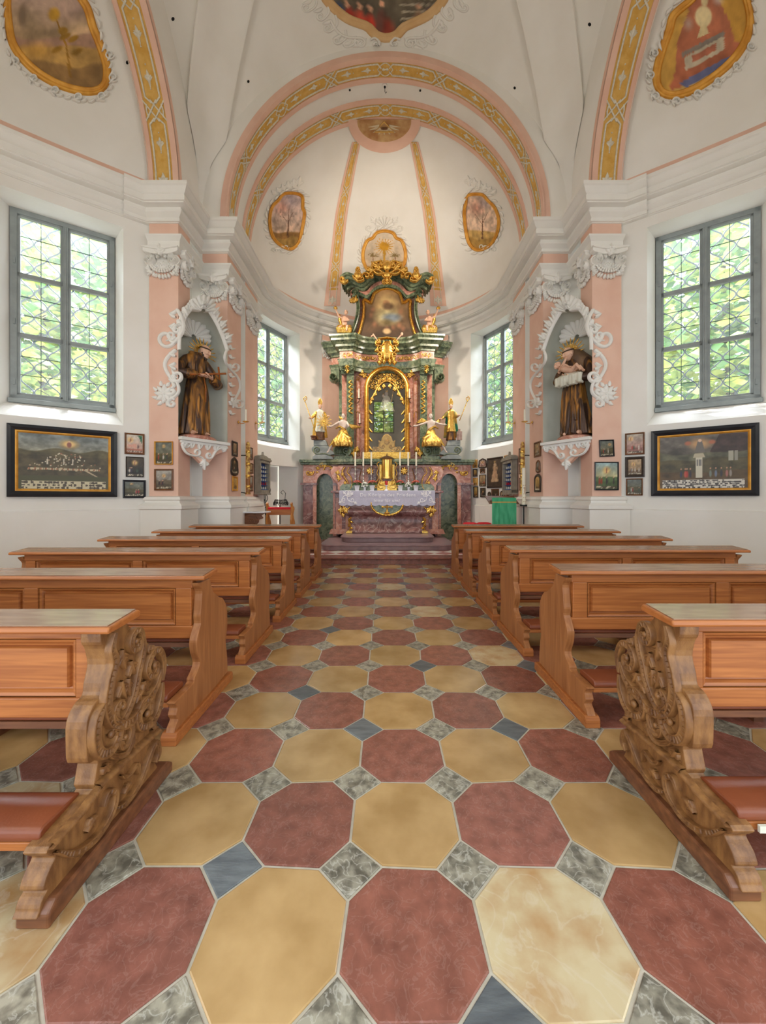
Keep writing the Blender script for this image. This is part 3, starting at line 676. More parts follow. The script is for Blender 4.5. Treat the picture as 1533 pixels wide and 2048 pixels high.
# ================================================================ pews
FARE = [(.45,.85),(.46,.83),(.50,.752),(.56,.71),(.60,.684),(.66,.66),(.715,.602),(.74,.54),(.747,.464),(.735,.39),(.715,.328),(.73,.25),(.745,.16),(.747,.08)]
NEARE = [(.20,.05),(.02,.05),(.02,.09),(.05,.12),(.03,.155),(.045,.19),(.03,.215),(.03,.235),(.22,.24),(.24,.267),(.29,.30),(.313,.339),(.284,.406),(.271,.45),(.271,.493),(.30,.54),(.327,.584),(.32,.63),(.327,.667),(.335,.73),(.342,.79),(.31,.83),(.30,.85)]
def profile(): return cat_rom(FARE, 3)+cat_rom(NEARE, 3)
def pew(L, d, label, grp, ox=0):
    """pew at origin: aisle end at x=0, running to x=d*L; y away from the camera"""
    t = thing('pew', label, 'pew', (0,0,0), grp)
    fr = lambda x0: (lambda u, v, h: Vector((d*(x0+h), u, v)))
    for x0 in (0, L-.05):
        m = M(); m.prism(profile(), fr(x0), 0, .05); e = m.build('end_panel', WOODZ, t, mods=[('bevel',.006)])
        m = M(); m.prism([(-.01,0),(.80,0),(.80,.055),(.78,.07),(.01,.07),(-.01,.055)], fr(x0-.02), 0, .09); m.build('floor_rail', WOODX, e, mods=[('bevel',.006)])
    m = M(); a = d*(-.05); b = d*(L+.05)
    P = [(.265,.874),(.26,.885),(.268,.90),(.45,.918),(.462,.905),(.455,.885)]; m.prism(P, fr(-.05), 0, L+.10); br = m.build('book_rest', WOODX, t, mods=[('bevel',.006)])
    m = M(); m.prism([(.278,.9015),(.278,.905),(.446,.9215),(.446,.918)], fr(-.035), 0, L+.07); m.build('rest_surface', TOPW, br)
    m = M(); m.prism([(.365,.415),(.70,.415),(.70,.445),(.365,.445)], fr(.052), 0, L-.104); sb = m.build('seat_board', WOODR, t)
    m = M(); m.prism([(.37,.446),(.37,.468),(.38,.474),(.68,.474),(.695,.465),(.695,.446)], fr(.056), 0, L-.112); m.build('seat_cushion', LEATH, sb, smooth='auto', mods=[('bevel',.005)])
    m = M(); m.box((min(d*.05,d*(L-.05)),.345,.49),(max(d*.05,d*(L-.05)),.363,.875)); bp = m.build('back_panel', WOODX, t)
    m = M(); x = .06; np_ = 2; wd = (L-.12)/np_
    def rect(x0, x1, z0_, z1_, y0, y1): m.box((min(d*x0,d*x1),y0,z0_),(max(d*x0,d*x1),y1,z1_))
    rect(.05,L-.05,.815,.875,.312,.346); rect(.05,L-.05,.49,.572,.312,.346)
    for k in range(np_+1): c = .06+k*wd; rect(max(.05,c-(.045 if 0<k<np_ else 0)-(.09 if k==np_ else 0)), min(L-.05, c+(.045 if 0<k<np_ else 0)+(.10 if k==0 else 0)), .571,.816,.314,.346)
    m.build('panel_frame', WOODX, bp, mods=[('bevel',.005)])
    for k in range(np_):
        x0 = .06+k*wd+(.105 if k == 0 else .05); x1 = .06+(k+1)*wd-(.05 if k == 0 else .095)
        m = M(); q = lambda e, y: [(d*(x0+e),y,.577+e),(d*(x1-e),y,.577+e),(d*(x1-e),y,.81-e),(d*(x0+e),y,.81-e)]
        R = [q(0,.322),q(.012,.326),q(.022,.340),q(.03,.342),q(.032,.330),q(.036,.322)]
        n_ = m.add([p for r in R for p in r], [(i,(i+1)%4,(i+1)%4+4,i+4) for r0 in [0] for i in range(4)]); 
        for r0 in range(1,5): m.f += [[n_+r0*4+i, n_+r0*4+(i+1)%4, n_+r0*4+4+(i+1)%4, n_+r0*4+4+i] for i in range(4)]; m.mi += [0]*4
        m.f.append([n_+20,n_+21,n_+22,n_+23]); m.mi.append(0)
        m.build('raised_panel', WOODX, bp)
    m = M(); m.prism([(.035,.195),(.22,.195),(.22,.225),(.035,.225)], fr(.05), 0, L-.1); k = m.build('kneeler_board', WOODX, t, mods=[('bevel',.004)])
    m = M(); m.prism([(.035,.226),(.03,.24),(.035,.262),(.05,.27),(.20,.27),(.215,.26),(.215,.226)], fr(.055), 0, L-.11); m.build('kneeler_cushion', LEATH, k, smooth='auto', mods=[('bevel',.006)])
    m = M(); m.prism([(.06,0),(.70,0),(.66,.05),(.40,.09),(.22,.13),(.20,.195),(.08,.195),(.10,.12),(.06,.05)], fr(L/2-.03), 0, .06); m.build('middle_support', WOODR, t)
    return t
LP = pew(2.19, -1, 'pine kneeling pew with brown kneeler, left of the aisle, second row from the camera', 'plain pine pews')
RP = pew(2.19, 1, 'pine kneeling pew with brown kneeler, right of the aisle, second row from the camera', 'plain pine pews')
ordn = ['second row from the camera','third row from the camera','fourth row from the camera','fifth row from the camera','last row before the chancel step']
for i in range(5):
    for d, P0 in ((-1, LP), (1, RP)):
        y = [2.17,3.24,4.32,5.38,6.45][i]+(.0 if d < 0 else [.17,.15,.06,.02,.0][i]); x = -1.195 if d < 0 else 1.235
        lb = 'plain pine kneeling pew %s of the aisle, %s' % ('left' if d < 0 else 'right', ordn[i])
        if i == 0: P0.location = (x, y, 0); P0['label'] = lb
        else: dup(P0, (x, y, 0), lb)

# carved front pews
CF = [(.39,.893),(.40,.844),(.455,.80),(.463,.75),(.475,.731),(.50,.722),(.544,.715),(.55,.68),(.53,.66),(.585,.63),(.64,.54),(.645,.48),(.64,.418),(.62,.327),(.60,.27),(.596,.24),(.61,.198),(.597,.124),(.62,.07)]
CN = [(.22,.04),(-.02,.04),(-.03,.06),(-.02,.085),(.0,.10),(-.015,.115),(.0,.15),(.03,.18),(.01,.205),(.01,.235),(.20,.262),(.204,.294),(.213,.327),(.221,.38),(.175,.40),(.167,.475),(.17,.556),(.203,.602),(.244,.62),(.253,.663),(.272,.729),(.258,.797),(.24,.83),(.24,.893)]
def carved(L, d, label, x, y):
    t = pew(L, d, label, None); t['category'] = 'pew'
    for c in list(t.children):
        if c.name.startswith('end_panel'):
            for g in list(c.children): bpy.data.objects.remove(g)
            bpy.data.objects.remove(c)
        elif c.name.startswith('book_rest'):
            c.data.transform(Matrix.Translation((0,-.05,-.005))); [g_.data.transform(Matrix.Translation((0,-.05,-.005))) for g_ in c.children]
        elif c.name.startswith(('back_panel',)): pass
    for x0 in (0, L-.07):
        fr = lambda u, v, h, x0=x0: Vector((d*(x0+h), u, v))
        m = M(); m.prism(cat_rom(CF,3)+cat_rom(CN,3), fr, 0, .08); e = m.build('carved_end_panel', CARV, t, mods=[('bevel',.008)])
        m = M(); m.prism([(-.03,0),(.70,0),(.70,.045),(.66,.075),(-.0,.075),(-.03,.05)], lambda u, v, h: fr(u, v, h-.03), 0, .11); m.build('floor_rail', WOODR, e, mods=[('bevel',.008)])
        if x0: continue
        f = lambda u, v, h=0: Vector((d*(-h), u, v)); m = M()
        def fillet(P, w_, hh=.03, rib=True):
            n = len(P); W = [w_*min(1, .3+min(i, n-1-i)/(n*.22)) for i in range(n)]
            m.stroke(P, W, hh, f, prof=((-1,0),(-.95,.8),(-.7,1),(-.5,.55),(.5,.55),(.7,1),(.95,.8),(1,0)))
            if rib:
                D = 0
                for q in range(1, n-1):
                    D += math.hypot(P[q][0]-P[q-1][0], P[q][1]-P[q-1][1])
                    if D > .017:
                        D = 0; a, b = P[q-1], P[q+1]; l = math.hypot(b[0]-a[0], b[1]-a[1]) or 1; nx, ny = -(b[1]-a[1])/l, (b[0]-a[0])/l; w2 = W[q]*.36
                        m.stroke([(P[q][0]-nx*w2, P[q][1]-ny*w2), (P[q][0]+nx*w2, P[q][1]+ny*w2)], .006, hh*.85, f)
        CR = lambda P: cat_rom(P, 7)
        fillet(CR([(.475,.75),(.455,.80),(.415,.81),(.39,.775),(.405,.735),(.44,.73),(.445,.76),(.425,.765)]), .03)
        fillet(CR([(.455,.80),(.475,.74),(.465,.68),(.44,.62),(.42,.56),(.38,.50),(.335,.47),(.30,.49),(.295,.53),(.325,.55),(.345,.52)]), .034)
        fillet(CR([(.29,.85),(.275,.79),(.29,.73),(.265,.66),(.25,.58),(.275,.50),(.33,.45),(.40,.43),(.47,.45),(.53,.47),(.58,.50),(.61,.56)]), .045)
        fillet(CR([(.62,.50),(.635,.58),(.60,.655),(.54,.66),(.505,.61),(.53,.56),(.575,.565),(.575,.60),(.555,.605)]), .036)
        fillet(CR([(.62,.49),(.615,.42),(.58,.36),(.52,.34),(.455,.37),(.44,.43),(.48,.47),(.53,.45),(.53,.40),(.50,.395)]), .038)
        fillet(CR([(.255,.60),(.205,.56),(.19,.48),(.215,.41),(.27,.385),(.315,.42),(.30,.46),(.265,.45)]), .042)
        fillet(CR([(.36,.44),(.40,.40),(.385,.355),(.345,.35),(.33,.385),(.355,.395)]), .028, .026, False)
        fillet(CR([(.26,.38),(.30,.34),(.36,.31),(.40,.33),(.41,.36)]), .024, .024, False)
        fillet(CR([(.53,.71),(.52,.685),(.54,.675),(.55,.70)]), .02, .025, False)
        for u, v, r in ((.425,.765,.014),(.34,.525,.016),(.56,.60,.016),(.505,.40,.018),(.27,.45,.016),(.355,.385,.012)): m.ell(f(u, v, .02), (r*.8, r, r), 8, 6)
        m.stroke([(.205,.285),(.30,.283),(.45,.276),(.60,.265)], .03, .034, f); m.stroke([(.0,.245),(.12,.25),(.215,.275)], .028, .03, f)
        fillet(CR([(.02,.21),(.10,.13),(.20,.10),(.28,.13),(.30,.19),(.26,.22),(.23,.19)]), .026, .026); fillet(CR([(.30,.13),(.36,.10),(.46,.12),(.53,.19),(.58,.22),(.60,.16),(.57,.13)]), .026, .026); fillet(CR([(.34,.235),(.38,.20),(.44,.21),(.45,.16)]), .018, .022, False)
        for u, v, a, l in ((.40,.69,-1.2,.09),(.385,.62,-1.5,.08),(.34,.63,-1.3,.09),(.49,.56,-1.1,.07),(.41,.345,-1.4,.05),(.24,.345,-1.0,.05),(.48,.52,-2.6,.06),(.345,.76,-1.4,.09),(.15,.16,.4,.06),(.40,.16,-2.9,.05),(.55,.30,-.3,.05)): acanthus(m, u, v, a, l, .024, .022, f, 3)
        m.build('carved_scrollwork', CARV, e, smooth=True)
    t.location = (x, y, 0); return t
carved(2.23, -1, 'front pew left of the aisle with dark end panel carved in rocaille scrolls', -1.12, 1.275)
CRP = carved(2.1, 1, 'front pew right of the aisle with dark end panel carved in rocaille scrolls', 1.225, 1.36)
m = M(); m.box((1.34,1.375,.20),(1.39,1.385,.225)); m.box((1.378,1.372,.17),(1.388,1.378,.20)); 
tp = m.build('adhesive_tape', CLOTH); tag(tp, 'scrap of pale adhesive tape stuck on the right front pew kneeler board', 'tape')

# ================================================================ stucco ornament on the piers
def capital(o, u, n, wd, label, e0=1, e1=1):
    f = frame(o, u, n); t = thing('pilaster_capital', label, 'capital', Vector(o), 'stucco capitals of the pier pilasters'); w2 = wd/2
    m = M(); P = [(-w2-.05*e0,.47),(-w2-.05*e0,.41),(-w2,.385),(-w2*.5,.35),(w2*.5,.35),(w2,.385),(w2+.05*e1,.41),(w2+.05*e1,.47),(0,.42)]
    m.prism(P, f, .004, .12); m.prism([(-w2-.06*e0,.465),(-w2-.06*e0,.488),(w2+.06*e1,.488),(w2+.06*e1,.465),(0,.41)], f, .004, .15); m.build('abacus', STUCCO, t, mods=[('bevel',.008)])
    for s in (-1, 1):
        m = M(); c = (s*(w2-.045), .265); m.stroke(spi(c[0], c[1], .105, PI/2, 2.1, s, .08, 40), .026, .07, lambda a, b, h=0: f(a, b, .05+h)); m.ell(f(c[0],c[1],.07), (.024,)*3, 8, 6); m.prism(ell2(c, .10), f, .004, .06)
        m.build('volute', STUCCO, t, smooth='auto')
    m = M(); r = random.Random(int(wd*1000)); m.prism([(-w2+.03,.36),(-w2+.05,.20),(-w2*.5,.09),(0,.06),(w2*.5,.09),(w2-.05,.20),(w2-.03,.36)], f, .003, .03)
    for k in range(15):
        a = PI*(k+.5)/15; x = -(w2-.02)*math.cos(a); y = .17-.19*math.sin(a); leaf(m, x, y+.03, -PI/2-1.1*math.cos(a)+r.uniform(-.3,.3), .075, .045, .05, lambda p, q, h=0: f(p, q, .015+h), .3*(-1)**k)
    for k in range(13):
        a = PI*(k+.5)/13; x = -(w2-.06)*math.cos(a); y = .19-.13*math.sin(a); m.ell(f(x,y,.05), (.026,.026,.026), 6, 5); m.ell(f(x*.86,y+.03,.06), (.022,.022,.022), 6, 5)
    for s in (-1, 1):
        for q in range(3): rosette(m, s*(w2-.012), .13-.055*q, .042-.006*q, .04, lambda p, q_, h=0: f(p, q_, .01+h), 6)
    for q in range(5):
        a = (q-2)*.42; rosette(m, a*wd*.36, .22-.02*abs(q-2), .05, .05, f, 6); leaf(m, a*wd*.36, .15, -PI/2+a*.6, .10, .045, .035, f, .1)
    m.build('garland', STUCCO, t, smooth=True)
    m = M(); g = lambda a, b, h=0: f(a,b,h+.11); acanthus(m, 0, .30, PI/2, .22, .07, .06, g, 3); rosette(m, 0, .42, .06, .06, g, 6)
    for q in (-.15,-.07,.07,.15): rosette(m, q*wd/.54, .32, .035, .04, lambda a, b, h=0: f(a,b,h+.06), 5)
    m.build('fleuron', STUCCO, t, smooth=True)
    return t
def ell2(c, r, n=20): return [(c[0]+r*math.cos(2*PI*i/n), c[1]+r*math.sin(2*PI*i/n)) for i in range(n)]
for s in (-1, 1):
    sd = 'left' if s < 0 else 'right'; Z = 5.49
    capital((s*4.10,7.12,Z), (1,0,0), (0,-1,0), .54, 'white stucco volute capital on the front of the %s outer pilaster' % sd)
    capital((s*3.83,7.36,Z), (0,s,0), (-s,0,0), .36, 'white stucco capital on the aisle side of the %s outer pilaster' % sd)
    capital((s*3.54,8.0,Z), (1,0,0), (0,-1,0), .48, 'white stucco capital above the statue niche on the %s inner pilaster' % sd)
    capital((s*3.28,8.37,Z), (0,s,0), (-s,0,0), .62, 'white stucco capital on the aisle side of the %s inner pilaster' % sd)
    capital((s*3.28,9.45,Z), (0,s,0), (-s,0,0), .72, 'white stucco capital of the %s chancel pilaster next to the window' % sd)

def mk_map(base, s): return (lambda a, b, h=0: (lambda p: Vector((s*-p.x, p.y, p.z)) if s > 0 else p)(base(a, b, h)))
for s in (-1, 1):
    sd = 'left' if s < 0 else 'right'; P, L, nn, ledge = NICHE[s]
    t = thing('niche_surround', 'white rocaille stucco framing the statue niche on the %s pier' % sd, 'stucco ornament', (s*3.83, 7.1, 2.5))
    fa = mk_map(planemap((0,7.115,0), (0,-1,0)), s); fb = mk_map(planemap((-3.275,0,0), (1,0,0)), s)
    A1 = Vector((-3.83,7.12,0)); nrm = Vector((.848,-.53,0)); fn = mk_map(planemap(A1+nrm*.02, nrm), s)
    m = M()
    for P_, w_ in ((scurve(352,700,345,760,.3,.2,1),7),(scurve(355,620,345,690,.25,.25,-1),7),(spi(344,672,9,1,1.4,1),5),(scurve(352,760,340,800,-.3,.2,1),6),(scurve(356,590+30,350,655,-.3,.2,1),6)): m.stroke(P_, w_, .05, fa, taper=1)
    for k in range(12): leaf(m, 354-(k%3), 622+k*13, 2.4+(k%2)*.9, 14, 6, .05, fa, .3)
    for k in range(7): leaf(m, 352, 745+k*6, 2.1+(k%2)*1.8, 13, 5, .05, fa, .3)
    m.build('scroll_border', STUCCO, t, smooth=True)
    m = M(); rosette(m, 329, 788, 19, .045, fa, 8); m.stroke([(329,775),(329,800)], 6, .06, fa)
    for k in range(8): a = k*PI/4+.39; leaf(m, 329+14*math.cos(a), 788+16*math.sin(a), a, 10, 6, .04, fa, .4)
    m.build('cross_rosette', STUCCO, t, smooth=True)
    m = M(); P_ = [(358,700),(360,668),(372,632),(392,612),(410,612),(430,640),(445,672),(455,702)]; cr = cat_rom(P_, 5); m.stroke(cr, 7, .05, fn)
    for k, (a, b) in enumerate(cr[3:-3]):
        t_ = k/(len(cr)-7); ang = PI-PI*t_; acanthus(m, a, b, -ang if False else -(PI-PI*t_)+0, 0.01, 0.01, .001, fn, 1) if False else leaf(m, a, b, -math.sin(t_*3)-.2-(1-t_)*1.6, 12+5*math.sin(PI*t_), 6, .06, fn, .3)
    shell(m, 402, 625, -1.5, 34, .09, fn, 9, 2.6); rosette(m, 402, 612, 9, .12, fn, 6)
    for q in ((372,632,-2.0),(385,618,-1.9),(424,630,-.9),(438,655,-.8),(364,655,-2.2),(448,680,-.6)): acanthus(m, q[0], q[1], q[2], 19, 7, .08, fn, 3)
    m.build('shell_crest', STUCCO, t, smooth=True)
    m = M()
    for k in range(16): leaf(m, 458+(k%2)*2, 690+k*9.3, (-.5 if k%2 else .9), 9, 4, .04, fb, .3)
    for P_, w_ in ((scurve(460,690,462,740,.25,.2,1),3.5),(scurve(462,740,468,800,-.25,.2,1),3.5),(spi(468,800,7,0,1.4,1),3)): m.stroke(P_, w_, .04, fb, taper=1)
    for k in range(8): a = k*PI/4; leaf(m, 468, 805, a, 11, 4, .035, fb, .3)
    m.build('side_border', STUCCO, t, smooth=True)
    # console below the shelf
    c = thing('niche_console', 'pink and white stucco bracket below the %s niche shelf' % sd, 'bracket', (s*3.6,7.5,2.2)); fc = mk_map(planemap(A1+nrm*.01, nrm), s)
    m = M(); m.prism([(361,884),(456,893),(448,903),(432,910),(418,926),(403,926),(385,908),(368,900)], fc, -.10, 0); m.build('bracket_body', PINK, c)
    m = M()
    for P_, w_ in ((scurve(363,888,392,912,.2,.2,1),4.5),(scurve(454,896,424,914,-.2,.2,-1),4.5),(spi(372,890,6,0,1.4,1),3),(spi(446,898,6,2,1.4,-1),3),(scurve(396,912,408,928,-.2,.2,1),4)): m.stroke(P_, w_, .05, fc, taper=1)
    for k in range(12): leaf(m, 364+k*8, 884+k*.9, 1.2+(k%2)*.7, 11, 5, .05, fc, .2)
    acanthus(m, 408, 918, 1.57, 22, 8, .05, fc, 3); m.build('bracket_scrolls', STUCCO, c, smooth=True)
    m = M(); fs = lambda a, b, h=0: Vector(P(L/2+a, .40-.55*abs(a)**1.5-h, b))
    shell(m, 0, 4.62, PI/2, .40, .05, fs, 11, 3.0); m.build('niche_shell', STUCCO, t, smooth=True)

# ================================================================ frescoes
def vnoise(u, v, s, seed=0):
    r = np.random.RandomState(seed); G = r.rand(64, 64); x = (u*s) % 63; y = (v*s) % 63; i = x.astype(int); j = y.astype(int); fx = x-i; fy = y-j
    fx = fx*fx*(3-2*fx); fy = fy*fy*(3-2*fy); a = G[i,j]; b = G[(i+1)%64,j]; c = G[i,(j+1)%64]; d = G[(i+1)%64,(j+1)%64]
    return (a*(1-fx)+b*fx)*(1-fy)+(c*(1-fx)+d*fx)*fy
def fbm(u, v, s, seed=0): return sum(vnoise(u, v, s*2**k, seed+k)*.5**(k+1) for k in range(4))/.94
class Paint:
    def __init__(s, u, v, base): s.u = np.asarray(u, float); s.v = np.asarray(v, float); s.c = np.zeros((len(s.u), 3))+np.array(base, float)
    def mix(s, mask, col): m = np.clip(mask, 0, 1)[:, None]; s.c = s.c*(1-m)+np.array(col, float)*m; return s
    def grad(s, v0, v1, c0, c1): t = np.clip((s.v-v0)/(v1-v0), 0, 1)[:, None]; s.c = np.array(c0)*(1-t)+np.array(c1)*t; return s
    def blob(s, x, y, rx, ry, col, soft=.25, a=1, ang=0):
        dx, dy = s.u-x, s.v-y; c, q = math.cos(ang), math.sin(ang); X = (dx*c+dy*q)/rx; Y = (-dx*q+dy*c)/ry; d = np.sqrt(X*X+Y*Y); return s.mix(np.clip((1-d)/soft, 0, 1)*a, col)
    def poly(s, P, col, a=1):
        ins = np.zeros(len(s.u), bool); n = len(P)
        for i in range(n):
            x0, y0 = P[i]; x1, y1 = P[(i+1)%n]
            if y0 == y1: continue
            cnd = ((y0 > s.v) != (y1 > s.v)) & (s.u < (x1-x0)*(s.v-y0)/(y1-y0)+x0); ins ^= cnd
        return s.mix(ins*a, col)
    def hill(s, y, amp, seed, col, f=3, a=1): h = y+amp*(vnoise(s.u+3.1, s.u*0+.3, f, seed)-.5)*2; return s.mix(np.clip((h-s.v)/.02, 0, 1)*a, col)
    def noise(s, k, amt, seed=0): s.c = s.c*(1+amt*(fbm(s.u, s.v, k, seed)-.5)[:, None]*2); return s
    def out(s):
        c = np.clip(s.c, 0, 255)/255; lin = np.where(c <= .04045, c/12.92, ((c+.055)/1.055)**2.4); return np.hstack([lin, np.ones((len(lin), 1))])
def fresco(label, outline, fmap, painter, frame_w, fm_mat=GOLDF, fh=.05, rings=30, na=96, grp=None, border=None, cat='fresco', k=5):
    C = cat_rom(outline, k, True); cx = sum(p[0] for p in C)/len(C); cy = sum(p[1] for p in C)/len(C)
    Ls = [0]
    for i in range(len(C)): a, b = C[i], C[(i+1)%len(C)]; Ls.append(Ls[-1]+math.hypot(b[0]-a[0], b[1]-a[1]))
    Q = []
    for i in range(na):
        s_ = Ls[-1]*i/na; j = max(q for q in range(len(C)) if Ls[q] <= s_); t = (s_-Ls[j])/(Ls[j+1]-Ls[j]); a, b = C[j], C[(j+1)%len(C)]; Q.append((a[0]+(b[0]-a[0])*t, a[1]+(b[1]-a[1])*t))
    root = thing('framed_fresco', label, cat, fmap(cx, cy, 0), grp)
    P2 = [(cx, cy)]; m = M()
    for r in range(1, rings+1):
        for q in Q: P2.append((cx+(q[0]-cx)*.97*r/rings, cy+(q[1]-cy)*.97*r/rings))
    m.add([fmap(a, b, .006) for a, b in P2], [(0, 1+i, 1+(i+1)%na) for i in range(na)]+[(1+r*na+i, 1+(r+1)*na+i, 1+(r+1)*na+(i+1)%na, 1+r*na+(i+1)%na) for r in range(rings-1) for i in range(na)])
    xs = [q[0] for q in Q]; ys = [q[1] for q in Q]; U = [(a-min(xs))/(max(xs)-min(xs)) for a, b in P2]; W_ = [(max(ys)-b)/(max(ys)-min(ys)) for a, b in P2]
    p = Paint(U, W_, (180,150,120)); painter(p); m.build('painting', PAINTM, root, smooth=True, colors=p.out())
    m = M(); m.stroke(Q, frame_w, fh, fmap, close=True, prof=((-1,0),(-.9,.5),(-.55,1),(-.2,.45),(.1,.4),(.45,.8),(.8,.5),(1,0))); m.build('frame', fm_mat, root, smooth=True)
    if border:
        m = M(); border(m, Q, (cx, cy)); m.build('stucco_border', STUCCO, root, smooth=True)
    return root
def p_rose(p):
    p.grad(.1, 1, (176,140,90), (214,190,168)).noise(4, .25, 3)
    for x, y, a in ((.2,.85,1),(.5,.7,.9),(.75,.75,.8)): p.blob(x, y, .3, .2, (160,132,130), .8, a*.5)
    p.hill(.48, .05, 2, (168,132,110), 3); p.hill(.38, .06, 5, (190,150,84), 4); p.hill(.25, .05, 9, (150,116,70), 5); p.blob(.3,.35,.22,.1,(206,156,72),.8,.8)
    p.poly([(.62,.12),(.65,.12),(.60,.4),(.5,.62),(.49,.6),(.585,.38)], (150,110,40)); p.blob(.47,.66,.07,.07,(196,150,50),.4); p.blob(.56,.52,.06,.04,(160,120,40),.4)
    for x, y in ((.5,.36),(.7,.34),(.66,.45),(.58,.47)): p.blob(x, y, .07, .03, (156,116,38), .4, 1, .4)
    p.noise(12, .25, 8); p.blob(.15,.65,.05,.12,(120,100,80),.5,.7)
def p_urn(p):
    p.grad(0, 1, (172,100,70), (190,120,90)).noise(5, .2, 4)
    p.poly([(0,0),(0,1),(.28,1),(.34,.7),(.22,.45),(.2,.2),(.12,0)], (206,160,76)); p.poly([(1,1),(.62,1),(.66,.8),(.78,.62),(.84,.45),(1,.45)], (200,152,66)); p.poly([(.3,1),(.62,1),(.5,.86),(.38,.86)], (212,170,90))
    p.poly([(.05,.0),(.95,.3),(1,.2),(.5,-.1)], (208,170,96)); p.poly([(.24,.10),(.8,.34),(.86,.30),(.32,.06)], (106,112,150)); p.poly([(.30,.2),(.72,.38),(.72,.5),(.3,.32)], (196,184,160)); p.poly([(.28,.32),(.73,.50),(.72,.54),(.27,.36)], (140,130,120)); p.poly([(.38,.27),(.64,.38),(.64,.44),(.38,.33)], (180,110,84))
    p.blob(.5,.66,.10,.10,(226,208,160),.2); p.blob(.51,.8,.04,.07,(222,204,156),.3); p.poly([(.44,.48),(.56,.52),(.53,.6),(.47,.58)], (216,198,150)); p.blob(.66,.8,.08,.06,(210,196,190),.9,.8); p.blob(.34,.6,.07,.08,(206,190,180),.9,.7); p.noise(14, .15, 9)
def p_tree(seed, c1, c2):
    def g(p):
        p.grad(.2, 1, (216,186,160), c1).noise(5, .2, seed); p.blob(.35,.75,.3,.2,(200,140,120),.9,.7); p.blob(.6,.85,.25,.15,(150,140,150),.9,.6)
        p.hill(.34, .05, seed+1, c2, 3); p.hill(.22, .04, seed+3, (170,134,70), 4)
        p.poly([(.5,.2),(.54,.2),(.55,.5),(.52,.5)], (110,74,54))
        for a, b, x, y in ((.53,.45,.3,.66),(.53,.48,.7,.7),(.53,.5,.55,.8),(.45,.55,.2,.6),(.6,.58,.8,.6)): p.poly([(a-.008,b),(a+.012,b),(x+.004,y),(x-.004,y)], (120,84,64))
        p.noise(16, .3, seed+5)
    return g
def p_sun(p):
    p.grad(0, 1, (206,176,140), (222,206,184)).noise(5, .1, 2); p.hill(.25, .05, 4, (190,150,84), 4)
    for k in range(18): a = 2*PI*k/18; p.poly([(.5+.02*math.cos(a+1.57), .68+.02*math.sin(a+1.57)), (.5-.02*math.cos(a+1.57), .68-.02*math.sin(a+1.57)), (.5+.27*math.cos(a), .68+.22*math.sin(a))], (204,150,40))
    p.blob(.5,.68,.11,.09,(206,150,36),.15); p.poly([(.47,.3),(.53,.3),(.52,.6),(.48,.6)], (200,150,50)); p.blob(.5,.28,.13,.05,(150,120,90),.3)
    for x in (.24,.76):
        p.poly([(x-.015,.1),(x+.015,.1),(x+.01,.5),(x-.01,.5)], (150,110,80))
        for k in range(9): a = PI*k/8; p.poly([(x,.47),(x+.02,.5),(x+.16*math.cos(a), .5+.13*math.sin(a)-.03)], (140,116,70))
    p.noise(14, .12, 5)
def p_vault(p):
    p.grad(0, 1, (92,84,70), (150,130,104)).noise(6, .3, 3)
    for k in range(26): p.poly([(.62,.02+k*.03),(1,.02+k*.03),(1,.03+k*.03),(.62,.03+k*.03)], (170,160,140)); 
    for x, y, c in ((.38,.03,(186,60,44)),(.30,.05,(196,80,60)),(.22,.06,(176,56,44)),(.14,.08,(60,80,120)),(.47,.05,(110,70,60)),(.76,.04,(150,110,84)),(.84,.06,(120,96,100)),(.52,.01,(150,60,44))): p.blob(x, y, .06, .09, c, .35)
    for x, y in ((.3,.14),(.38,.13),(.2,.15),(.47,.15),(.76,.14)): p.blob(x, y, .02, .018, (210,160,130), .3)
    p.noise(20, .25, 7)
LROSE = [(15,-5),(20,65),(33,101),(65,137),(104,163),(147,179),(186,183),(209,170),(214,137),(202,95),(186,55),(176,20),(163,-2),(140,-28),(108,-44),(70,-50),(34,-34)]
URN = [(1385,-2),(1349,30),(1340,59),(1327,95),(1315,140),(1317,173),(1336,190),(1369,187),(1408,168),(1457,130),(1488,90),(1501,49),(1497,10),(1484,-22),(1455,-44),(1420,-46),(1398,-28)]
def brd(sgn, fm):
    def g(m, Q, c):
        n = len(Q)
        for i in range(0, n, 3):
            q = Q[i]; a = math.atan2(q[1]-c[1], q[0]-c[0]); x, y = q[0]+12*math.cos(a), q[1]+12*math.sin(a)
            low = q[1] > c[1]+20
            if low and i % 6 == 0: m.stroke(spi(x+4*math.cos(a), y+4*math.sin(a), 10, a, 1.5, 1), 4, .06, fm, taper=1)
            elif not low: leaf(m, x, y, a+1.2*sgn, 18, 7, .06, fm, .5*sgn)
        for k in range(0, n, 2):
            q = Q[k]; 
            if q[1] > c[1]+30: a = math.atan2(q[1]-c[1], q[0]-c[0]); leaf(m, q[0]+16*math.cos(a), q[1]+18*math.sin(a), a+1.0, 12, 6, .06, fm, .6)
    return g
fL = pxmap(BVD[-1]); fR = pxmap(BVD[1]); fS = pxmap(BVS)
fresco('gold-framed ceiling fresco of a rose in a landscape, upper left conch', LROSE, fL, p_rose, 17, border=brd(1, fL))
fresco('gold-framed ceiling fresco of a white urn on a plinth, upper right conch', URN, fR, p_urn, 17, border=brd(-1, fR))
def brd2(m, Q, c):
    n = len(Q)
    for i in range(0, n, 4):
        q = Q[i]; a = math.atan2(q[1]-c[1], q[0]-c[0]); leaf(m, q[0]+5*math.cos(a), q[1]+5*math.sin(a), a+.9, 12, 5, .05, apse_map, .4)
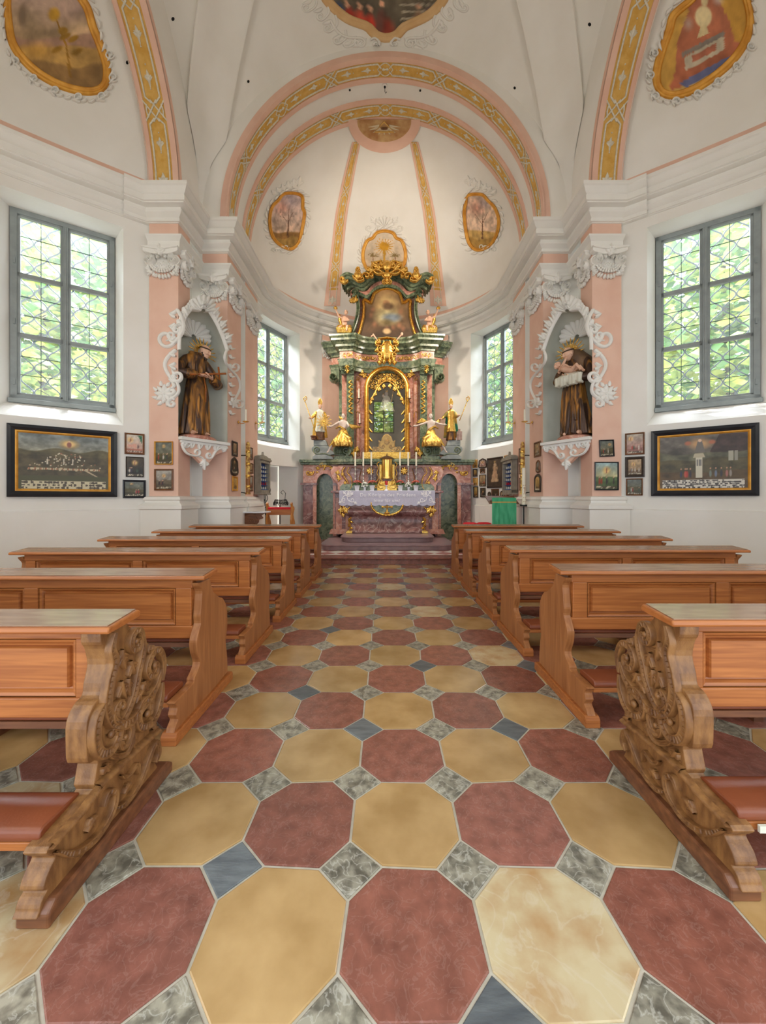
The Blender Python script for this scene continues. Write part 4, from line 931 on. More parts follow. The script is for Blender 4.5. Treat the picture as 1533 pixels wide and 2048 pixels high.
def brd3(s):
    def g(m, Q, c):
        brd2(m, Q, c)
        for k in range(6): acanthus(m, c[0]+s*(20-k*9), c[1]-52-3*(5-k), -1.57+s*(.2-.2*k), 22-k*2, 7, .03, apse_map, 3)
        for k in range(4): m.stroke(spi(c[0]-s*(4+k*8), c[1]+54+2*k, 6, k, 1.4, 1), 2.4, .03, apse_map, taper=1)
    return g
AL = [(571,387),(603,391),(606,416),(609.5,427),(605,457),(598,485),(582,498),(561.5,490),(545.6,472),(540,443.5),(544,416),(557,401)]
AR = [(963,389),(936,391),(932,407),(929,422),(931,453),(938,485),(954,500),(977,493),(993,471),(998,441),(990,416),(976,401)]
fresco('gold-framed apse fresco of a pink tree, left of the high altar', AL, apse_map, p_tree(3, (190,170,170), (150,110,60)), 7, border=brd3(1), rings=24)
fresco('gold-framed apse fresco of a bare tree and yellow house, right of the high altar', AR, apse_map, p_tree(11, (206,180,160), (196,160,96)), 7, border=brd3(-1), rings=24)
ASUN = [(769.6,462),(786,466),(793,476),(804,482),(811,502),(810,524),(800,545),(784,556),(769.6,559),(755,556),(739,545),(728,524),(727,502),(735,482),(746,476),(753.5,466)]
def brdc(m, Q, c):
    brd2(m, Q, c); shell(m, 769.6, 455, -1.57, 24, .04, apse_map, 7, 2.4)
    for s in (-1, 1): m.stroke(scurve(769+s*14, 450, 769+s*32, 462, .3, .3, s), 3, .03, apse_map, taper=1); acanthus(m, 769+s*18, 446, -1.57+s*.6, 16, 6, .03, apse_map, 2)
fresco('oval gold-framed fresco of a sun monstrance between two palm trees, above the altar', ASUN, apse_map, p_sun, 7, border=brdc, rings=30)
VL = [(648,-30),(653,-2),(690,34),(722,48),(737,54),(752,70),(773,76),(794,70),(808,55),(822,48),(858,30),(888,-2),(896,-40),(900,-120),(890,-220),(850,-330),(772,-380),(694,-330),(652,-220),(642,-120)]
def brdv(m, Q, c):
    for s in (-1, 1):
        for x, y, a, l in ((118,6,2.3,60),(100,30,1.9,60),(80,60,1.7,50),(60,72,1.4,40),(140,-10,1.6,60),(40,76,1.2,26)):
            P = scurve(771+s*x, y, 771+s*(x+l*math.cos(a)*.2+14), y+l*.55, .25, .25, s); m.stroke(P, 5, .03, fS, taper=1)
            leaf(m, 771+s*(x+8), y+10, 1.57-s*.8, 18, 8, .03, fS, .4)
        m.stroke(scurve(771+s*30, 80, 771+s*12, 84, .3, .4, s), 6, .05, fS, taper=1); m.stroke(scurve(771+s*110, 40, 771+s*50, 76, -.2, .15, s), 6, .04, fS, taper=1)
FV = fresco('large ceiling fresco of figures on steps in a buff moulded frame, crossing vault', VL, fS, p_vault, 20, fm_mat=mat('buff_frame', (222,186,136), (214,174,122), .7), border=brdv, rings=60, na=120)
# the eye of providence roundel
md = thing('eye_medallion', 'pink roundel with an eye in a golden triangle at the top of the apse', 'medallion', apse_map(769, 262))
ell = lambda cx, cy, rx, ry, n=48: [(cx+rx*math.cos(2*PI*i/n), cy+ry*math.sin(2*PI*i/n)) for i in range(n)]
clipy = lambda P, y: [(a, max(b, y)) for a, b in P]
def disc(m, P, h, c):
    n = len(P); m.add([apse_map(*c, h)]+[apse_map(c[0]+(p[0]-c[0])*r, c[1]+(p[1]-c[1])*r, h) for r in (.33,.66,1) for p in P]+[apse_map(*p, -.01) for p in P], [(0,1+i,1+(i+1)%n) for i in range(n)]+[(1+k*n+i,1+(k+1)*n+i,1+(k+1)*n+(i+1)%n,1+k*n+(i+1)%n) for k in range(3) for i in range(n)])
m = M(); disc(m, clipy(ell(769,243,72,63), 239), .03, (769,262)); m.build('pink_disc', PINK, md)
m = M(); disc(m, clipy(ell(769,243,54,41), 239), .04, (769,256)); m.build('brown_field', mat('brown_fresco', (170,120,72), (206,170,120), .8, scale=4), md)
m = M()
for k in range(9): a = k*PI/8; m.stroke([(769+10*math.cos(a), 252+8*math.sin(a)), (769+32*math.cos(a), 254+16*math.sin(a))], [6,1], .012, lambda x, y, h=0: apse_map(x, y, .04+h))
m.build('light_rays', mat('pale_rays', (216,200,170)), md)
m = M(); f5 = lambda x, y, h=0: apse_map(x, y, .052+h); m.stroke([(750,264),(769,244),(788,264)], 4, .012, f5, close=True); m.build('triangle', YELLOW, md)
m = M(); m.stroke([(763,257),(775,257)], 5, .01, f5); m.build('eye', BROWNF, md)
# small round ventilation holes in the vault
fA = pxmap(BV); hl = mat('dark_hole', (14,14,16), None, .9)
for px_, py_, r in ((346,38,4),(255,125,4),(497,163,3),(1030,176,3),(1180,49,4),(1277,135,4),(700,180,2.4),(841,181,2.4)):
    m = M(); m.prism(ell(px_, py_, r*.8, r, 14), fA, -.004, .003); tag(m.build('vent_hole', hl), 'small round black ventilation hole in the white vault', 'hole', 'ventilation holes in the vault')
h = thing('ceiling_hook', 'dark iron ring and hook hanging between the two golden chancel arches', 'hook', fA(770,171)); m = M(); m.prism(ell(770,171,5,6,16), fA, 0, .03); m.build('plate', STUCCO, h)
m = M(); p0 = fA(770,171,.03); m.ell(p0, (.025,.03,.025), 10, 6); m.tube([p0, p0+V(0,0,-.10), p0+V(.02,0,-.14), p0+V(.04,0,-.11)], .006, 6); m.build('hook_rod', IRON, h)
# ================================================================ pictures on the walls
hit = lambda px, py: BV.ray_cast(CAMO, ray(px, py).normalized())
BVX = bvh_of(ARCH)
def wallhit(px, py):
    loc, n, i, d = BVX.ray_cast(CAMO, ray(px, py).normalized()); return loc, n
def script(p, v0, v1, base, ink, rows, seed, a=.85):
    m = (p.v > v0) & (p.v < v1) & (p.u > .03) & (p.u < .97); p.mix(m*1.0, base)
    for r in range(rows):
        y = v0+(v1-v0)*(r+.5)/rows; nz = vnoise(p.u, p.u*0+r*.37, 50, seed+r); h = (v1-v0)/rows*.36
        p.mix(((abs(p.v-y) < h*(.5+vnoise(p.u, p.u*0, 60, seed+r+5))) & (nz > .42) & m)*a, ink)
def glow(p, x, y, r, fig=(150,96,84)):
    p.blob(x, y, r*1.25, r, (224,176,100), .8, .9).blob(x, y, r*.75, r*.62, (240,206,140), .5, .8).blob(x, y-.1*r, r*.28, r*.55, fig, .3).blob(x, y+.45*r, r*.14, r*.16, (220,180,150), .3)
def q_town(p):
    p.grad(.55, 1, (150,144,122), (118,126,126)).noise(5, .2, 3); p.hill(.72, .05, 3, (92,84,58), 4); p.hill(.62, .05, 5, (84,74,52), 5); p.noise(14, .35, 4)
    r = random.Random(5)
    for k in range(90):
        t = r.random(); x = .5+(r.random()-.5)*(.2+.85*t); y = .66-.32*t-.03*r.random(); w_ = r.uniform(.008,.02); c = r.choice([(196,180,150),(176,150,120),(206,196,170),(150,96,70)])
        p.poly([(x,y),(x+w_,y),(x+w_,y+.022),(x,y+.022)], c)
    for k in range(40): x = .1+.8*k/40; p.poly([(x,.35),(x+.016,.35),(x+.016,.385),(x,.385)], (200,184,150) if k % 3 else (170,120,90))
    for x in (.3,.58,.48): p.poly([(x-.008,.45),(x+.008,.45),(x+.008,.54),(x,.58),(x-.008,.54)], (210,200,180))
    p.poly([(.7,.36),(.9,.2),(.92,.2),(.73,.37)], (190,170,140)); p.hill(.26, .04, 8, (82,80,52), 4); glow(p, .54, .84, .11); script(p, .0, .145, (206,196,164), (60,50,40), 3, 7)
def q_chapel(p):
    p.grad(.3, 1, (88,80,66), (104,98,92)).noise(4, .3, 3); p.poly([(.55,.1),(1,.1),(1,1),(.7,1),(.6,.7)], (74,58,54)); p.hill(.7, .05, 4, (100,98,78), 3); p.hill(.55, .06, 7, (84,76,52), 4); p.hill(.32, .04, 9, (92,72,46), 3); p.noise(12, .35, 4)
    p.poly([(.43,.2),(.51,.2),(.51,.58),(.43,.58)], (206,200,180)); p.poly([(.40,.58),(.54,.58),(.52,.66),(.42,.66)], (186,176,150))
    for x in (.445,.465,.485): p.poly([(x,.42),(x+.012,.42),(x+.012,.54),(x,.54)], (70,70,80))
    p.poly([(.8,.5),(.85,.5),(.85,.68),(.8,.68)], (170,166,150)); p.poly([(.86,.5),(.9,.5),(.9,.68),(.86,.68)], (150,146,134)); p.blob(.48,.84,.18,.13,(206,160,110),.7,.9).poly([(.42,.68),(.54,.68),(.5,.92),(.46,.92)], (116,110,104)); p.blob(.48,.9,.025,.035,(226,190,160),.3)
    for x in (.34,.62): p.blob(x,.86,.05,.05,(190,110,80),.5,.8)
    for x, c in ((.26,(60,60,80)),(.33,(180,60,50)),(.31,(190,80,60)),(.37,(60,50,60)),(.6,(120,130,120)),(.66,(110,120,140)),(.72,(60,54,60)),(.78,(170,110,100)),(.82,(150,140,130))): p.blob(x,.27,.018,.08,c,.4).blob(x,.37,.01,.02,(200,150,120),.4)
    script(p, 0, .16, (214,208,196), (50,44,44), 5, 3)
def q_gen(kind, seed, glowpos=(.5,.75,.15)):
    pal = {'land': ((112,108,84),(104,110,104),(88,82,52)), 'dark': ((50,44,36),(84,70,50),(40,34,28)), 'pink': ((166,126,116),(176,166,150),(150,104,94)), 'blue': ((120,150,180),(96,140,190),(80,120,150)),
           'gold': ((180,140,70),(210,176,110),(120,84,40)), 'grey': ((130,124,116),(160,156,148),(110,100,84)), 'sky': ((206,190,130),(150,176,180),(100,122,84)), 'sepia': ((150,124,90),(176,150,116),(104,78,52))}[kind]
    def g(p):
        r = random.Random(seed); p.grad(.3, 1, pal[0], pal[1]).noise(4, .25, seed)
        if kind in ('land','sky','grey','blue'): p.hill(.5, .06, seed, pal[2], 3); p.hill(.3, .06, seed+3, tuple(c*.8 for c in pal[2]), 4)
        else: p.poly([(0,0),(1,0),(1,.3),(0,.24)], pal[2])
        if glowpos: glow(p, *glowpos)
        for k in range(4 if kind != 'gold' else 2):
            x = r.uniform(.15,.85); c = r.choice([(60,50,60),(170,60,50),(210,200,186),(60,80,60)]); p.blob(x,.3,.05,.14,c,.4); p.blob(x,.45,.03,.04,(214,170,140),.4)
        script(p, .0, .13, (206,196,170), (70,60,50), 2, seed); p.noise(12, .2, seed+4)
    return g
def q_madonna(p):
    p.grad(0, 1, (70,58,48), (90,78,66)).noise(5, .3, 4); p.poly([(.2,.14),(.8,.14),(.62,.6),(.6,.76),(.4,.76),(.38,.6)], (176,146,116)); p.blob(.5,.8,.09,.08,(196,166,136),.3); p.blob(.5,.9,.08,.05,(190,160,100),.5); p.blob(.66,.66,.07,.09,(170,140,110),.4)
    for k in range(14): a = .18+.05*k; p.mix((abs(p.v-a) < .008)*((p.u > .25)&(p.u < .75))*(vnoise(p.u,p.v,30,k) > .5)*.6, (206,180,140))
    p.blob(.5,.45,.12,.3,(196,150,120),.9,.5); p.noise(14, .25, 6)
def q_curtain(p):
    p.grad(0, 1, (196,150,130), (214,206,190)); p.poly([(0,0),(1,0),(1,.2),(0,.2)], (176,110,90)); p.poly([(.1,.3),(.6,.28),(.6,.5),(.1,.45)], (214,160,140)); glow(p, .25, .72, .2); p.poly([(.6,1),(1,1),(1,.5),(.9,.6),(.8,.85)], (36,110,70)); p.blob(.72,.35,.06,.14,(90,60,60),.4); script(p, 0, .12, (200,180,160), (90,70,60), 2, 2); p.noise(10, .15, 3)
def picture(label, c0, c1, painter, fmat=BROWNF, fw=.03, grp='votive pictures on the walls and piers', name='votive_picture', depth=.03, inner=None, res=22, shape='rect', tilt=0, off=.0, cat='picture', cfrac=None):
    """c0,c1: pixel corners (left,top) (right,bottom)"""
    x0, y0, = c0; x1, y1 = c1; cx, cy = (x0+x1)/2, (y0+y1)/2; C, n = wallhit(cx, cy)
    a, _ = wallhit(x0+.5, cy); b, _ = wallhit(x1-.5, cy)
    n = Vector((b.y-a.y, a.x-b.x, 0)); u = Vector((b.x-a.x, b.y-a.y, 0)); W = u.length
    if W < .05: W = .12
    n = n.normalized(); u.normalize()
    if n.dot(C-CAMO) > 0: n = -n
    H = (y1-y0)*C.y/F; mid = (a+b)/2; C = Vector((mid.x, mid.y, CZ+(PY-cy)*mid.y/F))
    C = C+n*(.012+off+max(0, (wallhit(cx,cy)[0]-C).dot(n)))
    ct, st_ = math.cos(tilt), math.sin(tilt)
    f = lambda p, q, h=0: C+u*(p*ct-q*st_)+Vector((0,0,p*st_+q*ct))+n*h
    t = thing(name, label, cat, C, grp); m = M()
    if shape == 'oval': O = [(W/2*math.cos(2*PI*i/28), H/2*math.sin(2*PI*i/28)) for i in range(28)]
    elif shape == 'arch': O = [(-W/2,-H/2),(W/2,-H/2)]+[(W/2*math.cos(PI*i/12), H/2-W*.3+W*.3*math.sin(PI*i/12)) for i in range(13)]
    elif shape == 'ogee': O = cat_rom([(-W/2,-H/2),(W/2,-H/2),(W*.5,0),(W*.46,H*.3),(W*.2,H*.42),(0,H*.5),(-W*.2,H*.42),(-W*.46,H*.3),(-W*.5,0)], 3, True)
    else: O = None
    if O is None:
        def ringf(e0, e1, h0, h1, hm, mt, nm):
            m = M(); rows = []
            for e, h in ((e0,0),(e0,h0),((e0+e1)/2,hm),(e1,h1),(e1,0)):
                w2, h2 = W/2-e, H/2-e; r = [f(-w2,-h2,h), f(w2,-h2,h), f(w2,h2,h), f(-w2,h2,h)]; rows.append(r+[r[0]])
            m.grid(rows); m.build(nm, mt, t)
        if inner: ringf(0, fw*.72, depth*.8, depth*.55, depth, fmat, 'frame'); ringf(fw*.72, fw, depth*.55, depth*.3, depth*.6, inner, 'gilt_slip')
        else: ringf(0, fw, depth*.8, depth*.35, depth, fmat, 'frame')
        k = max(6, int(res*W/max(W,H))); l = max(6, int(res*H/max(W,H))); m = M(); m.grid([[f(-W/2+fw+(W-2*fw)*i/k, -H/2+fw+(H-2*fw)*j/l, depth*.25) for i in range(k+1)] for j in range(l+1)])
        U = [i/k for j in range(l+1) for i in range(k+1)]; W_ = [j/l for j in range(l+1) for i in range(k+1)]
    else:
        m2 = M(); m2.stroke(O, fw*1.3, depth, f, close=True); m2.build('frame', fmat, t, smooth=True); N_ = len(O); R = 8; P2 = [(0,0)]+[(p[0]*r/R, p[1]*r/R) for r in range(1,R+1) for p in O]
        m.add([f(a_, b_, depth*.25) for a_, b_ in P2], [(0,1+i,1+(i+1)%N_) for i in range(N_)]+[(1+r*N_+i,1+(r+1)*N_+i,1+(r+1)*N_+(i+1)%N_,1+r*N_+(i+1)%N_) for r in range(R-1) for i in range(N_)])
        U = [a_/W+.5 for a_, b_ in P2]; W_ = [b_/H+.5 for a_, b_ in P2]
    p = Paint(U, W_, (120,100,80)); painter(p); m.build('canvas', PAINT, t, colors=p.out()); return t
picture('large black-framed painting of a town below a Madonna on the left wall', (14,856), (235,994), q_town, BLACKF, .13, None, 'large_painting', .06, GOLDF, 170, cat='painting')
picture('large dark-framed painting of a Madonna over a white chapel on the right wall', (1302.5,855), (1519,992), q_chapel, BLACKF, .13, None, 'large_painting', .06, GOLDF, 170, cat='painting')
G = lambda k, s, g=(.5,.75,.15): q_gen(k, s, g)
DKF = mat('dark_picture_frame', (44,34,28), (66,50,38), .5, scale=20)
PIC = [
 ('small picture with green curtain in a brown frame, right of the large left painting',(248.5,867),(289.6,909),q_curtain,BROWNF,.03,'rect'),
 ('unframed dark picture with a glowing Madonna, middle of the column beside the large left painting',(251,914),(288,954),G('dark',4,(.5,.72,.2)),DKF,.012,'rect'),
 ('landscape picture in a black frame, lowest beside the large left painting',(245,960),(292,996),G('land',5,(.35,.85,.1)),BLACKF,.035,'rect'),
 ('green landscape picture in a thin gold frame on the left outer pilaster',(310,883),(347.5,929.6),G('land',6,(.5,.82,.12)),GOLDF,.02,'rect'),
 ('grey picture in a brown frame, lower one on the left outer pilaster',(310,938),(348,981),G('grey',7,(.5,.72,.14)),BROWNF,.03,'rect'),
 ('narrow dark-framed picture, top one left of the gilded processional candle',(462.4,883),(473.7,912.6),G('sepia',8,None),DKF,.04,'rect'),
 ('dark ornate picture with curved top, middle one left of the gilded processional candle',(461.8,917),(474,947),G('dark',9),DKF,.05,'ogee'),
 ('small gold-framed picture, lowest left of the gilded processional candle',(462.8,953),(474,982),G('gold',10,None),GOLDF,.04,'rect'),
 ('small pale brown-framed picture, top one right of the left gilded candle',(495.4,894.6),(504.3,919.4),G('grey',11,None),BROWNF,.03,'rect'),
 ('small picture of figures, middle one right of the left gilded candle',(494,926),(505,946.5),G('sepia',12,None),BROWNF,.03,'rect'),
 ('small tall picture, lowest one right of the left gilded candle',(495.4,951),(504.6,982.4),G('grey',13,None),BROWNF,.03,'rect'),
 ('small landscape picture in a black frame hanging slightly tilted on the right outer pilaster',(1198,880),(1228,913.6),G('land',14,(.75,.75,.14)),BLACKF,.02,'rect'),
 ('thin black-framed picture of a crowd below the sky on the right outer pilaster',(1188.5,924),(1237,980.5),G('sky',15,(.5,.72,.2)),BLACKF,.02,'rect'),
 ('pinkish picture in a brown frame, top one left of the large right painting',(1250.6,866),(1290.7,909.7),G('pink',16,(.25,.78,.16)),BROWNF,.025,'rect'),
 ('picture in a carved black frame, middle one left of the large right painting',(1250.6,913.6),(1290.7,954.5),G('sepia',17,(.4,.7,.2)),DKF,.05,'rect'),
 ('brown landscape picture, lowest left of the large right painting',(1252.6,957),(1287,991),G('land',18,None),BROWNF,.02,'rect'),
 ('brown-framed picture of a standing saint, top one on the right pier beside the gilded candle',(1070.5,883.7),(1084,913.6),G('sepia',19),BROWNF,.04,'rect'),
 ('tiny round-topped picture, middle one on the right pier beside the gilded candle',(1074.8,921.5),(1082,942.7),G('grey',20,None),BROWNF,.03,'ogee'),
 ('gold-toned picture, lowest one on the right pier beside the gilded candle',(1071.6,950.6),(1083.4,982),G('gold',21),DKF,.05,'arch'),
 ('pale brown-framed picture above the paschal candle on the right chancel pilaster',(1040,895.5),(1050,924),G('grey',22,None),BROWNF,.03,'rect'),
 ('small green picture partly behind the paschal candle top',(1041,927),(1049.5,948),G('land',23,None),BROWNF,.025,'rect'),
 ('small red-framed picture partly behind the paschal candle, lowest there',(1041,955),(1049.5,981),G('pink',24,None),BROWNF,.025,'rect'),
 ('small greenish-gold picture, top of the first column beside the altar on the right wall',(947,919.5),(956.6,936),G('gold',25),GOLDF,.02,'rect'),
 ('small dark gold-framed picture, second in the first column beside the altar',(947,938),(956.6,953),G('gold',26,None),DKF,.03,'rect'),
 ('small gold picture, third in the first column beside the altar',(947.5,955.7),(957,971),G('gold',27,None),GOLDF,.02,'rect'),
 ('small tall gold picture, lowest in the first column beside the altar',(948,973),(958,995),G('gold',28),DKF,.025,'rect'),
 ('small crested dark picture with red figures, top of the second column beside the altar',(959.3,918),(973.7,934.5),G('pink',29,(.5,.6,.2)),DKF,.03,'ogee'),
 ('tiny three-part picture, second in the second column beside the altar',(961.5,937.4),(972,946.7),G('dark',30,None),BROWNF,.02,'rect'),
 ('sepia picture of a procession, third in the second column beside the altar',(960,949.4),(973.7,972.5),G('sepia',31,None),DKF,.015,'rect'),
 ('small dark picture, lowest in the second column beside the altar',(962,975.6),(973,994.5),G('dark',32,(.5,.6,.2)),DKF,.025,'rect'),
 ('medium dark painting of a crowned Madonna in a wide pale robe, right chancel wall',(975.4,915),(1007.7,975.6),q_madonna,DKF,.05,'rect'),
 ('small green picture, top one between the Madonna painting and the blue cabinet',(1010,911),(1018,927.6),G('land',33,None),GOLDF,.02,'rect'),
 ('tiny dark picture, second between the Madonna painting and the blue cabinet',(1010.5,930),(1016,942.6),G('dark',34,None),BROWNF,.015,'rect'),
 ('blue picture between the Madonna painting and the blue cabinet',(1010,945),(1016.4,960),G('blue',35,None),BROWNF,.012,'rect'),
 ('small grey mountain picture, fourth between the Madonna painting and the cabinet',(1010,960.5),(1016.4,975.6),G('grey',36,None),BROWNF,.012,'rect'),
 ('small dark red case with three figures below the Madonna painting',(984,978),(1000,996),G('dark',37,None),BROWNF,.03,'rect'),
 ('left one of two tiny oval pictures below the Madonna painting',(977,984),(983,994),G('dark',38,None),DKF,.02,'oval'),
 ('right one of two tiny oval pictures below the Madonna painting',(1002,983),(1008,994.5),G('sepia',39,None),DKF,.02,'oval'),
 ('small reddish picture lowest under the blue cabinet',(1010,980),(1019,994.5),G('pink',40,None),BROWNF,.02,'rect')]
for lb, a, b, q, fm_, fw, shp in PIC: picture(lb, a, b, q, fm_, fw, shape=shp, tilt=.04 if 'tilted' in lb else 0, depth=.025)

# ================================================================ small furniture
def cabinet(label, c0, c1, s):
    x0, y0 = c0; x1, y1 = c1; a, _ = wallhit(x0+.5, 911); b, _ = wallhit(x1-.5, 911)
    u = Vector((b.x-a.x, b.y-a.y, 0)); W = u.length; u.normalize(); n = Vector((u.y, -u.x, 0)); C = (a+b)/2
    if n.dot(C-CAMO) > 0: n = -n
    C.z = CZ+(PY-y1)*C.y/F; H = (y1-y0)*C.y/F; f = lambda p, q, h=0: C+u*p+Vector((0,0,q))+n*h
    t = thing('votive_cabinet', label, 'cabinet', C)
    B = lambda m, p0, q0, p1, q1, h0, h1: m.prism([(p0,q0),(p1,q0),(p1,q1),(p0,q1)], f, h0, h1)
    w2 = W/2; m = M(); h = H*.86
    B(m,-w2,0,-w2+.07,h,.03,.17); B(m,w2-.07,0,w2,h,.03,.17); B(m,-w2,0,w2,.09,.03,.17); B(m,-w2,h-.1,w2,h,.03,.17); B(m,-w2-.03,h-.03,w2+.03,h+.02,.03,.20); B(m,-w2-.01,h+.02,w2+.01,h+.06,.03,.18); m.prism([(-w2,h+.06),(w2,h+.06),(w2*.5,h+.10),(.04,h+.11),(-.04,h+.11),(-w2*.5,h+.10)], f, .03, .14); m.prism([(-.03,h+.11),(.03,h+.11),(.02,h+.15),(0,h+.2),(-.02,h+.15)], f, .07, .12); B(m,-w2-.02,-.03,w2+.02,.01,.03,.18)
    m.build('case', CABW, t, mods=[('bevel',.005)]); m = M(); B(m,-w2+.06,.08,w2-.06,h-.09,.03,.045); m.build('blue_back', BLUE, t)
    r = random.Random(4)
    for k in range(6):
        m = M(); y = .10+(h-.24)*k/6; B(m,-w2+.07,y,w2-.07,y+.012,.045,.12); sh = m.build('shelf', BLUE, t); m = M()
        for q in range(5):
            m = M(); p_ = -w2+.10+(W-.2)*q/4; m.prism([(p_-.012,y+.012),(p_+.012,y+.012),(p_+.009,y+.05),(p_,y+.08),(p_-.009,y+.05)], f, .06, .085); m.build('votive_figure', REDF if k == 1 else WAX, sh)
        pass
    return t
cabinet('grey wall cabinet with blue shelves of small white votive figures, left beside the sacristy door', (507,908), (529,987), -1)
cabinet('grey wall cabinet with blue shelves of small votive figures, right beside the Madonna painting', (1017,908), (1038.5,987), 1)
def bar3(m, p0, p1, r0, r1=None, n=8): m.tube([p0, p1], [r0, r1 or r0], n)
for s in (-1, 1):
    sd = 'left' if s < 0 else 'right'
    zb = 1.47; c = V(s*3.16, 8.86, zb); t = thing('processional_candle', 'tall gilded painted processional candle standing against the %s chancel pier' % sd, 'candle', c)
    m = M(); H = 1.22; m.lathe([(.0,0),(.06,0),(.06,.03),(.045,.05),(.045,H-.06),(.03,H-.02),(0,H)], c, 16); m.build('candle_body', mat('painted_candle_'+sd, (226,190,100), (150,96,40), .4, scale=9, stretch=(1,1,1.5), lo=.45, hi=.55), t, smooth='auto')
    for k in (.18,.42,.70,.98): m = M(); m.lathe([(.046,k-.03),(.052,k-.02),(.052,k+.02),(.046,k+.03)], c, 16); m.build('gilt_ring', GOLD, t, smooth=True)
    m = M(); m.tube([c+V(s*.16,0,.05), c+V(0,0,.02)], .012, 6); m.tube([c+V(s*.16,0,.9), c+V(s*.04,0,.9)], .01, 6); m.build('wall_holder', IRON, t)
    for (x, y, z, tg) in ((3.26, 8.55, 3.07, 'inner pier'),(3.26, 9.70, 3.28, 'chancel pilaster')):
        p = V(s*x, y, z); t = thing('wall_sconce', 'single candle on a thin brass wall arm on the %s %s' % (sd, tg), 'sconce', p)
        m = M(); m.tube([p, p+V(-s*.05,0,-.03), p+V(-s*.13,-.01,-.02), p+V(-s*.17,-.02,.0)], .008, 6); m.lathe([(0,0),(.05,.0),(.075,.012),(.07,.016),(.012,.01),(.014,.03)], p+V(-s*.17,-.02,0), 14); m.ell(p, (.012,.035,.035), 8, 6); m.build('arm', BRASS, t, smooth=True)
        m = M(); m.lathe([(0,.012),(.021,.012),(.020,.27),(0,.275)], p+V(-s*.17,-.02,.01), 12); m.build('candle', WAX, t, smooth='auto')
# paschal candle
p = at(1048.2, 1012, 8.6); b = V(p.x, p.y, .15); t = thing('paschal_candle_stand', 'tall white paschal candle on a thin black iron stand, right of the chancel step', 'candle stand', b)
m = M(); m.lathe([(0,0),(.15,0),(.15,.015),(.02,.03),(.012,.06),(.012,p.z-.15),(.03,p.z-.14),(.08,p.z-.155),(.082,p.z-.12),(0,p.z-.12)], b, 16); m.build('stand', IRON, t, smooth='auto')
m = M(); H = .85; q = V(p.x, p.y, p.z+.0); m.lathe([(0,-.0),(.04,0),(.04,H-.01),(.03,H),(0,H)], q, 20); cd = m.build('candle', WAX, t, smooth='auto')
m = M()
fcx = lambda a, z, h=0: q+V((.041+h)*math.sin(a), -(.041+h)*math.cos(a), z)
for z in (.10,.19,.27,.40,.46): m.stroke([(-.5,z),(.5,z)], .03, .003, fcx)
m.stroke([(0,.28),(0,.42)], .25, .003, fcx); m.stroke([(-.8,.36),(.8,.36)], .02, .003, fcx); m.build('painted_cross', mat('candle_ornament', (150,70,40), (190,140,60), .5, scale=40), cd)
# lectern with green cloth
t = thing('lectern', 'lectern hung with a green cloth with gold stripe, right side of the chancel', 'lectern', V(2.72, 8.85, .15))
f = lambda a, b, h=0: V(2.45+a, 8.75-h, b)
m = M(); m.box((2.62,8.80,.15),(2.80,8.98,1.30)); m.box((2.50,8.75,.15),(2.95,9.05,.19)); m.build('column', WOODX, t)
m = M(); m.add([V(2.36,8.72,1.27), V(3.03,8.72,1.27), V(3.03,9.1,1.44), V(2.36,9.1,1.44), V(2.36,8.72,1.25), V(3.03,8.72,1.25), V(3.03,9.1,1.42), V(2.36,9.1,1.42)], [(0,1,2,3),(7,6,5,4),(0,4,5,1),(1,5,6,2),(2,6,7,3),(3,7,4,0)]); m.build('desk', WOODR, t)
m = M(); n = 30; rows = []
for j in range(9):
    z = 1.385-.70*j/8; rows.append([V(2.415+.55*i/n, 8.70-.012*math.sin(i*1.1)*(j/8)-.004*math.sin(i*2.7+j), z) for i in range(n+1)])
rows.insert(0, [V(2.415+.55*i/n, 8.9, 1.40) for i in range(n+1)]); m.grid(rows); cl = m.build('green_cloth', GREENC, t, smooth=True, mods=None)
m = M(); m.grid([[V(2.415+.55*i/n, 8.695-.002*math.sin(i*1.1), z) for i in range(n+1)] for z in (1.285,1.305)]); m.build('gold_stripe', YELLOW, cl)
# red stools
for k, (px_, w_) in enumerate(((941,.36),(969,.36))):
    c = at(px_, 1045, 9.9); b = V(c.x, c.y, .15); t = thing('stool', 'stool with a red cushion %s, right of the altar steps' % ('nearer the altar' if k == 0 else 'nearer the green lectern'), 'stool', b, 'red cushioned stools')
    m = M(); m.box((b.x-w_/2,b.y-.18,.60),(b.x+w_/2,b.y+.18,.66)); m.build('seat_frame', WOODR, t, mods=[('bevel',.006)])
    for sx in (-1,1):
        for sy in (-1,1): m = M(); m.lathe([(.0,.15),(.02,.15),(.026,.3),(.018,.45),(.026,.60),(0,.60)], V(b.x+sx*(w_/2-.03), b.y+sy*.15, 0), 10); m.build('leg', WOODR, t, smooth='auto')
    m = M(); rows = []; N = 10
    for j in range(N+1):
        rows.append([V(b.x+(i/N-.5)*w_*1.02, b.y+(j/N-.5)*.38, .665+.10*(max(0,(1-abs(2*i/N-1)**4)*(1-abs(2*j/N-1)**4)))**.35) for i in range(N+1)])
    m.grid(rows); m.grid([[V(v.x,v.y,.662) for v in r] for r in rows]); m.build('cushion', REDF, t, smooth=True)
